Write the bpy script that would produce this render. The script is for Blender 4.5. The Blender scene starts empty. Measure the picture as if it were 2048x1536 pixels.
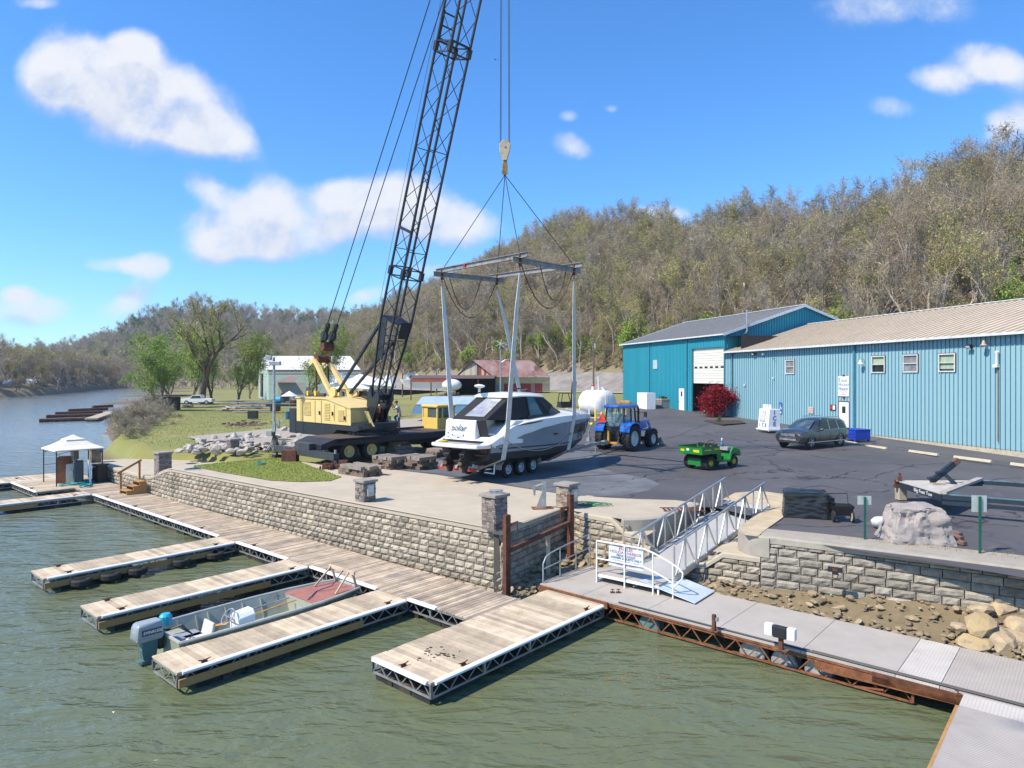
import bpy, math, random
import numpy as np
from mathutils import Vector, Matrix, noise
S = bpy.context.scene
C = S.collection
R = math.radians; Ve = Vector
# ---------------- camera
F, CX, HY, CZ = 1350.0, 1024.0, 755.0, 6.4     # focal length in pixels of the 2048 wide photo, horizon row, camera height
cam = bpy.data.cameras.new('camera'); co = bpy.data.objects.new('camera', cam); C.objects.link(co)
co.location = (0, 0, CZ); co.rotation_euler = (R(90), 0, 0)
cam.sensor_width = 36; cam.lens = 36*F/2048; cam.shift_y = -(768-HY)/2048
cam.clip_start = .2; cam.clip_end = 12000
S.camera = co
# ---------------- sun and sky
SUN_EL, SUN_AZ = R(50), math.atan2(-.88, -.47)   # azimuth measured from +Y towards +X
sd = Ve((math.sin(SUN_AZ)*math.cos(SUN_EL), math.cos(SUN_AZ)*math.cos(SUN_EL), math.sin(SUN_EL)))
sl = bpy.data.lights.new('sun', 'SUN'); sl.energy = 3.8; sl.angle = R(.55); sl.color = (1, .90, .76)
so = bpy.data.objects.new('sun', sl); C.objects.link(so); so.rotation_euler = sd.to_track_quat('Z', 'Y').to_euler(); so.location = (0, 0, 60)
I4 = Matrix.Identity(4)
W = bpy.data.worlds.new('World'); S.world = W; W.use_nodes = True
S.view_settings.view_transform = 'Standard'; S.view_settings.look = 'None'
S.view_settings.exposure = .88; S.view_settings.gamma = 1
def make_world():
    nt = W.node_tree; N = nt.nodes; L = nt.links; N.clear()
    def node(t, **k):
        n = N.new(t)
        for a, b in k.items(): setattr(n, a, b)
        return n
    def mth(op, a, b=None, clamp=False, c=None):
        n = node('ShaderNodeMath', operation=op, use_clamp=clamp)
        for i, v in enumerate((a, b, c)):
            if v is None: continue
            if hasattr(v, 'links') or isinstance(v, bpy.types.NodeSocket): L.new(v, n.inputs[i])
            else: n.inputs[i].default_value = v
        return n.outputs[0]
    sky = node('ShaderNodeTexSky', sky_type='NISHITA', sun_disc=False)
    sky.sun_elevation = SUN_EL; sky.sun_rotation = SUN_AZ; sky.altitude = 300; sky.air_density = 1.15; sky.dust_density = .25; sky.ozone_density = 2.2
    hs = node('ShaderNodeHueSaturation'); hs.inputs['Saturation'].default_value = 1.08
    tint = node('ShaderNodeMix', data_type='RGBA', blend_type='MULTIPLY'); tint.inputs[0].default_value = 1; tint.inputs[7].default_value = (.44, .655, .90, 1)
    L.new(sky.outputs[0], tint.inputs[6]); L.new(tint.outputs[2], hs.inputs['Color'])
    bg = node('ShaderNodeBackground'); bg.inputs[1].default_value = .145; L.new(hs.outputs[0], bg.inputs[0])
    tc = node('ShaderNodeTexCoord')
    # cloud banks: (azimuth slope, height slope, half width, half height, tilt, weight)
    px = lambda x, y, a, b, tilt=0, w=1: ((x-CX)/F, (HY-y)/F, a/F, b/F, tilt, w)
    blobs = [px(130,125,75,75,0), px(85,165,60,60,0,.9), px(215,140,85,70,0), px(270,95,50,40,0,.9), px(290,170,110,80,-.3), px(250,230,140,70,-.3), px(380,225,110,75,-.4), px(430,270,105,45,-.4,.95),
             px(535,410,65,62,0), px(480,455,110,62,0), px(415,375,55,32,-.3,.75), px(430,500,60,36,0,.9), px(560,500,75,30,0,.9), px(740,390,85,52,0,.5), px(820,385,70,48,0,.5), px(915,450,95,50,0,.8), px(670,390,60,34,0,.35), px(660,470,50,40,0,.3),
             px(295,530,48,30,0,.85), px(215,530,50,20,0,.6), px(50,620,95,36,0,.7), px(35,585,40,20,0,.6), px(255,605,65,30,.5,1), px(735,590,48,20,.3,.8), px(860,540,60,20,0,.5),
             px(1140,290,45,28,-.4,.65), px(1135,232,26,14,0,.5), px(1225,216,18,11,0,.35), px(1320,432,80,24,0,.4), px(1790,12,180,50,0,.35), px(1960,150,120,36,0,.2), px(820,430,130,60,0,.45), px(690,430,110,60,0,.3),
             px(1990,130,85,42,-.3,.75), px(1880,165,70,32,-.3,.6), px(1785,215,55,26,-.1,.7), px(2020,245,75,48,.4,.9), px(70,5,50,16,0,.4), px(560,628,150,10,0,.5),
             px(2300,330,200,100,0,.8), px(-180,300,130,120,0,.8), px(-300,560,180,60,0,.8)]
    def noise_at(v, sc, det, dist):
        nz = node('ShaderNodeTexNoise'); nz.inputs['Scale'].default_value = sc; nz.inputs['Detail'].default_value = det; nz.inputs['Roughness'].default_value = .62; nz.inputs['Distortion'].default_value = dist
        L.new(v, nz.inputs['Vector']); return nz.outputs[0]
    def dens(off):
        sep = node('ShaderNodeSeparateXYZ'); L.new(tc.outputs['Generated'], sep.inputs[0])
        yy = mth('MAXIMUM', sep.outputs[1], .05)
        x = mth('DIVIDE', sep.outputs[0], yy); z = mth('ADD', mth('DIVIDE', sep.outputs[2], yy), off)
        cmb = node('ShaderNodeCombineXYZ'); L.new(x, cmb.inputs[0]); L.new(z, cmb.inputs[2])
        tot = None
        for bx_, bz, a, b, tl, w in blobs:
            dx = mth('SUBTRACT', x, bx_); dz = mth('SUBTRACT', z, bz)
            c, s_ = math.cos(tl), math.sin(tl)
            u = mth('ADD', mth('MULTIPLY', dx, c/a), mth('MULTIPLY', dz, s_/a))
            v = mth('ADD', mth('MULTIPLY', dx, -s_/b), mth('MULTIPLY', dz, c/b))
            d = mth('ADD', mth('MULTIPLY', u, u), mth('MULTIPLY', v, v))
            g0 = mth('MAXIMUM', mth('SUBTRACT', 1, mth('MULTIPLY', d, .42)), 0); g = mth('MULTIPLY', mth('MULTIPLY', g0, g0), .45+.62*w)
            tot = g if tot is None else mth('ADD', tot, g)
        tot = mth('MINIMUM', tot, 1.15)
        n = mth('ADD', mth('MULTIPLY', mth('SUBTRACT', noise_at(cmb.outputs[0], 11, 9, .2), .5), 1.5), mth('MULTIPLY', mth('SUBTRACT', noise_at(cmb.outputs[0], 34, 6, 0), .5), .55))
        return mth('ADD', tot, n), tot
    d0, t0 = dens(0); d1, _ = dens(.04)
    mask = node('ShaderNodeMapRange', interpolation_type='SMOOTHSTEP'); L.new(d0, mask.inputs[0]); mask.inputs[1].default_value = .15; mask.inputs[2].default_value = 1.25
    gate = node('ShaderNodeMapRange', interpolation_type='SMOOTHSTEP'); L.new(t0, gate.inputs[0]); gate.inputs[1].default_value = .05; gate.inputs[2].default_value = .5
    m = mth('MULTIPLY', mth('MULTIPLY', mask.outputs[0], gate.outputs[0]), .97)
    sh = node('ShaderNodeMapRange', interpolation_type='SMOOTHSTEP'); L.new(mth('SUBTRACT', d0, d1), sh.inputs[0]); sh.inputs[1].default_value = -.85; sh.inputs[2].default_value = .5
    cr = node('ShaderNodeMix', data_type='RGBA'); L.new(sh.outputs[0], cr.inputs[0])
    cr.inputs[6].default_value = (.50, .60, .84, 1); cr.inputs[7].default_value = (.93, .95, 1.0, 1)
    cb = node('ShaderNodeBackground'); cb.inputs[1].default_value = .53; L.new(cr.outputs[2], cb.inputs[0])
    mx = node('ShaderNodeMixShader'); L.new(m, mx.inputs[0]); L.new(bg.outputs[0], mx.inputs[1]); L.new(cb.outputs[0], mx.inputs[2])
    out = node('ShaderNodeOutputWorld'); L.new(mx.outputs[0], out.inputs[0])
make_world()
W.cycles.sampling_method = 'MANUAL'; W.cycles.sample_map_resolution = 1024
S.cycles.max_bounces = 6; S.cycles.diffuse_bounces = 2; S.cycles.glossy_bounces = 3; S.cycles.transmission_bounces = 4; S.cycles.transparent_max_bounces = 8
# ---------------- placing helpers: where a sight line meets a level plane / a depth
def G(px, py, z):
    Y = F*(CZ-z)/(py-HY); return Ve(((px-CX)/F*Y, Y, z))
def D(px, py, Y): return Ve(((px-CX)/F*Y, Y, CZ-(py-HY)/F*Y))
def T(t, n, z=0): return Ve((t*.752+n*.659, -t*.659+n*.752, z))      # dock frame: t along the walkway, n towards the wall
UH = math.atan2(-.659, .752)                                              # heading of t
def sm(a, b, x):
    x = min(1, max(0, (x-a)/(b-a))); return x*x*(3-2*x)
def lin(a, b, x): return min(1, max(0, (x-a)/(b-a)))
def zg(X, Y):
    base = 1.95+.85*lin(36, 74, Y)+1.1*lin(74, 110, Y); left = 1.95-.75*lin(60, 140, Y)
    return left+(base-left)*lin(-32, -8, X)
# ---------------- objects
def prop(o, label=None, cat=None, group=None, kind=None):
    if label: o['label'] = label
    if cat: o['category'] = cat
    if group: o['group'] = group
    if kind: o['kind'] = kind
    return o
def thing(name, label, cat, loc=(0,0,0), rz=0, group=None):
    o = bpy.data.objects.new(name, None); C.objects.link(o); o.location = loc; o.rotation_euler = (0, 0, rz); o.empty_display_size = .2
    return prop(o, label, cat, group)
def children(o, _c={}):
    return [c for c in bpy.data.objects if c.parent is o]
def copy_tree(o, loc=None, rz=None, label=None, kids=None):
    def cp(x, par):
        c = x.copy(); C.objects.link(c)
        if par: c.parent = par
        for k in kidmap.get(x.name, []): cp(k, c)
        return c
    kidmap = kids if kids is not None else kmap()
    n = cp(o, None)
    if loc is not None: n.location = loc
    if rz is not None: n.rotation_euler[2] = rz
    if label: n['label'] = label
    return n
def kmap():
    m = {}
    for c in bpy.data.objects:
        if c.parent: m.setdefault(c.parent.name, []).append(c)
    return m
class MB:
    def __init__(s): s.v = []; s.f = []; s.m = []; s.M = None; s.mi = 0
    def add(s, vs, fs, m=None):
        b = len(s.v)
        if s.M is not None: vs = [s.M @ Ve(v) for v in vs]
        s.v += [tuple(v) for v in vs]
        mm = s.mi if m is None else m
        for f in fs: s.f.append(tuple(i+b for i in f)); s.m.append(mm)
        return s
    def box(s, c, d, rz=0, m=None, ry=0, rx=0):
        x, y, z = d[0]/2, d[1]/2, d[2]/2
        vs = [Ve((a*x, b*y, e*z)) for e in (-1, 1) for a, b in ((-1,-1),(1,-1),(1,1),(-1,1))]
        if rz or ry or rx:
            Q = Matrix.Rotation(rz, 3, 'Z') @ Matrix.Rotation(ry, 3, 'Y') @ Matrix.Rotation(rx, 3, 'X'); vs = [Q @ v for v in vs]
        c = Ve(c)
        return s.add([v+c for v in vs], [(0,3,2,1),(4,5,6,7),(0,1,5,4),(1,2,6,5),(2,3,7,6),(3,0,4,7)], m)
    def beam(s, a, b, w, h=None, m=None, up=(0,0,1)):
        a = Ve(a); b = Ve(b); h = h or w; d = (b-a).normalized(); u = Ve(up)
        if abs(d.dot(u)) > .98: u = Ve((1, 0, 0))
        r = d.cross(u).normalized()*(w/2); u = r.cross(d).normalized()*(h/2)
        vs = [p+i*r+j*u for p in (a, b) for i, j in ((-1,-1),(1,-1),(1,1),(-1,1))]
        return s.add(vs, [(0,1,2,3),(4,7,6,5),(0,4,5,1),(1,5,6,2),(2,6,7,3),(3,7,4,0)], m)
    def tube(s, a, b, r, n=8, r2=None, m=None, caps=True):
        return s.pipe([a, b], [r, r if r2 is None else r2], n, m, caps)
    def pipe(s, pts, r, n=8, m=None, caps=True):
        pts = [Ve(p) for p in pts]; k = len(pts); rr = r if isinstance(r, (list, tuple)) else [r]*k
        vs = []; pu = None
        for i, p in enumerate(pts):
            d = (pts[min(i+1, k-1)]-pts[max(i-1, 0)]).normalized()
            if pu is None:
                pu = Ve((0,0,1)) if abs(d.z) < .9 else Ve((1,0,0))
            x = d.cross(pu); x = x.normalized() if x.length > 1e-6 else Ve((1,0,0)); y = x.cross(d).normalized(); pu = y
            vs += [p+(x*math.cos(6.28318*j/n)+y*math.sin(6.28318*j/n))*rr[i] for j in range(n)]
        fs = [(i*n+j, i*n+(j+1)%n, (i+1)*n+(j+1)%n, (i+1)*n+j) for i in range(k-1) for j in range(n)]
        if caps: fs += [tuple(range(n))[::-1], tuple(range((k-1)*n, k*n))]
        return s.add(vs, fs, m)
    def prism(s, pts, vec, m=None):      # closed outline pushed along vec
        n = len(pts); vec = Ve(vec); pts = [Ve(p) for p in pts]
        return s.add(pts+[p+vec for p in pts], [tuple(range(n))[::-1], tuple(range(n, 2*n))]+[(i, (i+1)%n, n+(i+1)%n, n+i) for i in range(n)], m)
    def poly(s, pts, m=None): return s.add(pts, [tuple(range(len(pts)))], m)
    def lathe(s, prof, c=(0,0,0), n=16, axis='z', m=None):
        vs = []; c = Ve(c)
        for r, z in prof:
            for j in range(n):
                a = 6.28318*j/n; x, y = r*math.cos(a), r*math.sin(a)
                vs.append(c+Ve((x, y, z) if axis == 'z' else (x, z, y) if axis == 'y' else (z, x, y)))
        k = len(prof)
        fs = [(i*n+j, i*n+(j+1)%n, (i+1)*n+(j+1)%n, (i+1)*n+j) for i in range(k-1) for j in range(n)]
        if axis == 'y': fs = [f[::-1] for f in fs]
        if not (k >= 6 and prof[0][0] == prof[-1][0] and max(p[0] for p in prof) > 1.2*prof[0][0]): fs += [tuple(range(n))[::-1], tuple(range((k-1)*n, k*n))]
        return s.add(vs, fs, m)
    def loft(s, secs, closed=True, cap=True, m=None):
        n = len(secs[0]); k = len(secs); vs = [p for q in secs for p in q]; e = n if closed else n-1
        fs = [(i*n+j, i*n+(j+1)%n, (i+1)*n+(j+1)%n, (i+1)*n+j) for i in range(k-1) for j in range(e)]
        if cap and closed: fs += [tuple(range(n))[::-1], tuple(range((k-1)*n, k*n))]
        return s.add(vs, fs, m)
    def torus(s, c, R0, r, n=20, k=8, axis='z', m=None):
        c = Ve(c); vs = []
        for i in range(n):
            a = 6.28318*i/n
            for j in range(k):
                b = 6.28318*j/k; q = R0+r*math.cos(b); x, y, z = q*math.cos(a), q*math.sin(a), r*math.sin(b)
                vs.append(c+Ve((x,y,z) if axis == 'z' else (x,z,y) if axis == 'y' else (z,x,y)))
        return s.add(vs, [(i*k+j, ((i+1)%n)*k+j, ((i+1)%n)*k+(j+1)%k, i*k+(j+1)%k) for i in range(n) for j in range(k)], m)
    def ell(s, c, d, nu=12, nv=8, m=None):
        c = Ve(c)
        vs = [c+Ve((d[0]*math.sin(math.pi*i/nv)*math.cos(6.28318*j/nu), d[1]*math.sin(math.pi*i/nv)*math.sin(6.28318*j/nu), d[2]*math.cos(math.pi*i/nv))) for i in range(nv+1) for j in range(nu)]
        return s.add(vs, [(i*nu+j, (i+1)*nu+j, (i+1)*nu+(j+1)%nu, i*nu+(j+1)%nu) for i in range(nv) for j in range(nu)], m)
    def build(s, name, mats, parent=None, smooth=False, bevel=0, sub=0, fix=False):
        me = bpy.data.meshes.new(name); me.from_pydata(s.v, [], s.f)
        for mt in (mats if isinstance(mats, (list, tuple)) else [mats]): me.materials.append(mt)
        if len(me.materials) > 1: me.polygons.foreach_set('material_index', s.m)
        if fix:
            import bmesh
            bm = bmesh.new(); bm.from_mesh(me); bmesh.ops.remove_doubles(bm, verts=bm.verts, dist=1e-4); bmesh.ops.recalc_face_normals(bm, faces=bm.faces); bm.to_mesh(me); bm.free()
        if smooth: me.polygons.foreach_set('use_smooth', [True]*len(me.polygons))
        me.update()
        if smooth and smooth != 2: me.set_sharp_from_angle(angle=R(38))
        o = bpy.data.objects.new(name, me); C.objects.link(o)
        if parent: o.parent = parent
        if bevel:
            b = o.modifiers.new('bevel', 'BEVEL'); b.width = bevel; b.segments = 2; b.limit_method = 'ANGLE'
        if sub:
            b = o.modifiers.new('sub', 'SUBSURF'); b.levels = b.render_levels = sub
        return o
def text(name, body, size, M, mat, parent=None, ext=.004, align='CENTER', sx=1, bold=0, shear=0):
    cu = bpy.data.curves.new(name, 'FONT'); cu.body = body; cu.size = size; cu.extrude = ext; cu.align_x = align; cu.align_y = 'CENTER'; cu.offset = bold; cu.resolution_u = 2; cu.shear = shear
    o = bpy.data.objects.new(name, cu); C.objects.link(o)
    dg = bpy.context.evaluated_depsgraph_get(); me = bpy.data.meshes.new_from_object(o.evaluated_get(dg)); bpy.data.objects.remove(o)
    me.transform(M @ Matrix.Diagonal((sx, 1, 1, 1))); me.materials.clear(); me.materials.append(mat)
    o = bpy.data.objects.new(name, me); C.objects.link(o); o.parent = parent
    return o
def frame(o, x, up):            # matrix whose text plane has x to the right and up upward
    x = Ve(x).normalized(); u = Ve(up).normalized(); z = x.cross(u).normalized(); u = z.cross(x)
    M = I4
    for i in range(3): M[i][0] = x[i]; M[i][1] = u[i]; M[i][2] = z[i]; M[i][3] = o[i]
    return M
# ---------------- materials
MC = {}
def mat(name, col, rough=.6, metal=0, var=.12, vs=3, bump=0, bs=30, col2=None, spec=.5, island=0, coat=0, dirt=None, ds=1.2, dt=.55, stretch=None, emit=0, trans=0):
    if name in MC: return MC[name]
    m = bpy.data.materials.new(name); MC[name] = m; m.use_nodes = True; nt = m.node_tree; N = nt.nodes; L = nt.links
    p = N['Principled BSDF']; p.inputs['Roughness'].default_value = rough; p.inputs['Metallic'].default_value = metal
    p.inputs['Specular IOR Level'].default_value = spec; p.inputs['Coat Weight'].default_value = coat; p.inputs['Transmission Weight'].default_value = trans
    tc = N.new('ShaderNodeTexCoord'); vec = tc.outputs['Object']
    if stretch:
        mp = N.new('ShaderNodeMapping'); mp.inputs['Scale'].default_value = stretch; L.new(vec, mp.inputs[0]); vec = mp.outputs[0]
    c1 = (*col, 1); c2 = (*col2, 1) if col2 else tuple(min(1, a*(1-2*var)) for a in col)+(1,)
    nz = N.new('ShaderNodeTexNoise'); nz.inputs['Scale'].default_value = vs; nz.inputs['Detail'].default_value = 5; nz.inputs['Roughness'].default_value = .65; L.new(vec, nz.inputs[0])
    rm = N.new('ShaderNodeMapRange'); rm.inputs[1].default_value = .35; rm.inputs[2].default_value = .68; L.new(nz.outputs[0], rm.inputs[0])
    mx = N.new('ShaderNodeMix'); mx.data_type = 'RGBA'; mx.inputs[6].default_value = c1; mx.inputs[7].default_value = c2; L.new(rm.outputs[0], mx.inputs[0]); out = mx.outputs[2]
    if dirt:
        n2 = N.new('ShaderNodeTexNoise'); n2.inputs['Scale'].default_value = ds; n2.inputs['Detail'].default_value = 8; n2.inputs['Roughness'].default_value = .7; L.new(vec, n2.inputs[0])
        r2 = N.new('ShaderNodeMapRange'); r2.inputs[1].default_value = dt; r2.inputs[2].default_value = dt+.12; L.new(n2.outputs[0], r2.inputs[0])
        m2 = N.new('ShaderNodeMix'); m2.data_type = 'RGBA'; m2.inputs[7].default_value = (*dirt, 1); L.new(r2.outputs[0], m2.inputs[0]); L.new(out, m2.inputs[6]); out = m2.outputs[2]
    if island:
        g = N.new('ShaderNodeNewGeometry'); r3 = N.new('ShaderNodeMapRange'); r3.inputs[3].default_value = 1-island; r3.inputs[4].default_value = 1+island*.7; L.new(g.outputs['Random Per Island'], r3.inputs[0])
        h = N.new('ShaderNodeHueSaturation'); L.new(r3.outputs[0], h.inputs['Value']); L.new(out, h.inputs['Color']); out = h.outputs[0]
    L.new(out, p.inputs['Base Color'])
    if bump:
        b = N.new('ShaderNodeBump'); b.inputs['Strength'].default_value = bump; b.inputs['Distance'].default_value = .02
        n3 = N.new('ShaderNodeTexNoise'); n3.inputs['Scale'].default_value = bs; n3.inputs['Detail'].default_value = 6; L.new(vec, n3.inputs[0]); L.new(n3.outputs[0], b.inputs['Height']); L.new(b.outputs[0], p.inputs['Normal'])
    return m
def leaf(name, col, col2, obj_var=.15):
    m = bpy.data.materials.new(name); m.use_nodes = True; nt = m.node_tree; N = nt.nodes; L = nt.links
    p = N['Principled BSDF']; p.inputs['Roughness'].default_value = .7; p.inputs['Specular IOR Level'].default_value = .2
    g = N.new('ShaderNodeNewGeometry'); mx = N.new('ShaderNodeMix'); mx.data_type = 'RGBA'; mx.inputs[6].default_value = (*col, 1); mx.inputs[7].default_value = (*col2, 1); L.new(g.outputs['Random Per Island'], mx.inputs[0])
    oi = N.new('ShaderNodeObjectInfo'); r = N.new('ShaderNodeMapRange'); r.inputs[3].default_value = 1-obj_var; r.inputs[4].default_value = 1+obj_var; L.new(oi.outputs['Random'], r.inputs[0])
    h = N.new('ShaderNodeHueSaturation'); L.new(r.outputs[0], h.inputs['Value']); L.new(mx.outputs[2], h.inputs['Color']); L.new(h.outputs[0], p.inputs['Base Color'])
    t = N.new('ShaderNodeBsdfTranslucent'); L.new(h.outputs[0], t.inputs[0]); ms = N.new('ShaderNodeMixShader'); ms.inputs[0].default_value = .3
    L.new(p.outputs[0], ms.inputs[1]); L.new(t.outputs[0], ms.inputs[2]); L.new(ms.outputs[0], N['Material Output'].inputs[0])
    return m
def glassm(name, col, a=.3, rough=.05):
    m = bpy.data.materials.new(name); m.use_nodes = True; nt = m.node_tree; N = nt.nodes; L = nt.links
    p = N['Principled BSDF']; p.inputs['Base Color'].default_value = (*col, 1); p.inputs['Roughness'].default_value = rough; p.inputs['Specular IOR Level'].default_value = .8
    t = N.new('ShaderNodeBsdfTransparent'); ms = N.new('ShaderNodeMixShader'); ms.inputs[0].default_value = a
    L.new(t.outputs[0], ms.inputs[1]); L.new(p.outputs[0], ms.inputs[2]); L.new(ms.outputs[0], N['Material Output'].inputs[0])
    return m
concrete = mat('concrete', (.46,.395,.29), .85, var=.08, vs=.8, bump=.12, bs=40, dirt=(.40,.35,.26), ds=.5, dt=.56)
concrete2 = mat('grey_concrete', (.37,.335,.27), .85, var=.12, vs=2, bump=.15, bs=30, dirt=(.25,.24,.21), ds=1.5)
block = mat('wall_block', (.40,.345,.26), .9, var=.2, vs=6, bump=.7, bs=18, island=.32, dirt=(.17,.15,.115), ds=2.2, dt=.6)
block2 = mat('grey_block', (.31,.28,.225), .9, var=.2, vs=6, bump=.7, bs=18, island=.3, dirt=(.14,.13,.11), ds=2.0, dt=.58)
mortar = mat('joint_dark', (.08,.072,.06), .95)  # dark colour of the wall core seen in the block joints
wood = mat('deck_wood', (.56,.455,.315), .85, var=.16, vs=2.5, bump=.3, bs=25, island=.3, dirt=(.33,.26,.20), ds=1.6, dt=.6)
wood2 = mat('weathered_wood', (.50,.40,.285), .9, var=.2, vs=2, bump=.3, bs=25, island=.35, dirt=(.26,.22,.19), ds=1.2, dt=.55)
pine = mat('new_pine_board', (.42,.235,.08), .8, var=.14, vs=6, bump=.1, stretch=(1,1,6))
galv = mat('galvanised_steel', (.48,.49,.48), .45, .6, var=.2, vs=5, dirt=(.30,.29,.25), ds=3)
rust = mat('rusty_steel', (.17,.065,.035), .85, .2, var=.3, vs=6, bump=.4, bs=20, col2=(.07,.03,.02))
orust = mat('orange_rust', (.30,.12,.05), .85, .2, var=.3, vs=6, bump=.3, col2=(.12,.045,.02))
white = mat('white_vinyl', (.80,.80,.78), .4, var=.05)
wpaint = mat('white_paint', (.78,.79,.78), .35, var=.06, coat=.2)
black = mat('black_plastic', (.02,.02,.022), .5, var=.2)
rubber = mat('rubber', (.022,.022,.023), .8, var=.2, bump=.2)
chrome = mat('chrome', (.7,.7,.7), .2, 1, var=.1)
alum = mat('aluminium', (.60,.61,.60), .35, .75, var=.1)
yel = mat('crane_yellow', (.70,.53,.21), .55, var=.08, vs=2, dirt=(.42,.30,.13), ds=3.5, dt=.62, bump=.05)
cyel = mat('cab_yellow', (.74,.52,.12), .5, var=.08, dirt=(.45,.32,.12), ds=3, dt=.62)
cblk = mat('crane_black', (.018,.02,.024), .5, var=.2, vs=4, dirt=(.06,.055,.05), ds=3, dt=.6)
safety = mat('safety_yellow', (.85,.58,.03), .5, var=.1)
red = mat('red_paint', (.50,.03,.025), .5, var=.15)
float_b = mat('float_black', (.035,.032,.03), .7, var=.3, dirt=(.14,.09,.055), ds=1.5, dt=.5)
dkglass = mat('dark_glass', (.015,.02,.022), .08, var=.1, spec=.8)
# ================= GROUND, WATER, HILLS
def pip(P, poly):
    x, y = P[:, 0], P[:, 1]; ins = np.zeros(len(P), bool); n = len(poly); dist = np.full(len(P), 1e9)
    for i in range(n):
        x1, y1 = poly[i]; x2, y2 = poly[(i+1) % n]
        c = ((y1 > y) != (y2 > y)); t = np.where(c, (x2-x1)*(y-y1)/((y2-y1) if y2 != y1 else 1e-9)+x1, 0); ins ^= c & (x < t)
        dx, dy = x2-x1, y2-y1; u = np.clip(((x-x1)*dx+(y-y1)*dy)/(dx*dx+dy*dy), 0, 1)
        dist = np.minimum(dist, np.hypot(x-x1-u*dx, y-y1-u*dy))
    return ins, dist
shore = [(-18.6,42.5), (-23.5,43.5), (-30,52), (-33.5,60), (-37,66), (-41,72), (-48,84), (-54,95), (-66,118), (-83,150), (-108,200), (-138,262), (-165,330), (-215,430), (-230,1500), (900,1500), (900,-60),
         (60,-60), (40,-10), (24,8), (15.6,15.6), (10.2,19.6), (9.6,24.5), (3.6,27), (1.0,27.5), (-1.2,23.5), (-10,31.2), (-15,36), (-16.5,40.5)]
def ground_sheet(name, X, Y, poly, mats, fn, drop=3.2, low=-1.5):
    gx, gy = np.meshgrid(X, Y); P = np.stack([gx.ravel(), gy.ravel()], 1); ins, d = pip(P, poly); nx, ny = len(X), len(Y)
    vs = []
    for (x, y), i, q in zip(P, ins, d):
        z = fn(x, y)
        if not i: k = min(1, q/(1.0 if (x > -16 and y < 41) else drop)); k = k*k*(3-2*k); z = z+(low-z)*k
        elif q < 6: z -= .25*(1-q/6)
        vs.append((x, y, z))
    fs = [(j*nx+i, j*nx+i+1, (j+1)*nx+i+1, (j+1)*nx+i) for j in range(ny-1) for i in range(nx-1)]
    o = MB().add(vs, fs).build(name, mats, smooth=2); return prop(o, kind='structure')
def ground_mat():
    m = mat('ground_cover', (.17,.19,.045), .95, var=.2, vs=.35, col2=(.24,.215,.07), bump=.6, bs=6, dirt=(.24,.19,.12), ds=.12, dt=.58)
    nt = m.node_tree; N = nt.nodes; L = nt.links; p = N['Principled BSDF']; old = p.inputs['Base Color'].links[0].from_socket; tc = N.new('ShaderNodeTexCoord'); sp = N.new('ShaderNodeSeparateXYZ'); L.new(tc.outputs['Object'], sp.inputs[0]); nz = N.new('ShaderNodeTexNoise'); nz.inputs['Scale'].default_value = .8; nz.inputs['Detail'].default_value = 6; a = N.new('ShaderNodeMath'); a.operation = 'ADD'; L.new(sp.outputs[2], a.inputs[0]); L.new(nz.outputs[0], a.inputs[1]); r = N.new('ShaderNodeMapRange'); r.inputs[1].default_value = .9; r.inputs[2].default_value = 1.4; L.new(a.outputs[0], r.inputs[0]); x = N.new('ShaderNodeMix'); x.data_type = 'RGBA'; x.inputs[6].default_value = (.13,.095,.055,1); L.new(r.outputs[0], x.inputs[0]); L.new(old, x.inputs[7]); L.new(x.outputs[2], p.inputs['Base Color'])
    return m
def hh(x, y): return zg(x, y)-.10+.09*noise.noise(Ve((x*.15, y*.15, 0)))+.03*noise.noise(Ve((x*.8, y*.8, 3)))
xs = np.unique(np.concatenate([np.arange(-900, -90, 30.), np.arange(-90, -44, 3.), np.arange(-44, 30, .8), np.arange(30, 60, 3.), np.arange(60, 901, 40.)]))
ys = np.unique(np.concatenate([np.arange(-60, 14, 6.), np.arange(14, 75, .8), np.arange(75, 130, 2.), np.arange(130, 330, 8.), np.arange(330, 1500, 50.)]))
ground_sheet('ground', xs, ys, shore, ground_mat(), hh)
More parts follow.
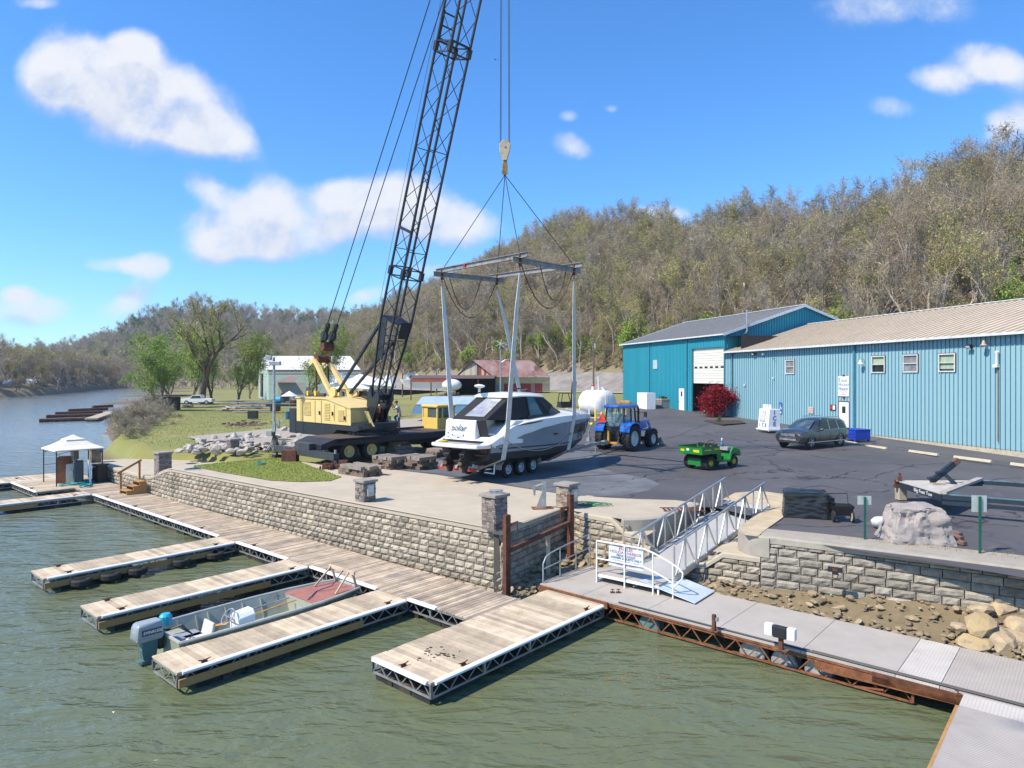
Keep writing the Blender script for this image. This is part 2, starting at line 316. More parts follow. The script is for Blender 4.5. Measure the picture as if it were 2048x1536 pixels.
# water
def water_mat():
    m = bpy.data.materials.new('river_water'); m.use_nodes = True; nt = m.node_tree; N = nt.nodes; L = nt.links; p = N['Principled BSDF']
    p.inputs['Roughness'].default_value = .06; p.inputs['IOR'].default_value = 1.333
    tc = N.new('ShaderNodeTexCoord')
    nz0 = N.new('ShaderNodeTexNoise'); nz0.inputs['Scale'].default_value = .12; nz0.inputs['Detail'].default_value = 4; L.new(tc.outputs['Object'], nz0.inputs[0])
    mx = N.new('ShaderNodeMix'); mx.data_type = 'RGBA'; mx.inputs[6].default_value = (.105,.132,.080,1); mx.inputs[7].default_value = (.120,.130,.058,1); L.new(nz0.outputs[0], mx.inputs[0]); m9 = N.new('ShaderNodeMix'); m9.data_type = 'RGBA'; L.new(mx.outputs[2], m9.inputs[6]); m9.inputs[7].default_value = (.27,.32,.33,1); f9 = N.new('ShaderNodeMapRange'); f9.inputs[1].default_value = 25; f9.inputs[2].default_value = 75; s9 = N.new('ShaderNodeSeparateXYZ'); L.new(tc.outputs['Object'], s9.inputs[0]); L.new(s9.outputs[1], f9.inputs[0]); L.new(f9.outputs[0], m9.inputs[0]); L.new(m9.outputs[2], p.inputs['Base Color'])  # farther water coloured paler, the sky's reflection painted into the base
    last = None; sp = N.new('ShaderNodeSeparateXYZ'); L.new(tc.outputs['Object'], sp.inputs[0]); cal = N.new('ShaderNodeMapRange'); cal.inputs[1].default_value = 14; cal.inputs[2].default_value = 90; cal.inputs[3].default_value = 1; cal.inputs[4].default_value = .5; L.new(sp.outputs[1], cal.inputs[0])
    for sc, st, dist, rot, sx in ((.5, .5, .38, .6, 2.6), (1.9, .55, .10, -.4, 2.2), (7, .35, .022, .9, 1.8)):
        mp = N.new('ShaderNodeMapping'); mp.inputs['Rotation'].default_value = (0, 0, rot); mp.inputs['Scale'].default_value = (1, sx, 1); L.new(tc.outputs['Object'], mp.inputs[0])
        nz = N.new('ShaderNodeTexNoise'); nz.inputs['Scale'].default_value = sc; nz.inputs['Detail'].default_value = 3; nz.inputs['Distortion'].default_value = .8; L.new(mp.outputs[0], nz.inputs[0])
        b = N.new('ShaderNodeBump'); ms_ = N.new('ShaderNodeMath'); ms_.operation = 'MULTIPLY'; ms_.inputs[1].default_value = st; L.new(cal.outputs[0], ms_.inputs[0]); L.new(ms_.outputs[0], b.inputs['Strength']); b.inputs['Distance'].default_value = dist; L.new(nz.outputs[0], b.inputs['Height'])
        if last: L.new(last, b.inputs['Normal'])
        last = b.outputs[0]
    L.new(last, p.inputs['Normal'])
    return m
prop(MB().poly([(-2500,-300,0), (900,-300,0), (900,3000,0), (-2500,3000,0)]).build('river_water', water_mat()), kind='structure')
# hills: a foot line, a mid line and a ridge line lofted into slopes
leaflitter = mat('forest_floor', (.21,.16,.11), .95, var=.2, vs=.06, col2=(.17,.16,.07), bump=.5, bs=2, dirt=(.14,.115,.08), ds=.03)
ballast = mat('railroad_ballast', (.26,.235,.21), .95, var=.2, vs=.4, bump=1, bs=6, dirt=(.17,.14,.10), ds=.3)
def catmull(P, n):
    P = [Ve(p) for p in P]; out = []; k = len(P)
    for i in range(k-1):
        a, b, c, d = P[max(i-1, 0)], P[i], P[i+1], P[min(i+2, k-1)]
        for j in range(n):
            t = j/n; out.append(.5*((2*b)+(c-a)*t+(2*a-5*b+4*c-d)*t*t+(3*b-a-3*c+d)*t**3))
    return out+[P[-1]]
HILLS = {}
def hill(name, foot, ridge, back, power=.85, sub=8, rows=16, rough=2.0, toe=(0,-10,0)):
    A = catmull(foot, sub); B = catmull(ridge, sub); n = len(A); secs = []
    for r in range(rows+1):
        t = r/rows; row = []
        for a, b in zip(A, B):
            p = a.lerp(b, t); z = a.z+(b.z-a.z)*(t**power if t < 1 else 1)
            q = Ve((p.x, p.y, z+(rough*noise.noise(Ve((p.x*.03, p.y*.03, 1)))+.6*noise.noise(Ve((p.x*.12, p.y*.12, 5))))*min(1, t*4)))
            row.append(q)
        secs.append(row)
    HILLS[name] = secs
    pre = [[Ve((a.x+toe[0], a.y+toe[1], -.5+toe[2])) for a in A]]
    if toe[2]:
        o = MB().loft([pre[0], secs[0]], closed=False, cap=False).build('railroad_embankment', ballast, smooth=2); prop(o, kind='structure'); pre = []
    full = pre+secs+[[Ve((b.x+back[0], b.y+back[1], b.z-6)) for b in B]]
    o = MB().loft(full, closed=False, cap=False).build(name, leaflitter, smooth=2)
    return prop(o, kind='structure')
hill('hill_slope', [(90,42,3), (76,60,3.2), (60,82,3.8), (40,112,6.5), (17,140,7.5), (-6,172,7.5), (-38,225,7), (-95,330,6), (-150,420,5)],
     [D(2700,380,110), D(2300,405,125), D(2020,440,150), D(1760,482,178), D(1500,512,210), D(1290,505,255), D(1120,505,310), D(960,590,400), D(800,628,520)], (60, 70), toe=(-5,-9,3.4))
hill('far_hill', [D(1000,752,330), D(820,752,360), D(640,752,420), D(480,752,430), D(330,756,460), D(180,760,520), D(60,762,600), D(-150,762,700)],
     [D(1000,625,560), D(800,643,600), D(650,648,640), D(520,642,680), D(400,622,640), D(290,655,650), D(160,702,720), D(-150,730,800)], (60, 200), power=1.0)
hill('far_bank', [D(340,775,430), D(250,777,400), D(190,780,345), D(150,785,290), D(70,792,235), D(0,796,210), D(-120,805,175), D(-330,820,130), D(-700,850,90)],
     [D(330,752,560), D(250,750,520), D(185,752,450), D(130,752,390), D(60,752,330), D(-20,752,300), D(-170,750,260), D(-400,748,200), D(-900,748,140)], (-60, 60), power=.45, rough=.5, toe=(1,-1.5,0))
# ================= LOT, PAD, LAWN
def sheet(name, pts, mt, off=0, fn=zg, step=2.0, kind='structure'):
    """a flat outline cut into a grid so it follows the ground; the rim keeps the outline"""
    import bmesh
    bm = bmesh.new(); bm.faces.new([bm.verts.new((p[0], p[1], 0)) for p in pts])
    xs_ = [p[0] for p in pts]; ys_ = [p[1] for p in pts]
    for ax, lo, hi in ((0, min(xs_), max(xs_)), (1, min(ys_), max(ys_))):
        v = lo+step
        while v < hi:
            co_ = (v, 0, 0) if ax == 0 else (0, v, 0); no = (1, 0, 0) if ax == 0 else (0, 1, 0)
            bmesh.ops.bisect_plane(bm, geom=bm.verts[:]+bm.edges[:]+bm.faces[:], plane_co=co_, plane_no=no); v += step
    for v in bm.verts: v.co.z = fn(v.co.x, v.co.y)+off
    bmesh.ops.recalc_face_normals(bm, faces=bm.faces)
    me = bpy.data.meshes.new(name); bm.to_mesh(me); bm.free()
    if me.polygons[0].normal.z < 0: me.flip_normals()
    me.materials.append(mt); me.polygons.foreach_set('use_smooth', [True]*len(me.polygons))
    o = bpy.data.objects.new(name, me); C.objects.link(o); return prop(o, kind=kind)
def asphalt_mat():
    m = bpy.data.materials.new('sealed_asphalt'); m.use_nodes = True; nt = m.node_tree; N = nt.nodes; L = nt.links; p = N['Principled BSDF']; p.inputs['Roughness'].default_value = .75
    tc = N.new('ShaderNodeTexCoord'); V = tc.outputs['Object']
    def nz(sc, d=6, dist=0):
        n = N.new('ShaderNodeTexNoise'); n.inputs['Scale'].default_value = sc; n.inputs['Detail'].default_value = d; n.inputs['Distortion'].default_value = dist; L.new(V, n.inputs[0]); return n.outputs[0]
    def mr(x, a, b, c=0, d=1):
        n = N.new('ShaderNodeMapRange'); n.inputs[1].default_value = a; n.inputs[2].default_value = b; n.inputs[3].default_value = c; n.inputs[4].default_value = d; L.new(x, n.inputs[0]); return n.outputs[0]
    def mix(f, a, b):
        n = N.new('ShaderNodeMix'); n.data_type = 'RGBA'; L.new(f, n.inputs[0])
        for i, v in ((6, a), (7, b)):
            if isinstance(v, tuple): n.inputs[i].default_value = (*v, 1)
            else: L.new(v, n.inputs[i])
        return n.outputs[2]
    c = mix(mr(nz(.25, 6), .35, .7), (.062,.058,.060), (.092,.086,.087))
    c = mix(mr(nz(1.6, 8, .5), .60, .75), c, (.13,.125,.125))
    c = mix(mr(nz(60, 2), .5, .8, 0, .5), c, (.16,.155,.15))
    # cracks
    vo = N.new('ShaderNodeTexVoronoi'); vo.feature = 'DISTANCE_TO_EDGE'; vo.inputs['Scale'].default_value = .13
    dn = N.new('ShaderNodeTexNoise'); dn.inputs['Scale'].default_value = 1.1; dn.inputs['Detail'].default_value = 6; L.new(V, dn.inputs[0])
    va = N.new('ShaderNodeVectorMath'); va.operation = 'MULTIPLY_ADD'; L.new(dn.outputs[1], va.inputs[0]); va.inputs[1].default_value = (1.6,1.6,1.6); L.new(V, va.inputs[2]); L.new(va.outputs[0], vo.inputs['Vector'])
    cr = mr(vo.outputs[0], .002, .011, 1, 0)
    gate = mr(nz(.09, 2), .36, .46)
    mm = N.new('ShaderNodeMath'); mm.operation = 'MULTIPLY'; L.new(cr, mm.inputs[0]); L.new(gate, mm.inputs[1])
    c = mix(mm.outputs[0], c, (.022,.02,.02)); L.new(c, p.inputs['Base Color'])
    b = N.new('ShaderNodeBump'); b.inputs['Strength'].default_value = .4; b.inputs['Distance'].default_value = .01; L.new(nz(45, 4), b.inputs['Height']); L.new(b.outputs[0], p.inputs['Normal'])
    return m
lotz = lambda x, y: zg(x, y)
g2 = lambda px, py, z=1.95: tuple(G(px, py, z)[:2])
lot = [g2(690,935), g2(900,915), (-2.6,44), (-1,52), (3,60), (5,66), (9,72), (13,77), (15.2,88), (22.5,67.5), (38,30), (45,12), (30,6), (16.5,9.6), (12.2,14.2), (10.3,16.1), (8.4,17.8), (7.0,19.3), (7.9,21.2), (6.9,23.2), (5.2,23.0),
       (3.3,24.2), (2.0,25.2), (-3.6,30.6)]
sheet('asphalt_lot', lot, asphalt_mat(), .0)
def cracks():  # cracks, plus a painted shadow line beside the parking stops
    b = MB(); r = random.Random(31)
    for ln in (((1235,962),(1275,955),(1310,945),(1330,938),(1368,941)), ((1331,884),(1360,876),(1393,865),(1450,846)), ((1545,928),(1575,940),(1600,945),(1650,955),(1700,952)), ((1510,895),(1600,908),(1700,921),(1790,926),(1845,934)), ((1726,960),(1770,944),(1830,928),(1900,924)), ((1655,955),(1690,946),(1712,938)), ((1180,905),(1230,925),(1290,930),(1340,948)), ((1020,985),(1100,972),(1190,978),(1260,968)), ((1560,975),(1640,968),(1720,985),(1790,978)), ((1700,884),(1850,904),(2000,922),(2100,934)), ((1900,1030),(1960,1045),(2048,1050))):
        P = [G(x, y, 2.0) for x, y in ln]; Q = []
        for a, c in zip(P[:-1], P[1:]):
            for k in range(7): q = a.lerp(c, k/7); Q.append(q+Ve((r.gauss(0,.05), r.gauss(0,.10), 0)))
        L_ = []; R_ = []
        for i, q in enumerate(Q):
            w = r.uniform(.008,.03); d = (Q[min(i+1,len(Q)-1)]-Q[max(i-1,0)]).normalized(); n = Ve((-d.y,d.x,0))*w; z = Ve((0,0,zg(q.x,q.y)+.009-2.0)); L_.append(q+n+z); R_.append(q-n+z)
        b.loft([L_, R_], closed=False, cap=False)
    return prop(b.build('cracks_and_shadow_line', mat('crack_shadow_dark', (.018,.015,.015), .6)), kind='structure')
cracks()
# pale wet concrete strip the trailer stands on
strip_m = mat('worn_concrete_strip', (.15,.157,.16), .7, var=.2, vs=.5, dirt=(.095,.10,.105), ds=.5, dt=.5, bump=.1)
sheet('concrete_strip', [g2(790,941), g2(860,925), g2(905,908), g2(960,893), (1.2,37.6), (2.4,39.3), (3.8,40.2), (5.2,39.4), (5.4,37.4), (4.6,35.6), (4.3,33.4), (4.9,31.5), (5.9,29.9), (6.2,28.2), (5.4,26.6), (4.2,25.4), (2.4,25.3), (.2,27.6), (-3.4,31.4)], strip_m, .006)
# pad (its front rim stands on the block wall)
P0 = G(1005,1062,1.95); P1 = G(1150,1009,1.95)
def padz(x, y):
    t = x*.752-y*.659
    return 1.25+.70*sm(-37.5, -34, t)
pad = [tuple(P0[:2]), tuple(P1[:2]), (3.5,24.3), (2.2,25.4), (-3.45,30.8), (-7.2,33.6), (-11,35.6), (-13.5,38.5), (-13.8,42.0), (-18.5,42.6), (-24.5,42.6), (-26.2,41.5), tuple(T(-44.3,13.95)[:2]), tuple(T(-36.5,13.9)[:2]), tuple(T(-34,13.75)[:2]), tuple(T(-24,14.1)[:2])]
sheet('concrete_pad', pad, concrete, .012, fn=padz, step=1.0)
grass_m = mat('lawn_grass', (.17,.215,.035), .95, var=.2, vs=3, col2=(.23,.25,.05), bump=1, bs=60, dirt=(.26,.25,.08), ds=1.2, dt=.62)
lawn = [g2(385,934), g2(400,925), g2(440,919), g2(520,914), g2(560,914), g2(590,922), g2(640,940), g2(683,955), g2(660,963), g2(600,965), g2(540,962), g2(440,945)]
sheet('lawn', lawn, grass_m, .035, fn=padz, step=.7)
# blades of grass on the lawn and the bank
def blades(name, region, n, h, mt, fn, seed, w=.02):
    random.seed(seed); P = np.array(region); lo = P.min(0); hi = P.max(0); b = MB(); q = np.array([[random.uniform(lo[0], hi[0]), random.uniform(lo[1], hi[1])] for _ in range(n)]); ins, d = pip(q, region)
    for (x, y), i in zip(q, ins):
        if not i: continue
        a = random.uniform(0, 6.28); hh_ = h*random.uniform(.5, 1.2); c, s_ = math.cos(a)*w, math.sin(a)*w; z = fn(x, y)
        b.add([(x-c, y-s_, z-.01), (x+c, y+s_, z-.01), (x+random.uniform(-.5,.5)*h, y+random.uniform(-.5,.5)*h, z+hh_)], [(0,1,2)])
    return prop(b.build(name, mt), 'short bright green grass blades of the lawn' if 'lawn' in name else 'grass and weeds growing on the ground', 'grass', kind='stuff')
lg = leaf('grass_leaf', (.20,.26,.04), (.30,.31,.07), 0)
lg2 = leaf('bank_grass_leaf', (.20,.25,.04), (.32,.31,.09), 0)
blades('lawn_grass', lawn, 16000, .05, lg, lambda x, y: padz(x, y)+.035, 1)
# ================= BLOCK RETAINING WALLS
def block_wall(name, label, pts, zb, ztop, side, mt, bh=.2, bw=(.34,.46), cop=.13, depth=.3, cat='wall', seed=0, cmat=None, copw=.34, zbf=None, vjoint=.02):
    rnd = random.Random(seed); root = thing(name, label, cat, (pts[0][0], pts[0][1], 0)); o0 = Ve((pts[0][0], pts[0][1], 0))
    b = MB(); k = MB(); cp = MB()
    segs = []; L0 = 0
    for a, c in zip(pts[:-1], pts[1:]):
        a = Ve((a[0], a[1], 0)); c = Ve((c[0], c[1], 0)); segs.append((a, c, L0, (c-a).length)); L0 += (c-a).length
    def at(s):
        for a, c, l, d in segs:
            if s <= l+d+1e-6 or (a, c, l, d) == segs[-1]:
                e = (c-a).normalized(); return a+e*(s-l)-o0, e
    row = 0; z = zb; zmax = max(ztop(*p[:2]) for p in pts)
    while z < zmax-cop-.02:
        s = -rnd.uniform(0, .3)
        while s < L0:
            w = rnd.uniform(*bw); s0, s1 = max(0, s), min(L0, s+w); s += w
            if s1-s0 < .08: continue
            p0, e = at(s0+.001); p1, _ = at(s1-.001); mid = (p0+p1)/2+o0; zt = ztop(mid.x, mid.y)-cop
            if z > zt-.04 or (zbf and z+bh < zbf(mid.x, mid.y)): continue
            z1 = min(z+bh, zt); nrm = Ve((e.y, -e.x, 0))*side; g = vjoint/2; bat = nrm*(-.008*row)
            a0 = p0+e*g+bat; a1 = p1-e*g+bat; za, zc = z+.007, z1-.007; vs = []; fs = []
            nx, nz_ = 5, 4
            for i in range(nz_):
                for j in range(nx):
                    u, v = j/(nx-1), i/(nz_-1); edge = min(u, 1-u, v, 1-v) < 1e-3
                    out = 0 if edge else .035+rnd.uniform(-.016, .024)
                    uu = u if edge else .5+(u-.5)*1.35*.93; vv = v if edge else .5+(v-.5)*1.35*.93
                    q = a0.lerp(a1, uu)+nrm*out; vs.append((q.x, q.y, za+(zc-za)*vv))
            for i in range(nz_-1):
                for j in range(nx-1):
                    f = (i*nx+j, i*nx+j+1, (i+1)*nx+j+1, (i+1)*nx+j); fs.append(f if side > 0 else f[::-1])
            n0 = len(vs); ring = [j for j in range(nx)]+[i*nx+nx-1 for i in range(1, nz_)]+[(nz_-1)*nx+j for j in range(nx-2, -1, -1)]+[i*nx for i in range(nz_-2, 0, -1)]
            for i in ring: q = Ve(vs[i])-nrm*.05; vs.append(tuple(q))
            m_ = len(ring)
            for i in range(m_):
                f = (ring[i], n0+i, n0+(i+1) % m_, ring[(i+1) % m_]); fs.append(f if side > 0 else f[::-1])
            b.add(vs, fs)
        z += bh; row += 1
    b.build('block_face', mt, root)
    N_ = max(2, int(L0/.5)); q = []
    for i in range(N_+1):
        p, e = at(L0*i/N_); nrm = Ve((e.y, -e.x, 0))*side; zt = ztop(p.x+o0.x, p.y+o0.y); q.append((p, nrm, zt))
    k.loft([[p-n*.045+Ve((0,0,zb-.6)), p-n*.045-n*.07*(t-zb)/1.8+Ve((0,0,t-cop+.01)), p-n*depth+Ve((0,0,t-cop+.01)), p-n*depth+Ve((0,0,zb-.6))] for p, n, t in q])
    k.build('wall_core', mortar, root)
    cp.loft([[p-n*(.07*(t-zb)/1.8)+n*.05+Ve((0,0,t-cop)), p-n*(.07*(t-zb)/1.8)+n*.05+Ve((0,0,t-.02)), p-n*(.07*(t-zb)/1.8)+n*.03+Ve((0,0,t+.025)), p-n*copw+Ve((0,0,t+.025)), p-n*copw+Ve((0,0,t-cop))] for p, n, t in q])
    cp.build('coping', cmat or concrete2, root, fix=True)
    return root
tp = lambda x, y: 1.95
A0 = T(-34, 13.75); A1 = T(-24, 14.12); A2 = T(-36.6, 13.85); A3 = T(-44.4, 13.95)
block_wall('retaining_wall', 'long stepped block wall under the concrete pad, running beside the wooden walkway', [(A0.x,A0.y), (A1.x,A1.y), (P0.x,P0.y)], .0, tp, 1, block, cmat=concrete, seed=1)
block_wall('retaining_wall', 'low far section of block wall behind the small wooden steps', [(A3.x,A3.y), (A2.x,A2.y), (A0.x-.01,A0.y+.01)], .0, lambda x, y: padz(x, y), 1, block, cmat=concrete, seed=2)
block_wall('retaining_wall', 'shaded end of the block wall between the two rusty steel posts', [(P0.x,P0.y), (P1.x,P1.y), (3.1,25.2)], -.1, lambda x, y: 1.948, 1, block, cmat=concrete, seed=3)
W2 = [(2.25,22.1), (3.41,21.0), (4.54,20.0), (5.9,19.4), (6.9,18.77)]
block_wall('retaining_wall', 'short block wall with a concrete ledge that passes behind the aluminium gangway', [(1.95,22.9)]+W2, .1, lambda x, y: 1.95 if x < 3.45 else 1.6 if x < 4.15 else 1.0 if x < 5.75 else 1.38, 1, block, bh=.2, bw=(.36,.52), cmat=concrete, seed=4, copw=.4)
WR = [(6.9,18.77), (8.4,17.85), (9.96,16.83), (11.8,15.6), (14.5,13.2), (18,8.5), (21,2)]
block_wall('retaining_wall', 'grey block wall with a flat cap stone course facing the grey dock', WR, .2, lambda x, y: 1.98, 1, block2, bh=.215, bw=(.36,.66), cop=.17, cmat=concrete2, seed=5, copw=.55)
# curved concrete wing walls either side of the gangway
def wing(label, pts, z0, z1, th=.28, name='wing_wall'):
    P = catmull([(p[0], p[1], 0) for p in pts], 6); o = P[0].copy(); secs = []
    for i, p in enumerate(P):
        e = (P[min(i+1, len(P)-1)]-P[max(0, i-1)]).normalized(); n = Ve((-e.y, e.x, 0)); q = p-o
        secs.append([q+Ve((0,0,z0)), q+Ve((0,0,z1)), q+n*th+Ve((0,0,z1)), q+n*th+Ve((0,0,z0))])
    b = MB().loft(secs); ob = b.build(name, concrete2, bevel=.02); ob.location = o; return prop(ob, label, 'wall')
wing('curved grey concrete wing wall left of the gangway', [(3.45,20.95), (4.2,21.05), (4.9,21.45), (5.5,22.3), (6.6,23.6)], .9, 1.98)
wing('curved grey concrete wing wall right of the gangway', [(7.1,18.62), (6.72,18.95), (6.58,19.4), (6.7,20.0), (7.2,20.7)], 1.40, 1.97, th=-.24)
gz_ = lambda x, y: .70+max(0, ((x-3.98)*.712+(y-19.25)*.702))/5.99*1.18
sheet('ledge_concrete', [(3.5,21.0), (4.1,20.45), (4.5,21.1), (4.3,21.3)], concrete, .02, fn=lambda x, y: 1.6, step=3)
sheet('ledge_concrete', [(5.8,19.5), (6.85,18.85), (6.75,19.6), (7.1,20.5), (6.6,20.7)], concrete, .02, fn=lambda x, y: 1.36, step=3)
sheet('ramp_concrete', [(4.1,20.4), (4.6,20.05), (5.9,19.5), (6.7,20.6), (7.4,20.9), (8.8,23.0), (7.6,24.2), (6.7,24.2), (5.2,22.4), (4.5,21.3)], concrete, 0, fn=gz_, step=.8)
sheet('apron_concrete', [(2.1,22.35), (3.4,21.15), (4.2,21.2), (4.9,21.6), (5.5,22.5), (6.6,23.8), (5.9,24.4), (4.6,24.6), (3.5,24.9), (2.6,25.3), (1.6,24)], concrete, .02, fn=lambda x, y: 1.95, step=3)
sandy = mat('sandy_concrete', (.52,.42,.27), .9, var=.15, vs=2, bump=.3)
sheet('sandy_strip', [g2(*q) for q in ((1445,1000),(1470,987),(1520,983),(1570,990),(1600,1003),(1575,1030),(1530,1062),(1515,1075),(1490,1072),(1478,1058),(1500,1040),(1540,1015),(1500,1008),(1465,1006))], sandy, .03, fn=lambda x, y: 1.95, step=3)
gravel = mat('gravel', (.42,.37,.30), .95, var=.3, vs=40, bump=1, bs=50, col2=(.24,.21,.17))
sheet('gravel_strip', [(6.95,19.15), (8.6,18.15), (10.1,17.15), (12,15.9), (14.7,13.5), (18.4,8.7), (19.6,9.3), (15.6,14.4), (12.6,16.9), (10.6,18.1), (8.7,19.2), (7.5,19.8)], gravel, .018, fn=lambda x, y: 1.95, step=3)
blades('edge_weeds', [(8.9,18.6), (10.3,17.8), (12.2,16.6), (15,14.1), (15.6,14.6), (12.6,17), (10.6,18.1), (9.2,18.9)], 3500, .05, lg2, lambda x, y: 1.97, 7, .012)
# stone pillars
stone_l = mat('ledge_stone', (.36,.29,.22), .9, var=.2, vs=5, bump=.5, island=.45)
stone_g = mat('ledge_stone_grey', (.29,.24,.215), .9, var=.2, vs=5, bump=.5, island=.45)
capm = mat('cap_stone', (.32,.29,.25), .85, var=.15, bump=.3)
pboxm = mat('meter_box_grey', (.42,.46,.44), .4, .3)
def pillar(x, y, z, h, label, mt=stone_l, w=.52, rz=UH, box=None, seed=0):
    r = random.Random(seed); t = thing('stone_pillar', label, 'pillar', (x, y, z), rz, 'stone pillars along the pad'); b = MB()
    zz = 0; hh_ = h-.1
    while zz < hh_-.01:
        dz = min(r.uniform(.035, .075), hh_-zz)
        for s in range(4):
            a = s*math.pi/2; c, sn = math.cos(a), math.sin(a); u = -w/2
            while u < w/2-.01:
                l = min(r.uniform(.12, .3), w/2-u); o = r.uniform(0, .03); cx = w/2-.05+o/2; cy = u+l/2
                b.box((c*cx-sn*cy, sn*cx+c*cy, zz+dz/2), (.1+o, l-.008, dz-.006), rz=a); u += l
        zz += dz
    b.box((0,0,hh_/2), (w-.12, w-.12, hh_)); b.build('stone_shaft', mt, t)
    MB().box((0,0,h-.05), (w+.14, w+.14, .09)).build('cap', capm, t, bevel=.012)
    if box == 'meter':
        m = MB().box((w/2+.06, -.02, h*.55), (.1, .26, .42)).build('meter_box', pboxm, t, bevel=.01)
        MB().box((w/2+.115, -.02, h*.6), (.01, .18, .22)).build('meter_window', mat('box_window', (.55,.58,.56), .3), m)
    return t
def pil(px, py, z, top, label, **k):
    p = G(px, py, z); Y = p.y+.3; return pillar(p.x*(Y/p.y), Y, z, CZ-(top-HY)/F*Y-z, label, **k)
pil(190,926,1.26,895,'stone pillar behind the canopy, farthest one at the river end of the pad', seed=1)
pil(326,958,1.27,903,'tall stone pillar standing where the block wall steps down', mt=stone_g, seed=2, w=.6)
pil(466,904,1.95,877,'small stone pillar standing beside the heap of riprap', seed=3, mt=stone_g)
pil(731,1006,1.95,958,'stone pillar with a meter box, alone at the middle of the pad edge', seed=4, mt=stone_g, box='meter', w=.5)
pil(989,1062,1.95,986,'stone pillar at the pad corner with metal cleats on its cap', seed=5, mt=stone_g)
pil(1134,1020,1.95,965,'stone pillar with a meter box beside the green hose', seed=6, box='meter')
pp = G(989,1062,1.95); k_ = (pp.y+.3)/pp.y
b = MB(); b.box((0,0,.05), (.1,.1,.1)); b.tube((-.16,0,.09), (.16,0,.09), .045, 8); b.box((.2,0,.09), (.1,.14,.06))
o = b.build('cap_cleat', galv); o.location = (pp.x*k_, pp.y+.3, 2.98); prop(o, 'grey metal cleat fixed on the corner pillar cap', 'cleat')
b = MB(); b.box((0,0,.07), (.24,.2,.14)); b.box((0,-.1,.08), (.1,.02,.06), m=1)
pq = G(190,926,1.26); o = b.build('flood_light', [black, white]); o.location = (pq.x*1.01, pq.y+.3, 2.18); prop(o, 'small black flood light on the farthest pillar', 'light')
# rusty post frame against the end wall
r_ = thing('mooring_post_frame', 'two rusty steel posts joined by a rusty beam across the end wall', 'post frame', (-.15,19.3,0))
q1 = Ve((0,0,0)); q2 = G(1141,1125,.45)-Ve((-.15,19.3,.45)); q2.z = 0
MB().box((0,0,1.18), (.17,.17,2.6), rz=.6).build('post', rust, r_, bevel=.01)
MB().box((q2.x,q2.y,1.4), (.17,.17,2.5), rz=.6).build('post', rust, r_, bevel=.01)
MB().beam((0,0,1.42), (q2.x,q2.y,1.75), .1, .12).build('cross_beam', rust, r_)
b = MB(); b.beam((0,0,2.15), (.3,.02,2.25), .07); b.tube((.3,0,2.3), (.3,0,1.95), .025, 6); b.build('hinge_arm', rust, r_); b = MB(); b.beam((q2.x,q2.y,2.25), (q2.x-.32,q2.y-.1,2.2), .07); b.tube((q2.x-.32,q2.y-.1,2.25), (q2.x-.32,q2.y-.1,1.8), .025, 6)
b.build('hinge_arm', rust, r_)
MB().box((q2.x*.62,q2.y*.62,.75), (.13,.13,1.6)).build('timber_stub', wood2, r_)
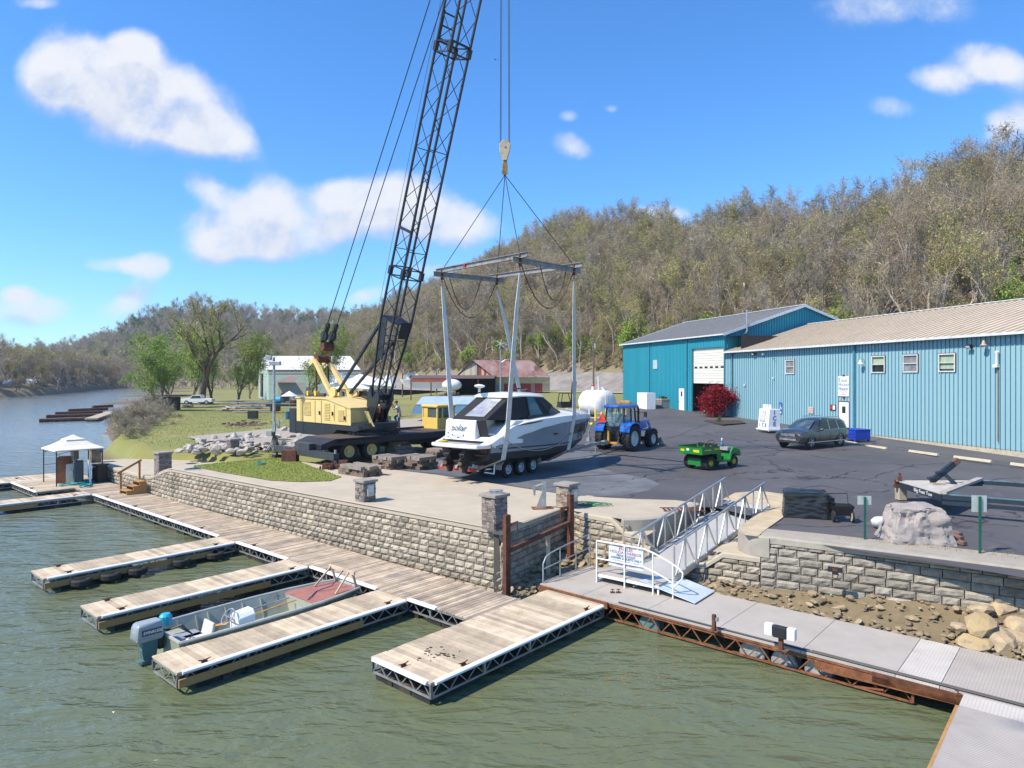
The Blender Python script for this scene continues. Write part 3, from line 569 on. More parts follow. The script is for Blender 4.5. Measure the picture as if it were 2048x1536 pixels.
# ================= DOCKS
def truss(b, p0, p1, z0, z1, pitch=.5, r=.009, chord=.03, post=1.6):
    L = (Ve(p1)-Ve(p0)).length; e = (Ve(p1)-Ve(p0)).normalized(); n = max(1, round(L/pitch))
    for z in (z0, z1): b.beam(Ve(p0)+Ve((0,0,z)), Ve(p1)+Ve((0,0,z)), chord, chord*1.3)
    for i in range(n):
        a = Ve(p0)+e*(L*i/n); c = Ve(p0)+e*(L*(i+1)/n); mm = (a+c)/2
        b.beam(a+Ve((0,0,z0)), mm+Ve((0,0,z1)), r*2); b.beam(mm+Ve((0,0,z1)), c+Ve((0,0,z0)), r*2)
    k = max(1, round(L/post))
    for i in range(k+1):
        a = Ve(p0)+e*(L*i/k); b.beam(a+Ve((0,0,z0)), a+Ve((0,0,z1)), .05, .05)
def wood_dock(label, t0, t1, n0, n1, along, z=.47, bump_sides='', fl=None, board=None, mt=wood, cleats=(), name='wooden_dock', group=None, ends='', seed=0, tires=0):
    """along = 't' or 'n': the way the dock runs; planks lie across it. Local x = t, y = n."""
    rnd = random.Random(seed); o = T(t0, n0); root = thing(name, label, 'dock', (o.x, o.y, 0), UH, group); lx, ly = t1-t0, n1-n0
    b = MB(); s = 0; Lg = lx if along == 't' else ly; Wd = ly if along == 't' else lx
    while s < Lg-.02:
        w = min(.138, Lg-s); j = rnd.uniform(-.012, .012); dz = rnd.uniform(-.003, .003)
        c = (s+w/2, Wd/2+j, z-.018+dz) if along == 't' else (Wd/2+j, s+w/2, z-.018+dz)
        d = (w-.013, Wd-.01, .036) if along == 't' else (Wd-.01, w-.013, .036)
        b.box(c, d); s += w
    b.build('deck_planks', mt, root)
    f = MB(); zb, zt = z-.33, z-.07
    for a, c in (((.03,.03),(lx-.03,.03)), ((.03,ly-.03),(lx-.03,ly-.03)), ((.03,.03),(.03,ly-.03)), ((lx-.03,.03),(lx-.03,ly-.03))):
        truss(f, (*a,0), (*c,0), zb+.02, zt)
    f.build('truss_frame', galv, root)
    sides = {'r': ((lx+.0,.1), (lx+.0,ly-.1)), 'l': ((0,.1), (0,ly-.1)), 'f': ((.1,0), (lx-.1,0)), 'b': ((.1,ly), (lx-.1,ly))}
    for sd_ in bump_sides:
        a, c = sides[sd_]; n = Ve({'r':(1,0,0), 'l':(-1,0,0), 'f':(0,-1,0), 'b':(0,1,0)}[sd_]); q = MB(); a = Ve((*a,0)); c = Ve((*c,0)); secs = []
        for p in (a, c): secs.append([p-n*.05+Ve((0,0,z+.012)), p+n*.02+Ve((0,0,z+.02)), p+n*.055+Ve((0,0,z-.005)), p+n*.06+Ve((0,0,z-.04)), p+n*.02+Ve((0,0,z-.062)), p-n*.05+Ve((0,0,z-.062))])
        q.loft(secs).build('white_bumper', white, root, fix=True)
    for fx, fy, fw, fh in (fl or []):
        q = MB(); k = max(1, round(max(fw, fh)/.62))
        for i in range(k):
            if fw > fh: cx, cy, w_, h_ = fx-fw/2+fw*(i+.5)/k, fy, fw/k-.03, fh
            else: cx, cy, w_, h_ = fx, fy-fh/2+fh*(i+.5)/k, fw, fh/k-.03
            q.loft([[Ve((cx+a*w_/2*m_, cy+c*h_/2*m_, zz)) for a, c in ((-1,-1),(1,-1),(1,1),(-1,1))] for zz, m_ in ((-.3,.92), (.0,.98), (.135,1), (.14,1.0))])
        q.build('float', float_b, root, bevel=.015)
    if board:
        sd_, a0, a1, zc = board; X = lx+.045 if sd_ == 'r' else 0
        MB().box((X, (a0+a1)/2, zc), (.045, a1-a0, .17)).build('fender_board', pine, root, bevel=.004)
    for i in range(tires):
        X = lx+.13; yy = [.95, 1.75, 2.55, 3.9, 5.05][i % 5]
        tb = MB(); tb.lathe([(.12,-.09),(.25,-.1),(.29,-.06),(.29,.06),(.25,.1),(.12,.09)], (X, yy, z-.28+.0), 14, 'z'); tb.build('fender_tyre', rubber, root)
    for cx, cy in cleats:
        q = MB(); q.box((cx, cy, z+.02), (.04, .12, .03)); q.pipe([(cx, cy-.13, z+.075), (cx, cy-.05, z+.055), (cx, cy+.05, z+.055), (cx, cy+.13, z+.075)], [.009,.015,.015,.009], 6); q.build('cleat', rust, root)
    return root
g_ = 'wooden finger docks off the walkway'
W_ = 1.27
wood_dock('long wooden walkway dock running beside the block wall', -41.5, -11.55, 11.77, 13.72, 't', bump_sides='', mt=wood2, seed=3, name='wooden_walkway',
          fl=[(t_, .45, 1.7, .8) for t_ in (3.9, 7.0, 9.6, 12.6, 15.6, 19.5, 22.3, 24.4, 27.0, 29.0)], cleats=[(x_, .12) for x_ in (4.5, 8.1, 11.7, 14.9, 19, 23.6)])
for a, c, lb in ((-38.62,-24.9,'far'), (-23.5,-20.05,'middle'), (-18.7,-15.35,'jon boat'), (-14.0,-12.9,'nearest')):
    o_ = T(a, 11.77); e_ = T(c, 11.77); b = MB(); L_ = c-a
    b.loft([[Ve((x_, -.0, .482)), Ve((x_, -.06, .47)), Ve((x_, -.065, .43)), Ve((x_, -.02, .405)), Ve((x_, .05, .405)), Ve((x_, .05, .485))] for x_ in (0, L_)])
    q = b.build('edge_bumper', white); q.location = (o_.x, o_.y, .008); q.rotation_euler.z = UH
    prop(q, {'far': 'longest white edge bumper of the walkway, on the open stretch by the far finger dock', 'middle': 'white edge bumper of the walkway between the two far fingers', 'jon boat': 'white edge bumper of the walkway at the bow of the green jon boat', 'nearest': 'short white edge bumper of the walkway beside the nearest slip'}[lb], 'bumper')
wood_dock('wooden finger dock with tyre fenders hung along its side, farthest of the three full fingers', -23.5-W_, -23.5, 5.85, 11.75, 'n', bump_sides='r', fl=[(W_/2,1.6,1.15,2.3), (W_/2,4.9,1.15,1.9)], board=('r',.02,5.0,.25), cleats=((W_-.1,.7),(W_-.1,5.2),(.12,.7)), group=g_, seed=4, tires=5)
wood_dock('wooden finger dock between the tyre hung finger and the jon boat', -18.75-W_, -18.75, 5.8, 11.75, 'n', bump_sides='r', fl=[(W_/2,1.5,1.15,2.2), (W_/2,4.9,1.15,1.8)], board=('r',.02,4.6,.25), cleats=((W_-.1,.6),(W_-.1,5.4),(.12,.6)), group=g_, seed=5)
wood_dock('wooden finger dock on the near side of the moored jon boat', -13.98-W_, -13.98, 5.75, 11.75, 'n', bump_sides='r', fl=[(W_/2,1.5,1.15,2.2), (W_/2,5.1,1.15,1.5)], board=('r',.02,4.5,.25), cleats=((W_-.1,.6),(W_-.1,5.4)), group=g_, seed=6)
wood_dock('wide pale wooden end dock reaching the grey dock, clumps of dirt on its planks', -11.7, -9.8, 8.8, 14.85, 'n', bump_sides='rf', fl=[(.95,.75,1.75,1.4), (1.0,2.9,1.6,1.1), (1.0,5.2,1.6,1.3)], cleats=((1.78,1.0),(1.78,5.4),(.9,.15)), seed=8)
wood_dock('far wooden finger dock reaching the left edge of the picture', -38.7-W_, -38.7, 4.4, 11.75, 'n', bump_sides='r', fl=[(W_/2,5.4,1.15,3.0), (W_/2,1.5,1.15,2)], board=('r',.02,5.0,.25), cleats=((W_-.1,6.6),), group=g_, seed=9)
wood_dock('wooden fuel dock platform under the canopy', -46.6, -41.52, 10.07, 13.72, 't', bump_sides='f', mt=wood, fl=[(1.2,.7,1.7,.9), (3.8,.7,1.7,.9)], cleats=((3.6,.12),), seed=10, name='fuel_dock')
wood_dock('farthest wooden finger dock, behind the fuel dock corner', -49.0, -46.65, 4.0, 13.7, 'n', bump_sides='r', fl=[(W_/2,5.4,1.15,3.0),(W_/2,8,1,2)], cleats=((1.2,6.6),), group=g_, seed=11)
wd = MB(); rnd = random.Random(5)
for i in range(26):
    x_, y_ = rnd.gauss(0,.22), rnd.gauss(0,.17); r1 = rnd.uniform(.012,.035); wd.ell((x_,y_,.474), (r1*1.5,r1,.012), 6, 4)
o = wd.build('dirt_clumps', mat('dark_dirt', (.03,.022,.015), .95)); o.location = T(-10.8,9.75); prop(o, 'dark clumps of dirt on the pale end dock', 'dirt', kind='stuff')
# ---- grey floating dock
gdk = mat('grey_deck_panel', (.40,.365,.315), .75, var=.07, vs=1.2, bump=.1, bs=60, dirt=(.30,.235,.17), ds=.9, dt=.62)
def rib_mat(name, col, ang):
    m = mat(name, col, .7, var=.08, vs=1, dirt=(.33,.28,.23), ds=1, dt=.6); nt = m.node_tree; N = nt.nodes; L = nt.links
    tc = N.new('ShaderNodeTexCoord'); mp = N.new('ShaderNodeMapping'); mp.inputs['Rotation'].default_value = (0,0,ang); L.new(tc.outputs['Object'], mp.inputs[0])
    w = N.new('ShaderNodeTexWave'); w.inputs['Scale'].default_value = 5.5; L.new(mp.outputs[0], w.inputs[0]); b = N.new('ShaderNodeBump'); b.inputs['Strength'].default_value = .5; b.inputs['Distance'].default_value = .01
    L.new(w.outputs[0], b.inputs['Height']); L.new(b.outputs[0], N['Principled BSDF'].inputs['Normal']); return m
ribd = rib_mat('ribbed_deck', (.40,.36,.31), 0); ribd2 = rib_mat('ribbed_deck_side', (.39,.355,.315), math.pi/2)
ribd3 = rib_mat('pale_ribbed_strip', (.53,.49,.43), 0)
zd = .52
def grey_dock(label, t0, t1, n0, n1, seams, mt, along, name='grey_dock'):
    o = T(t0, n0); root = thing(name, label, 'dock', (o.x,o.y,0), UH); lx, ly = t1-t0, n1-n0; s = [0]+seams+[lx if along == 't' else ly]
    for i, (a, c) in enumerate(zip(s[:-1], s[1:])):
        b = MB()
        if along == 't': b.box(((a+c)/2, ly/2, zd-.025), (c-a-.012, ly, .05))
        else: b.box((lx/2, (a+c)/2, zd-.025), (lx, c-a-.012, .05))
        b.build('deck_panel', mt[i] if isinstance(mt, list) else mt, root)
    return root
gd = grey_dock('long grey floating dock with a rusty steel frame along the block wall', -12.1, 3.2, 15.02, 17.5, [1.5,3.4,5.3,7.2,9.0,9.75,11.6,13.4], [gdk,gdk,gdk,gdk,gdk,ribd3,ribd,ribd,ribd], 't')
b = MB()
truss(b, (0,.04,0), (9.3,.04,0), .06, .38, .55, .012, .03, 99); truss(b, (0,2.42,0), (15.3,2.42,0), .06, .38, .6, .012, .03, 99)
b.beam((0,.03,.44), (15.3,.03,.44), .04, .05); b.beam((7.5,-.02,.30), (10.3,-.02,.36), .05, .16); b.beam((0,-.02,.40), (2.3,-.02,.40), .05, .17)
b.build('steel_frame', orust, gd)
MB().beam((8.6,-.015,.38), (13.4,-.015,.38), .06, .20).build('side_channel', rust, gd)
b = MB(); b.pipe([(2.6,.03,zd+.03),(5,.02,zd+.035),(8,.03,zd+.03),(11,.03,zd+.035),(15.2,.05,zd+.03)], .018, 6); b.pipe([(7.4,.1,zd+.03),(11,.1,zd+.03),(15.2,.12,zd+.03)], .016, 6); b.build('power_cable', black, gd)
b = MB(); 
for x_ in (4.1, 6.2, 6.95, 7.7):
    pass
drum = mat('float_barrel', (.42,.44,.42), .45, .2, var=.2, vs=4, dirt=(.20,.18,.13), ds=3); drum2 = mat('teal_barrel', (.12,.22,.21), .5, var=.2, dirt=(.08,.08,.06), ds=3)
for x_, m_ in ((3.4,drum2), (6.05,drum), (6.78,drum), (7.5,drum)):
    MB().lathe([(.26,-.45),(.29,-.42),(.285,-.2),(.295,-.19),(.285,-.17),(.285,.17),(.295,.18),(.285,.2),(.29,.42),(.26,.45)], (x_,.62,.08), 20, 'y').build('float_barrel', m_, gd, smooth=True)
b = MB(); b.box((6.8,.1,-.02), (2.4,.05,.16)); b.build('float_channel', orust, gd); b = MB(); b.beam((8.1,.1,.02), (8.8,-.0,.16), .03); b.build('brace', orust, gd); b = MB(); b.beam((12.7,.1,.05), (13.3,.1,.42), .03); b.beam((12.7,.1,.05), (12.2,.1,.42), .03); b.build('brace', orust, gd)
gd2 = grey_dock('ribbed grey dock in the near right corner of the picture', -1.95, 3.2, 2, 15.0, [6.0, 12.4], [ribd2, ribd2, ribd3], 'n')
MB().box((-.03,6.2,.44), (.05,12.4,.14)).build('edge_board', pine, gd2)
MB().box((.02,6.4,.3), (.05,12.6,.14)).build('steel_frame', rust, gd2)
for k_ in range(5): MB().lathe([(.26,-.45),(.29,-.42),(.29,.42),(.26,.45)], (.8+k_*.9,10.5,.06), 16, 'y').build('float_barrel', drum, gd2, smooth=True)
# bumper post and cleats on the grey dock
def onT(px, py, z): return G(px, py, z)
p_ = G(1428,1262,zd); r_ = thing('rusty_bracket', 'rusty upright bracket with a small lamp on the grey dock edge', 'bracket', p_, UH)
MB().box((0,0,.18), (.07,.09,.40)).build('upright', rust, r_); MB().box((.06,.02,.28), (.06,.08,.09)).build('lamp', galv, r_); MB().box((0,0,.01), (.22,.16,.02)).build('foot', orust, r_)
p_ = G(1562,1300,zd); r_ = thing('bumper_post', 'dock bumper post with a black and white pad across its top', 'bumper post', p_, UH)
MB().box((0,0,.16), (.09,.08,.34)).build('post', rust, r_); MB().box((0,0,.01), (.3,.16,.02)).build('foot', orust, r_)
b = MB(); b.box((0,-.04,.40), (.28,.14,.24)); b.build('black_pad', black, r_, bevel=.01)
for x_ in (-.24,.24): MB().box((x_,-.04,.41), (.17,.15,.25)).build('white_block', wpaint, r_, bevel=.015)
for px, py, lb in ((1225,1186,'pair of small cleats near the end of the grey dock'), (1916,1392,'single dark cleat near the grey dock corner')):
    p_ = G(px, py, zd); b = MB(); b.box((0,0,.02), (.12,.06,.04)); b.tube((0,0,.03), (0,0,.1), .012, 6); b.tube((-.05,0,.1), (.05,0,.1), .012, 6)
    if 'pair' in lb: b.box((.16,0,.02), (.12,.06,.04)); b.tube((.16,0,.03), (.16,0,.1), .012, 6); b.tube((.11,0,.1), (.21,0,.1), .012, 6)
    o = b.build('dock_cleat', rust); o.location = p_; prop(o, lb, 'cleat')
# grey dock end rail
r_ = thing('dock_end_rail', 'grey pipe hand rail across the end of the grey dock', 'railing', T(-12.05,15.1,zd), UH)
b = MB(); hts = [.78,.86,.92,.98]; ys_ = [0,.8,1.6,2.35]
b.pipe([(0,0,0),(0,0,.55),(0,.12,.72),(0,.3,.79),(0,.8,.86),(0,1.6,.94),(0,2.35,1.0)], .022, 8)
for y_, h_ in zip(ys_[1:], (.86,.94,1.0)): b.tube((0,y_,0), (0,y_,h_), .02, 8)
b.pipe([(0,0,.4),(0,.8,.46),(0,1.6,.52),(0,2.35,.58)], .018, 8); b.pipe([(0,0,.04),(0,2.35,.04)], .018, 8)
b.build('rail_pipes', galv, r_, smooth=True)
# landing, ramp plate, sign rail
la, lb_ = Ve((2.46,19.43,0)), Ve((3.85,18.33,0)); ex = (lb_-la).normalized(); ey = Ve((-ex.y, ex.x, 0)); hd = math.atan2(ex.y, ex.x)
r_ = thing('boarding_landing', 'raised grey landing at the foot of the gangway with a pale blue ramp plate', 'landing', (la.x,la.y,zd), hd)
Lh = .27
MB().box((.95,.85,Lh-.02), (1.95,1.7,.04)).build('landing_deck', gdk, r_)
b = MB()
for q in (((-.02,0),(1.9,0)), ((-.02,0),(-.02,1.7)), ((1.9,0),(1.9,1.7))): b.beam((*q[0],Lh-.07), (*q[1],Lh-.07), .05, .07)
b.beam((.02,.05,.03), (.02,.9,.03), .04); b.beam((1.1,.1,.05), (1.15,.7,.05), .03)
for x_ in (0,1.9):
    for y_ in (.02,1.6): b.box((x_,y_,Lh/2-.03), (.05,.05,Lh-.06))
b.build('landing_frame', wpaint, r_)
plate = mat('blue_white_plate', (.55,.63,.68), .35, .2, var=.06, vs=2)
e0 = G(1390,1210,zd)-Ve((la.x,la.y,0)); e1 = G(1430,1185,zd)-Ve((la.x,la.y,0)); Q = Matrix.Rotation(-hd, 3, 'Z'); e0 = Q @ e0; e1 = Q @ e1
b = MB(); b.prism([(1.35,-.02,Lh+.012), (e0.x,e0.y,.03), (e1.x,e1.y,.03), (1.75,1.15,Lh+.012)], (0,0,.02)); b.build('ramp_plate', plate, r_)
r2 = thing('sign_railing', 'white curved pipe railing on the landing that carries the private dock sign', 'railing', (la.x,la.y-.0,zd), hd)
b = MB(); X = [0,.9,1.77,2.35]
def zt(x): return 1.19 if x < 1.5 else 1.19-.28*((x-1.5)/.85)**1.3
b.pipe([(x_,-.04,zt(x_)) for x_ in (0,.5,1,1.5,1.8,2.1,2.35,2.5)]+[(2.62,-.02,.72),(2.6,-.02,.56),(2.4,-.04,.34),(2.35,-.04,.3)], .024, 8)
b.pipe([(x_,-.04,zt(x_)-.5) for x_ in (0,.5,1,1.5,1.8,2.1,2.35)], .02, 8)
for x_ in X: b.tube((x_,-.04,0), (x_,-.04,zt(x_)), .024, 8)
b.build('rail_pipes', wpaint, r2, smooth=True)
sg = thing('private_dock_sign', 'pale blue private dock sign hung on the white railing of the landing', 'sign', (la.x,la.y,zd), hd)
bl = mat('sign_pale_blue', (.50,.60,.68), .4, var=.06, vs=6, col2=(.62,.68,.72))
MB().box((.92,-.005,.84), (1.08,.014,.56)).build('sign_board', bl, sg)
pr = mat('sign_plum', (.35,.06,.12), .5); nv = mat('sign_navy', (.02,.025,.06), .5); pk = mat('sign_faded_plum', (.42,.26,.36), .5)
for s_, z_, sz, m_, sx in (('ENGLES',1.065,.115,pr,1.1), ('HOLIDAY HARBOR',.965,.115,pr,1.0), ('PRIVATE DOCK',.875,.085,nv,1.0), ('OWNERS & GUESTS ONLY',.80,.085,nv,.95), ('CHILDREN UNDER 12 MUST',.715,.07,pk,.98), ('WEAR LIFE VESTS',.62,.08,pk,1)):
    text('sign_lettering', s_, sz, frame((.92,-.0135,z_), (1,0,0), (0,0,1)), m_, sg, .0015, sx=sx, shear=.25 if m_ is nv else 0, bold=.002)
# ---- gangway
gb = Ve((3.98,19.25,zd+Lh+.02)); gt = Ve((8.25,23.45,2.03)); gv = gt-gb; gl = Ve((gv.x,gv.y,0)).length; gh = math.atan2(gv.y, gv.x); rise = gv.z/gl
gw = thing('gangway', 'aluminium truss railed gangway sloping from the lot down to the grey dock', 'gangway', gb, gh)
zz = lambda x: x*rise
b = MB(); b.prism([(0,-.68,0),(0,.68,0),(0,.68,-.05),(0,-.68,-.05)], (gl,0,gv.z)); b.build('walking_deck', mat('gangway_deck', (.40,.40,.385), .7, .1, var=.08, vs=1, bump=.1), gw)
for sd_ in (-1, 1):
    y_ = .72*sd_; b = MB(); b.beam((0,y_,-.04), (gl,y_,gv.z-.04), .05, .17); k = 5; bay = gl/k
    b.beam((.05,y_,.92+zz(.05)), (gl-.35,y_,.92+zz(gl-.35)), .045, .045)
    for i in range(k):
        x0 = i*bay; xm = x0+bay*.5; x1 = x0+bay
        b.beam((x0+.03,y_,zz(x0)), (x0+.03,y_,.9+zz(x0)), .04) if i == 0 else None
        b.beam((xm,y_,.9+zz(xm)), (x0+.1,y_,zz(x0)), .038); b.beam((xm+.03,y_,.9+zz(xm)), (x1-.05,y_,zz(x1)), .038); b.beam((xm+.02,y_,zz(xm)), (xm+.02,y_,.9+zz(xm)), .038)
        if i < k-1: b.beam((x1,y_,zz(x1)), (x1,y_,.9+zz(x1)), .038)
    b.build('side_truss', alum, gw)
MB().box((1.5,-.5,-.45), (.1,.1,1.1)).build('support_post', galv, gw)
# ================= SHORE BANKS AND ROCKS
mud = mat('shore_mud', (.21,.155,.085), .9, var=.2, vs=3, bump=.8, bs=15, dirt=(.13,.10,.05), ds=2, col2=(.15,.125,.07))
def bank(name, top, bot, mt=mud, n=6, rows=8, rough=.05):
    A = catmull(top, n); B = catmull(bot, n); secs = []
    for r in range(rows+1):
        t = r/rows; row = []
        for a, b in zip(A, B):
            p = a.lerp(b, t); row.append(Ve((p.x, p.y, p.z+rough*noise.noise(Ve((p.x*2.2, p.y*2.2, 0)))*2)))
        secs.append(row)
    return prop(MB().loft(secs, closed=False, cap=False).build(name, mt, smooth=2), kind='structure')
bank('shore_bank', [(6.6,19.2,.55),(8.4,18.1,.7),(9.96,17.1,.85),(11.8,15.9,1.0),(14.5,13.6,1.2),(18,9,1.3)], [(3.9,18.6,.12),(6.2,16.9,.1),(8.2,14.9,.1),(10.0,13.2,.12),(11.6,11.6,.1),(13.5,8.5,0)])
bank('shore_mud', [(-.2,19.9,.3),(1.0,22.2,.7),(2.1,23.0,.95),(3.5,21.5,.75),(4.6,20.5,.7),(6.0,19.7,.6),(7,19,.6)], [(-.1,18.9,-.25),(.5,19.6,-.1),(1.5,20.2,.0),(2.4,19.9,.0),(3.3,19.2,.0),(3.9,18.6,.0),(5,17.6,.0)])
bank('wall_toe', [tuple(T(-13,14.75))[:2]+(.15,), tuple(T(-18,14.5))[:2]+(.18,), tuple(T(-23,14.2))[:2]+(.12,)], [tuple(T(-12.5,13.9))[:2]+(-.15,), tuple(T(-18,13.6))[:2]+(-.1,), tuple(T(-23,13.6))[:2]+(-.1,)])
def rock_mesh(seed, flat=.7, ang=1.0):
    import bmesh
    bm = bmesh.new(); bmesh.ops.create_icosphere(bm, subdivisions=2, radius=1); rnd = random.Random(seed)
    for k in range(9):
        n = Ve((rnd.gauss(0,1), rnd.gauss(0,1), rnd.gauss(0,1))).normalized(); d = rnd.uniform(.5, .82)
        for v in bm.verts:
            q = v.co.dot(n)-d
            if q > 0: v.co -= n*q*.92
    for v in bm.verts: v.co *= 1+.10*noise.noise(v.co*1.7+Ve((seed,0,0))); v.co.z *= flat
    me = bpy.data.meshes.new('rock'); bm.to_mesh(me); bm.free(); return me
def rockmat(name, a, b, d): return mat(name, a, .9, var=.2, vs=1.2, col2=b, bump=.8, bs=5, dirt=d, ds=1.5, dt=.57)
rk_grey = rockmat('riprap_stone', (.42,.39,.34), (.30,.27,.23), (.20,.17,.14)); rk_tan = rockmat('tan_boulder', (.45,.34,.20), (.30,.24,.17), (.17,.13,.09)); rk_y = rockmat('ochre_boulder', (.40,.29,.13), (.30,.24,.16), (.17,.13,.08))
rk_s = rockmat('shore_stone', (.33,.26,.165), (.21,.17,.115), (.12,.095,.06))
def meshes(mt, n, flat=.7, s0=0):
    out = []
    for i in range(n): m = rock_mesh(s0+i, flat); m.materials.append(mt); out.append(m)
    return out
def put_rock(name, me, loc, sc, rnd, label, cat, group, mt=None):
    o = bpy.data.objects.new(name, me); C.objects.link(o); o.location = loc; o.rotation_euler = (rnd.uniform(-.4,.4), rnd.uniform(-.4,.4), rnd.uniform(0,6.28)); o.scale = (sc*rnd.uniform(.8,1.35), sc*rnd.uniform(.75,1.1), sc*rnd.uniform(.6,1.0))
    return prop(o, label, cat, group)
rnd = random.Random(11); GM = meshes(rk_grey, 7)
for i in range(230):        # heap behind the pad, left of the crane
    px = rnd.uniform(345, 640); py = rnd.uniform(873, 903) if px < 560 else rnd.uniform(862, 892)
    if px < 430 and py < 903-(px-345)*.35: continue
    zz = 1.9+.35*sm(-20,-14,0); p = G(px, py, 2.05); sc = rnd.uniform(.15,.42)
    put_rock('riprap_rock', GM[i % 7], (p.x, p.y, 1.95+rnd.uniform(-.05,.3)), sc, rnd, 'pale grey rock in the riprap heap between the pad and the grass bank', 'rock', 'riprap behind the pad')
TM = meshes(rk_tan, 4, .6, 30)
for i, (px, py, s_) in enumerate(((300,908,.9),(275,912,.7),(330,903,.8),(352,900,.9),(385,899,.7),(372,894,.6),(405,897,.6),(420,903,.5),(288,903,.6),(318,899,.6))):
    p = G(px, py, .9 if px < 330 else 1.5); put_rock('tan_rock', TM[i % 4], (p.x, p.y+.5, p.z-.15), s_*.75, rnd, 'low flat tan rock along the water edge behind the pad', 'rock', 'tan rocks at the water edge')
YM = meshes(rk_y, 2, .75, 50)+meshes(rk_tan, 3, .75, 60); ymats = ['ochre', 'ochre', 'tan', 'tan', 'tan']
bl_ = [(1990,1290,.62,2,'big tan boulder in the middle of the boulder pile'),(1958,1262,.5,0,'ochre stained boulder at the left of the boulder pile'),(1945,1292,.42,1,'rust stained boulder at the lower left of the pile'),(2035,1290,.5,3,'tan boulder at the lower right of the pile by the dock'),(2000,1235,.55,4,'upper tan boulder lying against the block wall'),
       (2040,1260,.5,2,'tan boulder behind the middle of the pile at the picture edge'),(1958,1238,.38,3,'small pale boulder touching the block wall base'),(2046,1222,.5,0,'highest ochre boulder near the wall cap'),(1935,1280,.3,4,'smallest boulder at the left tip of the pile'),(2085,1290,.6,2,'boulder just past the right edge'),(1915,1262,.22,3,'small stone left of the boulder pile')]
for px, py, s_, k, lb in bl_:
    p = G(px, py, .75 if py < 1270 else .5); put_rock('boulder', YM[k], (p.x, p.y, p.z+(.1 if py > 1240 else .2)), s_*.78, rnd, lb, 'boulder', 'boulders at the end of the block wall')
# small shore stones: too many to count
SM = [rock_mesh(80+i, .6) for i in range(4)]; sv = [[v.co.copy() for v in m.vertices] for m in SM]; sf = [[tuple(p.vertices) for p in m.polygons] for m in SM]
def scatter(name, label, n, fn, smin, smax, mt, seed):
    r = random.Random(seed); b = MB()
    for i in range(n):
        q = fn(r)
        if q is None: continue
        k = r.randrange(4); sc = smin+(smax-smin)*r.random()**2; M_ = Matrix.Rotation(r.uniform(0,6.28),3,'Z') @ Matrix.Rotation(r.uniform(-.6,.6),3,'X') @ Matrix.Diagonal((sc*r.uniform(.8,1.5), sc, sc*r.uniform(.6,1)))
        b.add([M_ @ v+q for v in sv[k]], sf[k])
    return prop(b.build(name, mt), label, 'stones', kind='stuff')
rk_si = mat('small_shore_stone', (.34,.265,.16), .9, var=.2, vs=4, bump=.5, island=.4)
def f1(r):
    t = r.random(); s_ = r.random()**.8; a = Ve((4.4+t*10.2,0,0)); top = Ve((6.6,19.2,.6)).lerp(Ve((14.5,13.6,1.2)), t); bot = Ve((3.9,18.6,.1)).lerp(Ve((11.6,11.6,.12)), t)
    if s_ > .55 and r.random() < .7: return None
    return bot.lerp(top, s_)+Ve((0,0,.02))
scatter('shore_stones', 'loose tan stones on the mud between the grey dock and the block wall', 1500, f1, .03, .12, rk_si, 3)
def f2(r):
    t = r.random(); A = [Ve(p) for p in ((-.2,19.9,.3),(1.0,22.2,.7),(2.1,23.0,.95),(3.5,21.5,.75),(4.6,20.5,.7),(7,19,.6))]; B = [Ve(p) for p in ((-.1,18.9,-.2),(.5,19.6,-.1),(1.5,20.2,.0),(2.4,19.9,.0),(3.3,19.2,.0),(5,17.6,.0))]
    k = t*5; i = min(4, int(k)); u = k-i; return A[i].lerp(A[i+1], u).lerp(B[i].lerp(B[i+1], u), r.random())+Ve((0,0,.03))
scatter('corner_stones', 'broken stones heaped in the corner below the rusty post frame', 900, f2, .06, .2, rk_si, 4)
def f3(r):
    t = r.uniform(-24,-13); return T(t, 13.6+r.random()*.9*sm(-24,-16,t)+.2)+Ve((0,0,r.uniform(-.02,.12)))
scatter('toe_stones', 'small stones at the foot of the long block wall', 260, f3, .04, .12, rk_si, 5)
blades('bank_grass', [(-18,43),(-23,43.2),(-30,52.5),(-36,66),(-44,76),(-50,86),(-58,105),(-30,110),(-12,90),(-9,60),(-13,44)], 45000, .10, lg2, lambda x, y: hh(x, y), 9, .02)
lf = leaf('fallen_leaf', (.30,.16,.04), (.42,.28,.10), 0)
r = random.Random(77); b = MB()
for i in range(420):
    k = r.random()
    c_ = G(r.gauss(1330,60), r.gauss(1325,22), 0) if k < .4 else G(r.gauss(1560,170), r.gauss(1330,24)+(0), 0) if k < .75 else G(r.gauss(1220,140), r.gauss(1370,60), 0)
    a = r.uniform(0,6.28); s_ = r.uniform(.012,.035); u = Ve((math.cos(a),math.sin(a),0))*s_; v = Ve((-u.y,u.x,0))*.6
    b.add([c_+u+Ve((0,0,.006)), c_+v+Ve((0,0,.006)), c_-u+Ve((0,0,.006)), c_-v+Ve((0,0,.006))], [(0,1,2,3)])
prop(b.build('floating_leaves', lf), 'brown leaves drifting on the green water near the docks', 'leaves', kind='stuff')
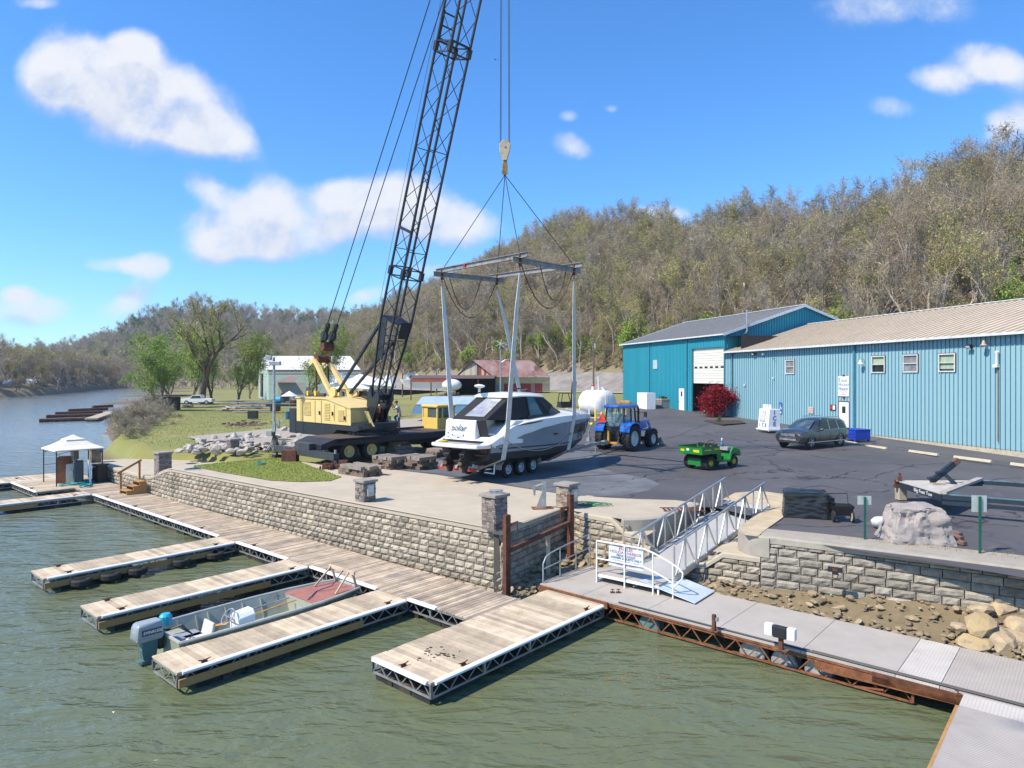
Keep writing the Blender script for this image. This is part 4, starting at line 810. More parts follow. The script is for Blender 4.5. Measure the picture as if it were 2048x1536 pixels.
# ================= METAL BUILDINGS
def siding(name, col, dcol):
    m = mat(name, col, .5, .0, var=.08, vs=.5, col2=dcol, stretch=(1,1,.25), spec=.4, dirt=tuple(a*.8 for a in col), ds=2.5, dt=.66); return m
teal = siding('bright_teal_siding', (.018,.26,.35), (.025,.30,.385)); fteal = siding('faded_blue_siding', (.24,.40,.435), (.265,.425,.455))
teald = mat('teal_trim_and_rib_shade', (.02,.20,.27), .5); fteald = mat('faded_teal_trim_and_rib_shade', (.05,.22,.32), .5)  # trim colours, also laid on the wall rib sides as painted shade
roof_t = mat('tan_metal_roof', (.60,.51,.385), .55, .1, var=.1, vs=.6, dirt=(.44,.37,.28), ds=1); roof_g = mat('grey_metal_roof', (.33,.325,.315), .55, .1, var=.14, vs=.6, dirt=(.32,.30,.28), ds=1)
gut = mat('white_gutter', (.66,.68,.70), .4); blockb = mat('foundation_block', (.52,.46,.34), .9, var=.15, bump=.3)
def ribbed(b, L, z0f, z1f, pitch=.305, off=0, rib=.055, y=0, x0=0, skip=()):
    """ribbed metal sheet in the local xz plane, facing -y; skip = list of (xa, xb, za, zb) openings"""
    xs_ = set([x0, L]); 
    x = x0
    while x < L: 
        for d in (0, .02, .05, .07): 
            if x+d < L: xs_.add(x+d)
        x += pitch
    for a, c, *_ in skip: xs_.add(a); xs_.add(c)
    xs_ = sorted(xs_)
    def yo(x):
        r = (x-x0) % pitch
        return y-(0 if r > .07 or r < 1e-4 else rib*(1 if .0199 <= r <= .0501 else 0))
    for a, c in zip(xs_[:-1], xs_[1:]):
        if c-a < 1e-5: continue
        m = (a+c)/2; cuts = sorted((za, zb) for xa, xb, za, zb in skip if xa-1e-6 <= m <= xb+1e-6); z = None; spans = []; lo = None
        segs = []; cur = 'b'
        for za, zb in cuts:
            segs.append((cur, za)); cur = zb
        segs.append((cur, 't'))
        for s, e in segs:
            za, zc = (z0f(a), z0f(c)) if s == 'b' else (s, s); zb, zd_ = (z1f(a), z1f(c)) if e == 't' else (e, e)
            if zb-za < .01 and zd_-zc < .01: continue
            b.add([(a,yo(a),za),(c,yo(c),zc),(c,yo(c),zd_),(a,yo(a),zb)], [(0,1,2,3)], int(abs(yo(a)-yo(c)) > .01))  # rib sides take the darker second material, painting in the rib shade
def metal_roof(b, x0, x1, y0, z0, y1, z1, pitch=.6, rib=.07):
    x = x0; vs = []; xs_ = []
    while x < x1:
        for d, h in ((0,0),(.025,rib),(.06,rib),(.085,0)):
            if x+d < x1: xs_.append((x+d, h))
        x += pitch
    xs_.append((x1, 0))
    for (a, ha), (c, hc) in zip(xs_[:-1], xs_[1:]): b.add([(a,y0,z0+ha),(c,y0,z0+hc),(c,y1,z1+hc),(a,y1,z1+ha)], [(0,1,2,3)], int(ha != hc))  # sloping rib sides use the darker slot so the ribs look shaded
# long building: local x runs from the near right end to the far left end, +y goes into the building
BR = Ve((28.2,37.1,0)); BL = Ve((21.1,66.7,0)); bd = (BL-BR).normalized(); EXT = 12
bo = BR-bd*EXT; LB = (BL-BR).length+EXT; bh_ = math.atan2(bd.y, bd.x)
lbld = thing('metal_building', 'long low building with faded blue ribbed siding and a tan metal roof', 'building', (bo.x,bo.y,0), bh_)
# facing: local -y must look towards the lot -> mirror: lot lies on the left of travel
inv = 1
def bx_at(px, X0=bo, d=bd):       # distance along the wall where a photo column meets it
    k = (px-CX)/F; return (k*X0.y-X0.x)/(d.x-k*d.y)
def bz_at(px, py, X0=bo, d=bd):
    s = bx_at(px, X0, d); Y = X0.y+d.y*s; return CZ-(py-HY)/F*Y
ZS, ZE = 2.33, 8.9
class Flip(MB):          # wall faces +y locally (towards the lot)
    def add(s, vs, fs, m=None): return MB.add(s, [(v[0], -v[1], v[2]) for v in vs], [f[::-1] for f in fs], m)
wins = [(1712,1735,712,746), (1564,1590,711,744), (1576+0,1590,720,747)]
def rect(x0, x1, y0, y1, X0=bo, d=bd):
    a, c = sorted((bx_at(x0, X0, d), bx_at(x1, X0, d))); return a, c, bz_at((x0+x1)/2, y1, X0, d), bz_at((x0+x1)/2, y0, X0, d)
W4 = [rect(1572,1590,719.5,748), rect(1744,1771,712,746), rect(1807,1837,709,745), rect(1878,1912,707,744)]
DR = rect(1678,1700,803,867); DR = (DR[0], DR[1], ZS, DR[3])
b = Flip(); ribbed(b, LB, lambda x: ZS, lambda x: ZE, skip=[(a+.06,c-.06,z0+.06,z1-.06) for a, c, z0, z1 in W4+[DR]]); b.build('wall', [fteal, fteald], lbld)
b = Flip(); ribbed(b, 9.6*2, lambda x: ZS, lambda x: ZE+2.96*(1-abs(x-9.6)/9.6), y=0); o = b.build('end_wall', fteal, lbld); o.location = (0,0,0); o.rotation_euler.z = -math.pi/2; 
b = Flip(); ribbed(b, LB, lambda x: ZS, lambda x: ZE); o = b.build('rear_wall', fteal, lbld); o.location = (0,-19.2,0)
b = Flip(); b.box((LB/2,.12,ZS-.25), (LB,.2,.56)); b.build('foundation', blockb, lbld)
b = Flip(); metal_roof(b, -.4, LB+.02, -.35, ZE+.0, 9.6, ZE+2.96); metal_roof(b, -.4, LB+.02, 9.6, ZE+2.96, 19.6, ZE-.1); b.build('roof', [roof_t, mat('rib_shade_tan', (.38,.31,.225), .7)], lbld)  # darker tan on rib sides is shade painted into the roof
b = Flip(); b.box((LB/2-.2,-.42,ZE-.04), (LB+.4,.14,.15)); b.beam((-.42,-.35,ZE-.03), (-.42,9.6,ZE+2.95), .05, .2); b.beam((-.42,19.5,ZE-.03), (-.42,9.6,ZE+2.95), .05, .2); b.box((LB/2,9.6,ZE+3.0), (LB+.3,.4,.05)); b.build('gutter', gut, lbld)
wfr = mat('window_frame_white', (.62,.63,.62), .5); scr = mat('window_screen', (.13,.13,.13), .4, var=.4, vs=2.5, col2=(.27,.28,.27)); blind = mat('roller_blind', (.36,.44,.30), .7); dkin = mat('dark_interior', (.02,.02,.02), .9)
def window(root, r, kind, F_=Flip, yo=0):
    a, c, z0, z1 = r; b = F_(); w = .075; rd = mat('brown_trim', (.12,.06,.05), .6)
    for q in (((a+c)/2,-.045+yo,z0+w/2,c-a,w), ((a+c)/2,-.045+yo,z1-w/2,c-a,w), ((a+c)/2,-.045+yo,(z0+z1)/2,c-a-2*w,.05)): b.box((q[0],q[1],q[2]), (q[3],.07,q[4]))
    for x_ in (a+w/2, c-w/2): b.box((x_,-.045+yo,(z0+z1)/2), (w,.069,z1-z0-2*w))
    f = b.build('window', wfr, root)
    b = F_(); zm = (z0+z1)/2
    b.poly([(a+w,yo,z0+w),(c-w,yo,z0+w),(c-w,yo,zm),(a+w,yo,zm)]); b.poly([(a+w,yo,zm),(c-w,yo,zm),(c-w,yo,z1-w),(a+w,yo,z1-w)])
    if kind == 'screen': b.build('screen', scr, f)
    else:
        b = F_(); b.poly([(a+w,yo+.03,zm+.02),(c-w,yo+.03,zm+.02),(c-w,yo+.03,z1-w),(a+w,yo+.03,z1-w)]); 
        if kind == 'half': b.poly([(a+w,yo+.03,z0+w+.12),(c-w,yo+.03,z0+w+.12),(c-w,yo+.03,zm-.06),(a+w,yo+.03,zm-.06)])
        b.build('blind', blind, f); b = F_(); b.poly([(a+w,yo+.06,z0+w),(c-w,yo+.06,z0+w),(c-w,yo+.06,z1-w),(a+w,yo+.06,z1-w)]); b.build('pane', dkglass, f)
    b = F_()
    b.box(((a+c)/2,-.05+yo,z1+.02), (c-a+.06,.05,.04)); b.box((a-.02,-.05+yo,zm), (.04,.05,z1-z0)); b.build('trim', rd, f)
for r, k in zip(W4, ('screen','blind','screen','half')): window(lbld, r, k)
a, c, z0, z1 = DR; b = Flip(); b.box(((a+c)/2,-.03,(z0+z1)/2), (c-a-.12,.05,z1-z0-.08)); d_ = b.build('door', wpaint, lbld)
b = Flip(); b.box(((a+c)/2,-.058,z1-.62), (.36,.01,.5)); b.build('door_window', dkglass, d_)
b = Flip(); b.box((a+.02,-.03,(z0+z1)/2), (.06,.09,z1-z0)); b.box((c-.02,-.03,(z0+z1)/2), (.06,.09,z1-z0)); b.box(((a+c)/2,-.03,z1), (c-a,.09,.06)); b.build('door_frame', mat('brown_trim',(.12,.06,.05)), d_)
b = Flip(); b.box((c-.14,-.075,z0+1.0), (.05,.05,.12)); b.build('handle', chrome, d_)
for px in (1711, 1466):
    s_ = bx_at(px); b = Flip(); b.box((s_,-.10,(ZS+ZE)/2), (.14 if px > 1500 else .1,.12,ZE-ZS-.06)); b.build('downspout', fteald, lbld)
# wall lamps, bell, vents and signs on the long building
def on_wall(px, py, out=.1, X0=bo, d=bd):
    s = bx_at(px, X0, d); p = X0+d*s; n = Ve((-d.y, d.x, 0)); q = p+n*out; return Ve((q.x, q.y, bz_at(px, py, X0, d)))
def wobj(name, label, cat, px, py, fn, out=.05, X0=bo, d=bd, mats=None):
    b = MB(); fn(b); o = b.build(name, mats or [galv, white, black], smooth=True); o.location = on_wall(px, py, out, X0, d); o.rotation_euler.z = math.atan2(d.y, d.x)+math.pi; return prop(o, label, cat)
# in these local frames -y points out of the wall, x to the right
def bell(b):
    b.lathe([(.02,.16),(.06,.14),(.09,.05),(.12,-.08),(.20,-.14),(.19,-.15)], (0,-.3,0), 14, m=1); b.tube((0,0,.2), (0,-.3,.16), .015, 6, m=0); b.tube((0,0,-.05), (0,-.02,.2), .015, 6, m=0)
wobj('wall_bell', 'white bell shaped lamp on the long building, beside the downspout', 'lamp', 1729, 724, bell)
wobj('wall_bell', 'tan bell shaped lamp high on the long building near the twin flood light', 'lamp', 1977, 686, bell, mats=[galv, mat('tan_lamp',(.45,.36,.25),.5), black])
def flood(b): b.box((0,-.05,.0), (.1,.1,.1), m=0); b.box((0,-.22,-.03), (.34,.16,.2), rx=.5, m=2); b.box((0,-.31,-.06), (.26,.01,.13), rx=.5, m=1)
wobj('flood_light', 'black flood light under the eave right of the bright windows', 'light', 1945, 692, flood)
wobj('flood_light', 'dark flood light under the eave at the far end of the long building', 'light', 1512, 707, flood)
wobj('wall_camera', 'small white camera under the eave of the long building', 'camera', 1530, 708, lambda b: (b.box((0,-.1,0), (.16,.2,.14), m=1), b.tube((0,0,.05),(0,-.05,.05),.02,6,m=0)))
wobj('wall_camera', 'tiny white camera on the blue wall above the ice chest', 'camera', 1549, 756, lambda b: (b.box((0,-.08,0), (.14,.16,.1), m=1),))
wobj('wall_camera', 'tiny white fixture on the blue wall above the red maple', 'camera', 1491, 770, lambda b: (b.box((0,-.06,0), (.12,.12,.18), m=1),))
wobj('plant_bracket', 'black bracket on the blue wall with a curved arm', 'bracket', 1553, 719, lambda b: (b.tube((0,0,.1),(0,-.35,.1),.015,6,m=2), b.tube((0,0,-.2),(0,-.3,.1),.015,6,m=2)))
def vent(b): b.pipe([(0,-.06,-4.6),(0,-.06,-.3)], .035, 8, m=0); b.lathe([(.08,-.35),(.1,-.3),(.09,.35),(.12,.4),(.06,.48)], (0,-.14,.1), 12, m=1); b.box((-.06,-.12,-.28), (.26,.22,.16), m=1)
wobj('vent_pipe', 'white vent hood above a thin brown pipe on the blue wall', 'vent', 1999, 722, vent, mats=[mat('brown_pipe',(.28,.17,.12),.6), white, black])
def sign_plate(name, label, px, py, w, h, fn, col, out=.06):
    t = thing(name, label, 'sign', on_wall(px, py, out), bh_+math.pi); MB().box((0,0,0), (w,.03,h)).build('sign_board', col, t, bevel=.006); fn(t); return t
navy = mat('navy_lettering', (.03,.12,.25), .5); pinkr = mat('faded_red_lettering', (.60,.25,.22), .5)
def hs(t):
    for i, (big, rest) in enumerate((('E','NGLES'), ('H','OLIDAY'), ('H','ARBOR'))):
        z = .46-.32*i; text('sign_lettering', big, .36, frame((-.52,-.02,z), (1,0,0), (0,0,1)), navy, t, .004, bold=.004, align='LEFT'); text('sign_lettering', rest, .24, frame((-.25,-.02,z-.04), (1,0,0), (0,0,1)), navy, t, .004, align='LEFT', sx=.95)
    for s_, z, z2 in (('BOAT STORAGE',-.36,.1), ('SALES',-.48,.1), ('& SERVICE',-.62,.1)): text('sign_lettering', s_, z2, frame((0,-.02,z), (1,0,0), (0,0,1)), pinkr, t, .004)
    MB().box((0,0,.8), (.2,.04,.14)).build('bracket', rust, t); MB().box((0,0,-.84), (.2,.04,.16)).build('bracket', rust, t)
sign_plate('harbor_sign', 'white sign with large blue capitals hung above the office door', 1688.5, 772.5, 1.15, 1.5, hs, wpaint)
def disab(t):
    text('wheelchair_symbol', '&', .3, frame((0,-.02,.2), (1,0,0), (0,0,1)), wpaint, t) if 0 else None
    b = MB(); b.torus((0,-.022,-.02), .11, .018, 16, 5, 'y'); b.ell((-.03,-.022,.28), (.035,.01,.035), 8, 6); b.pipe([(-.03,-.022,.22),(-.02,-.022,.06),(.12,-.022,.04),(.16,-.022,-.1)], .018, 5); b.build('wheelchair_symbol', wpaint, t)
    MB().box((0,-.02,-.38), (.22,.01,.12)).build('white_plate', wpaint, t)
sign_plate('parking_sign', 'blue parking sign with a white wheelchair symbol on the blue wall', 1562.5, 816, .36, 1.0, disab, mat('sign_blue',(.03,.16,.42),.5))
def rl(t):
    for i in range(3): text('sign_lettering', ('NO PARKING','RESERVED','TOW AWAY')[i], .12, frame((0,-.02,.14-.15*i), (1,0,0), (0,0,1)), pinkr, t, .003)
sign_plate('wall_sign', 'faded pinkish sign with red lettering behind the grey car', 1622.5, 820.5, .62, .52, rl, mat('faded_pink',(.62,.50,.47),.6))
def rs(t): MB().box((-.14,-.02,0), (.26,.012,.3)).build('red_panel', red, t); MB().box((.14,-.02,0), (.24,.012,.32)).build('white_panel', wpaint, t)
sign_plate('notice_box', 'small dark framed red and white notice left of the office door', 1667, 815, .62, .42, rs, black)
# tall teal building
TR = Ve((21.05,66.9,0)); TL = Ve((14.6,88.7,0)); td = (TL-TR).normalized(); LT = (TL-TR).length; th_ = math.atan2(td.y, td.x)
tb = thing('metal_building', 'tall bright teal metal building with a big half open roller door', 'building', (TR.x,TR.y,0), th_)
ZT, ZB, RZ, HWD = 10.75, 2.75, 13.8, 9.3
GD = rect(1385,1448,696,825, TR, td); GD = (GD[0], GD[1], ZB, GD[3]); PD = rect(1358,1370,776,820.5, TR, td); PD = (PD[0],PD[1],ZB,PD[3]); VN = rect(1307,1315.5,720,738, TR, td)
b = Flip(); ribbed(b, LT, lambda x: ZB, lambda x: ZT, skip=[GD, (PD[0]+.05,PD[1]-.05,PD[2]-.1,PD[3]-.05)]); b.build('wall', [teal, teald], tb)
def gab(x): return ZT+(RZ-ZT)*(1-abs(x-HWD)/HWD)
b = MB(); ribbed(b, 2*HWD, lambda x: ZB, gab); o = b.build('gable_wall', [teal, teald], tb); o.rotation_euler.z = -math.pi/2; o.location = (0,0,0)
b = Flip(); ribbed(b, 2*HWD, lambda x: ZB, gab); o = b.build('gable_wall', teal, tb); o.rotation_euler.z = -math.pi/2; o.location = (LT,0,0)
b = Flip(); ribbed(b, LT, lambda x: ZB, lambda x: ZT); o = b.build('rear_wall', teal, tb); o.location = (0,-2*HWD,0)
b = Flip(); metal_roof(b, -.3, LT+.3, -.3, ZT-.05, HWD, RZ+.03); metal_roof(b, -.3, LT+.3, HWD, RZ+.03, 2*HWD+.3, ZT-.05); b.build('roof', [roof_g, mat('rib_shade_grey', (.21,.21,.21), .7)], tb)  # darker grey paints the shade on the rib sides
b = Flip()
for x_ in (-.34, LT+.34): b.beam((x_,-.35,ZT-.12), (x_,HWD,RZ-.02), .06, .26); b.beam((x_,2*HWD+.3,ZT-.12), (x_,HWD,RZ-.02), .06, .26)
b.box((LT/2,-.36,ZT-.08), (LT+.7,.12,.14)); b.box((LT/2,HWD,RZ+.09), (LT+.6,.4,.05)); b.build('white_trim', gut, tb)
a, c, z0, z1 = GD; dw = mat('roller_door_white', (.70,.67,.58), .5, var=.04); b = Flip(); zbt = bz_at(1416, 767, TR, td); n = 14
for i in range(n):
    za = zbt+(z1-zbt)*i/n; zb_ = zbt+(z1-zbt)*(i+1)/n; b.box(((a+c)/2,.16,(za+zb_)/2), (c-a,.05,zb_-za-.02))
rd_ = b.build('roller_door', dw, tb)
b = Flip()
for i in range(6): b.box((a+(c-a)*(i+.5)/6,.125,zbt+(z1-zbt)*.46), ((c-a)/6*.55,.02,.17))
b.build('door_window', dkglass, rd_)
b = Flip(); w = .16
b.box((a-w/2,.02,(z0+z1)/2), (w,.12,z1-z0)); b.box((c+w/2,.02,(z0+z1)/2), (w,.12,z1-z0)); b.box(((a+c)/2,.02,z1+.08), (c-a+2*w,.12,.16)); b.build('door_frame', teald, tb)
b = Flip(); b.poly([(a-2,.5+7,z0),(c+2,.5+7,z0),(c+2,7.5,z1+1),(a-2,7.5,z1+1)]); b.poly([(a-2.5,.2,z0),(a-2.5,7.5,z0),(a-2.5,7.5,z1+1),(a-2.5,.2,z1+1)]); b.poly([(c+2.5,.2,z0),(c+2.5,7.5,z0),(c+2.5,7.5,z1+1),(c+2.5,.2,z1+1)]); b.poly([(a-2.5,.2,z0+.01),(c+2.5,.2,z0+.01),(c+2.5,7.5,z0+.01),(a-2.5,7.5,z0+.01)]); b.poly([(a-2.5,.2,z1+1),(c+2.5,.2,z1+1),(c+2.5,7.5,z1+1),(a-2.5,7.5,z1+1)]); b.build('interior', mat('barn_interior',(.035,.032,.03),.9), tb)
for i in range(7):
    b = MB(); b.beam((0,0,0), (-.25+i*.07,-.6+.1*i,2.6+.2*(i%3)), .14, .05); q = b.build('lumber', wood2); s_ = c-.5-.22*i; q.location = TR+td*s_+Ve((td.y,-td.x,0))*1.1+Ve((0,0,ZB+.02)); q.rotation_euler.z = th_
    prop(q, 'long board leaning inside the open roller door', 'board', 'boards leaning inside the roller door')
a, c, z0, z1 = PD; b = Flip(); b.box(((a+c)/2,-.03,(z0+z1)/2), (c-a-.12,.05,z1-z0-.06)); d_ = b.build('door', wpaint, tb); b = Flip(); b.box(((a+c)/2,-.06,z1-.65), (.3,.01,.55)); b.build('door_window', dkglass, d_)
b = Flip(); b.box((c-.12,-.075,z0+1.0), (.06,.06,.14)); b.build('handle', black, d_); b = Flip(); b.box((a+.0,-.03,(z0+z1)/2), (.08,.09,z1-z0)); b.box((c,-.03,(z0+z1)/2), (.08,.09,z1-z0)); b.box(((a+c)/2,-.03,z1), (c-a,.09,.06)); b.build('door_frame', fteald, d_)
a, c, z0, z1 = VN; b = Flip(); b.box(((a+c)/2,-.04,(z0+z1)/2), (c-a,.08,z1-z0)); b.build('wall_vent', mat('pale_vent',(.42,.52,.52),.5), tb)
for px in (1300, 1375):
    s_ = bx_at(px, TR, td); b = Flip(); b.box((s_,-.09,(ZT+ZB)/2), (.12,.12,ZT-ZB-.15)); b.build('downspout', teald, tb)
b = MB(); b.pipe([(2.35,-.35,11.0),(2.35,-.35,13.0)], .09, 10); b.lathe([(.13,0),(.13,.1),(.05,.16)], (2.35,-.35,12.98), 10); b.pipe([(2.35,-.35,11.05),(2.3,-.3,10.85),(2.1,-.05,10.7)], .09, 10)
o = b.build('stove_pipe', galv, tb, smooth=True); o.rotation_euler.z = -math.pi/2
# ================= TREES
bark = mat('bark', (.15,.12,.09), .95, var=.25, vs=4, bump=.6, bs=8); bark2 = mat('pale_bark', (.42,.36,.29), .95, var=.25, vs=3, bump=.5, bs=8)
twig = leaf('bare_twigs', (.30,.225,.145), (.47,.38,.265), .25); twig2 = leaf('grey_twigs', (.25,.205,.16), (.42,.36,.29), .25)
olive = leaf('olive_buds', (.27,.275,.05), (.44,.43,.11), .25); green = leaf('spring_leaves', (.17,.29,.035), (.31,.43,.075), .2); lime = leaf('lime_leaves', (.22,.33,.04), (.34,.42,.09), .15)
redl = leaf('maple_leaves', (.20,.012,.022), (.36,.025,.035), 0); gold = leaf('golden_buds', (.30,.20,.06), (.40,.27,.09), .1); dkg = leaf('shrub_leaves', (.06,.12,.025), (.13,.19,.04), .2)
def grow(seed, h, spread=.55, levels=4, trunk_r=.02, first=.25, nb=(3,4), lean=0, gnarl=.18, up=.35):
    """returns branch polylines [(pts, radii, level)] and the tips"""
    r = random.Random(seed); out = []; tips = []
    def br(p, d, L, rad, lv):
        n = 4 if lv else 7; pts = [p.copy()]; rr = [rad]; q = p.copy(); dd = d.copy()
        for i in range(n):
            dd = (dd+Ve((r.gauss(0,gnarl), r.gauss(0,gnarl), r.gauss(0,gnarl*.5)+up*.12*(lv > 0)))).normalized(); q = q+dd*(L/n); pts.append(q.copy()); rr.append(rad*(1-.62*(i+1)/n))
        out.append((pts, rr, lv))
        if lv >= levels-1: tips.append((pts, lv)); return
        k = r.randint(*nb)+(2 if lv == 0 else 0)
        for i in range(k):
            t = first+(1-first)*(i+r.random())/k if lv == 0 else .25+.75*(i+r.random())/k
            j = min(n-1, int(t*n)); u = t*n-j; b = pts[j].lerp(pts[j+1], u); a = r.uniform(0,6.28); tilt = r.uniform(.5,1.1)*spread/.55*(1.05-.45*t if lv == 0 else 1)
            ax = dd.orthogonal().normalized(); ax = Matrix.Rotation(a,3,dd) @ ax; nd = (Matrix.Rotation(tilt,3,ax) @ (pts[min(j+1,n)]-pts[j]).normalized()); nd.z += up*.5; nd.normalize()
            br(b, nd, L*r.uniform(.45,.7)*(1.1-.3*t), rr[j]*.55, lv+1)
        tips.append((pts[-3:], lv))
    br(Ve((0,0,-.3)), Ve((lean,lean*.3,1)).normalized(), h*.62, h*trunk_r, 0)
    return out, tips
def tree_meshes(name, seed, h, bark_m, kinds, n_leaf, leaf_s, twigs=3000, tw=.05, tl=.9, twm=None, sides=6, spread=.55, jit=.09, minlv=1, tmin=.0012, **k):
    out, tips = grow(seed, h, spread, **k); r = random.Random(seed+7); t = MB(); c = MB()
    for pts, rr, lv in out:
        if lv <= 2: t.pipe(pts, [max(x, h*tmin) for x in rr], sides if lv == 0 else 4, caps=False)
        else: c.pipe(pts, [max(x, h*.0010) for x in rr], 3, caps=False)
    cand = [p for p, lv in tips if lv >= minlv]
    for i in range(twigs):
        p = r.choice(cand); j = r.randrange(len(p)-1); b = p[j].lerp(p[j+1], r.random())
        if i % 2: b = b+Ve((r.gauss(0,h*jit*.6), r.gauss(0,h*jit*.6), r.gauss(0,h*jit*.5)))
        d = Ve((r.gauss(0,1), r.gauss(0,1), r.gauss(.5,.8))).normalized(); L = tl*r.uniform(.4,1.2); w = d.cross(Ve((r.gauss(0,1),r.gauss(0,1),r.gauss(0,1)))).normalized()*tw*.5
        m = b+d*L*.5+Ve((r.gauss(0,1),r.gauss(0,1),r.gauss(0,1)))*L*.08
        c.add([b-w, b+w, m+w*.7, b+d*L, m-w*.7], [(0,1,2,3,4)], 0)
    for i in range(n_leaf):
        p = r.choice(cand); j = r.randrange(len(p)-1); b = p[j].lerp(p[j+1], r.random())+Ve((r.gauss(0,1), r.gauss(0,1), r.gauss(0,.8)))*h*jit*r.uniform(.2,1)
        n = Ve((r.gauss(0,1), r.gauss(0,1), r.gauss(0,1))).normalized(); u = n.orthogonal().normalized()*leaf_s*r.uniform(.5,1.2); v = n.cross(u).normalized()*u.length*.7
        c.add([b-u, b-v, b+u, b+v], [(0,1,2,3)], 1)
    a = t.build(name+'_trunk', bark_m, smooth=2).data; bo_ = c.build(name+'_crown', [twm or twig, kinds]).data
    for o in list(bpy.data.objects):
        if o.data in (a, bo_): bpy.data.objects.remove(o)
    return a, bo_
def place_tree(name, ms, loc, sc, rz, label, group=None, cat='tree'):
    t = thing(name, label, cat, loc, rz, group); t.scale = (sc, sc, sc) if not isinstance(sc, tuple) else sc
    for n, me in zip(('trunk','crown'), ms):
        o = bpy.data.objects.new(n, me); C.objects.link(o); o.parent = t
    return t
V = {}
V['bare0'] = tree_meshes('bare', 1, 18, bark2, olive, 150, .15, 850, .055, 1.5, twm=twig, first=.45, jit=.04, up=.7, spread=.42, trunk_r=.016)
V['bare1'] = tree_meshes('bare', 2, 18, bark2, olive, 250, .15, 850, .055, 1.5, twm=twig2, first=.5, spread=.38, jit=.04, up=.8, trunk_r=.016)
V['bare2'] = tree_meshes('bare', 3, 15, bark2, olive, 120, .15, 1000, .055, 1.4, twm=twig2, first=.35, spread=.5, jit=.04, up=.55, trunk_r=.017)
V['bud0'] = tree_meshes('bud', 4, 16, bark2, olive, 900, .16, 600, .05, 1.2, first=.4, jit=.05, up=.6, spread=.45, trunk_r=.016)
V['bud1'] = tree_meshes('bud', 5, 14, bark2, olive, 1300, .16, 600, .05, 1.2, first=.35, spread=.55, jit=.055, up=.5, trunk_r=.017)
V['green0'] = tree_meshes('green', 6, 11, bark, green, 2600, .20, 600, .05, .9, first=.25, jit=.08)
V['lime0'] = tree_meshes('lime', 8, 9, bark, lime, 2400, .19, 500, .05, .8, first=.2, spread=.6, jit=.08)
V['dark0'] = tree_meshes('dark', 9, 12, bark, dkg, 2600, .24, 900, .06, 1.0, twm=twig2, first=.2, jit=.09)
V['gold'] = tree_meshes('gold', 51, 14, bark, leaf('gold_olive', (.28,.25,.07), (.42,.37,.13), .2), 2600, .2, 900, .06, 1.1, first=.2, spread=.6, jit=.08)
V['brush'] = tree_meshes('brush', 10, 4, bark, olive, 260, .09, 900, .03, .7, twm=twig, first=.05, spread=.7, nb=(4,5), jit=.08)
LBL = {'bare0':'leafless tan-grey tree on the wooded hillside', 'bare1':'dark upright leafless tree on the wooded hillside', 'bare2':'broad leafless grey tree on the wooded hillside', 'bud0':'tree with olive buds on the wooded hillside', 'bud1':'spreading tree covered in yellowish olive buds on the wooded hillside',
       'green0':'tree in bright green spring leaf on the wooded hillside', 'lime0':'small lime green tree on the wooded hillside', 'dark0':'dark green tree on the wooded hillside', 'brush':'leafless brown bush at the foot of the hillside'}
def hill_pts(name, n, seed, t0=0.02, t1=1.0, mind=3.2, s0=0, s1=1):
    secs = HILLS[name]; r = random.Random(seed); out = []; R_ = len(secs)-1; K = len(secs[0])-1; cell = {}
    tries = 0
    while len(out) < n and tries < n*12:
        tries += 1; a = r.uniform(t0, t1)*R_; b = r.uniform(s0, s1)*K; i, j = min(R_-1, int(a)), min(K-1, int(b)); u, v = a-i, b-j
        p = secs[i][j].lerp(secs[i+1][j], u).lerp(secs[i][j+1].lerp(secs[i+1][j+1], u), v)
        key = (int(p.x/mind), int(p.y/mind))
        if any((key[0]+dx, key[1]+dy) in cell and (cell[(key[0]+dx, key[1]+dy)]-p).length < mind for dx in (-1,0,1) for dy in (-1,0,1)): continue
        cell[key] = p; out.append((p, a/R_))
    return out
def in_view(p, h=14, m=.06):
    if p.y < 3: return False
    x = p.x/p.y; return -.76-m < x < .76+m and (CZ-p.z-h)/p.y < .58
MIX = ['bare0']*5+['bare1']*4+['bare2']*5+['bud0']*6+['bud1']*5+['green0']*1+['lime0']*1
MIXR = ['bare0']*5+['bare1']*6+['bare2']*5+['bud0']*5+['bud1']*4+['green0']
pts = [q for q in hill_pts('hill_slope', 2600, 5) if in_view(q[0])]
pts.sort(key=lambda q: q[0].length)
r = random.Random(3); rest = {}
ground_edge = [G(1242,760,0)]
for i, (p, t) in enumerate(pts):
    k = r.choice(MIX if t < .8 else MIXR); clump = noise.noise(Ve((p.x*.03, p.y*.03, 7)))
    if clump > .28 and t < .85: k = r.choice(['bud1','bud0','bud1','lime0','green0'])
    elif clump < -.25: k = r.choice(['bare0','bare2','bare1'])
    sc = r.uniform(.6,1.1)*(.85 if t < .12 else 1.0 if t < .85 else 1.2)
    if i < 290: place_tree('hillside_tree', V[k], p+Ve((0,0,-.2)), (sc*.9,sc*.9,sc*r.uniform(.9,1.25)), r.uniform(0,6.28), LBL[k], 'trees on the wooded hillside')
    else: rest.setdefault(k, []).append((p, sc, r.uniform(0,6.28)))
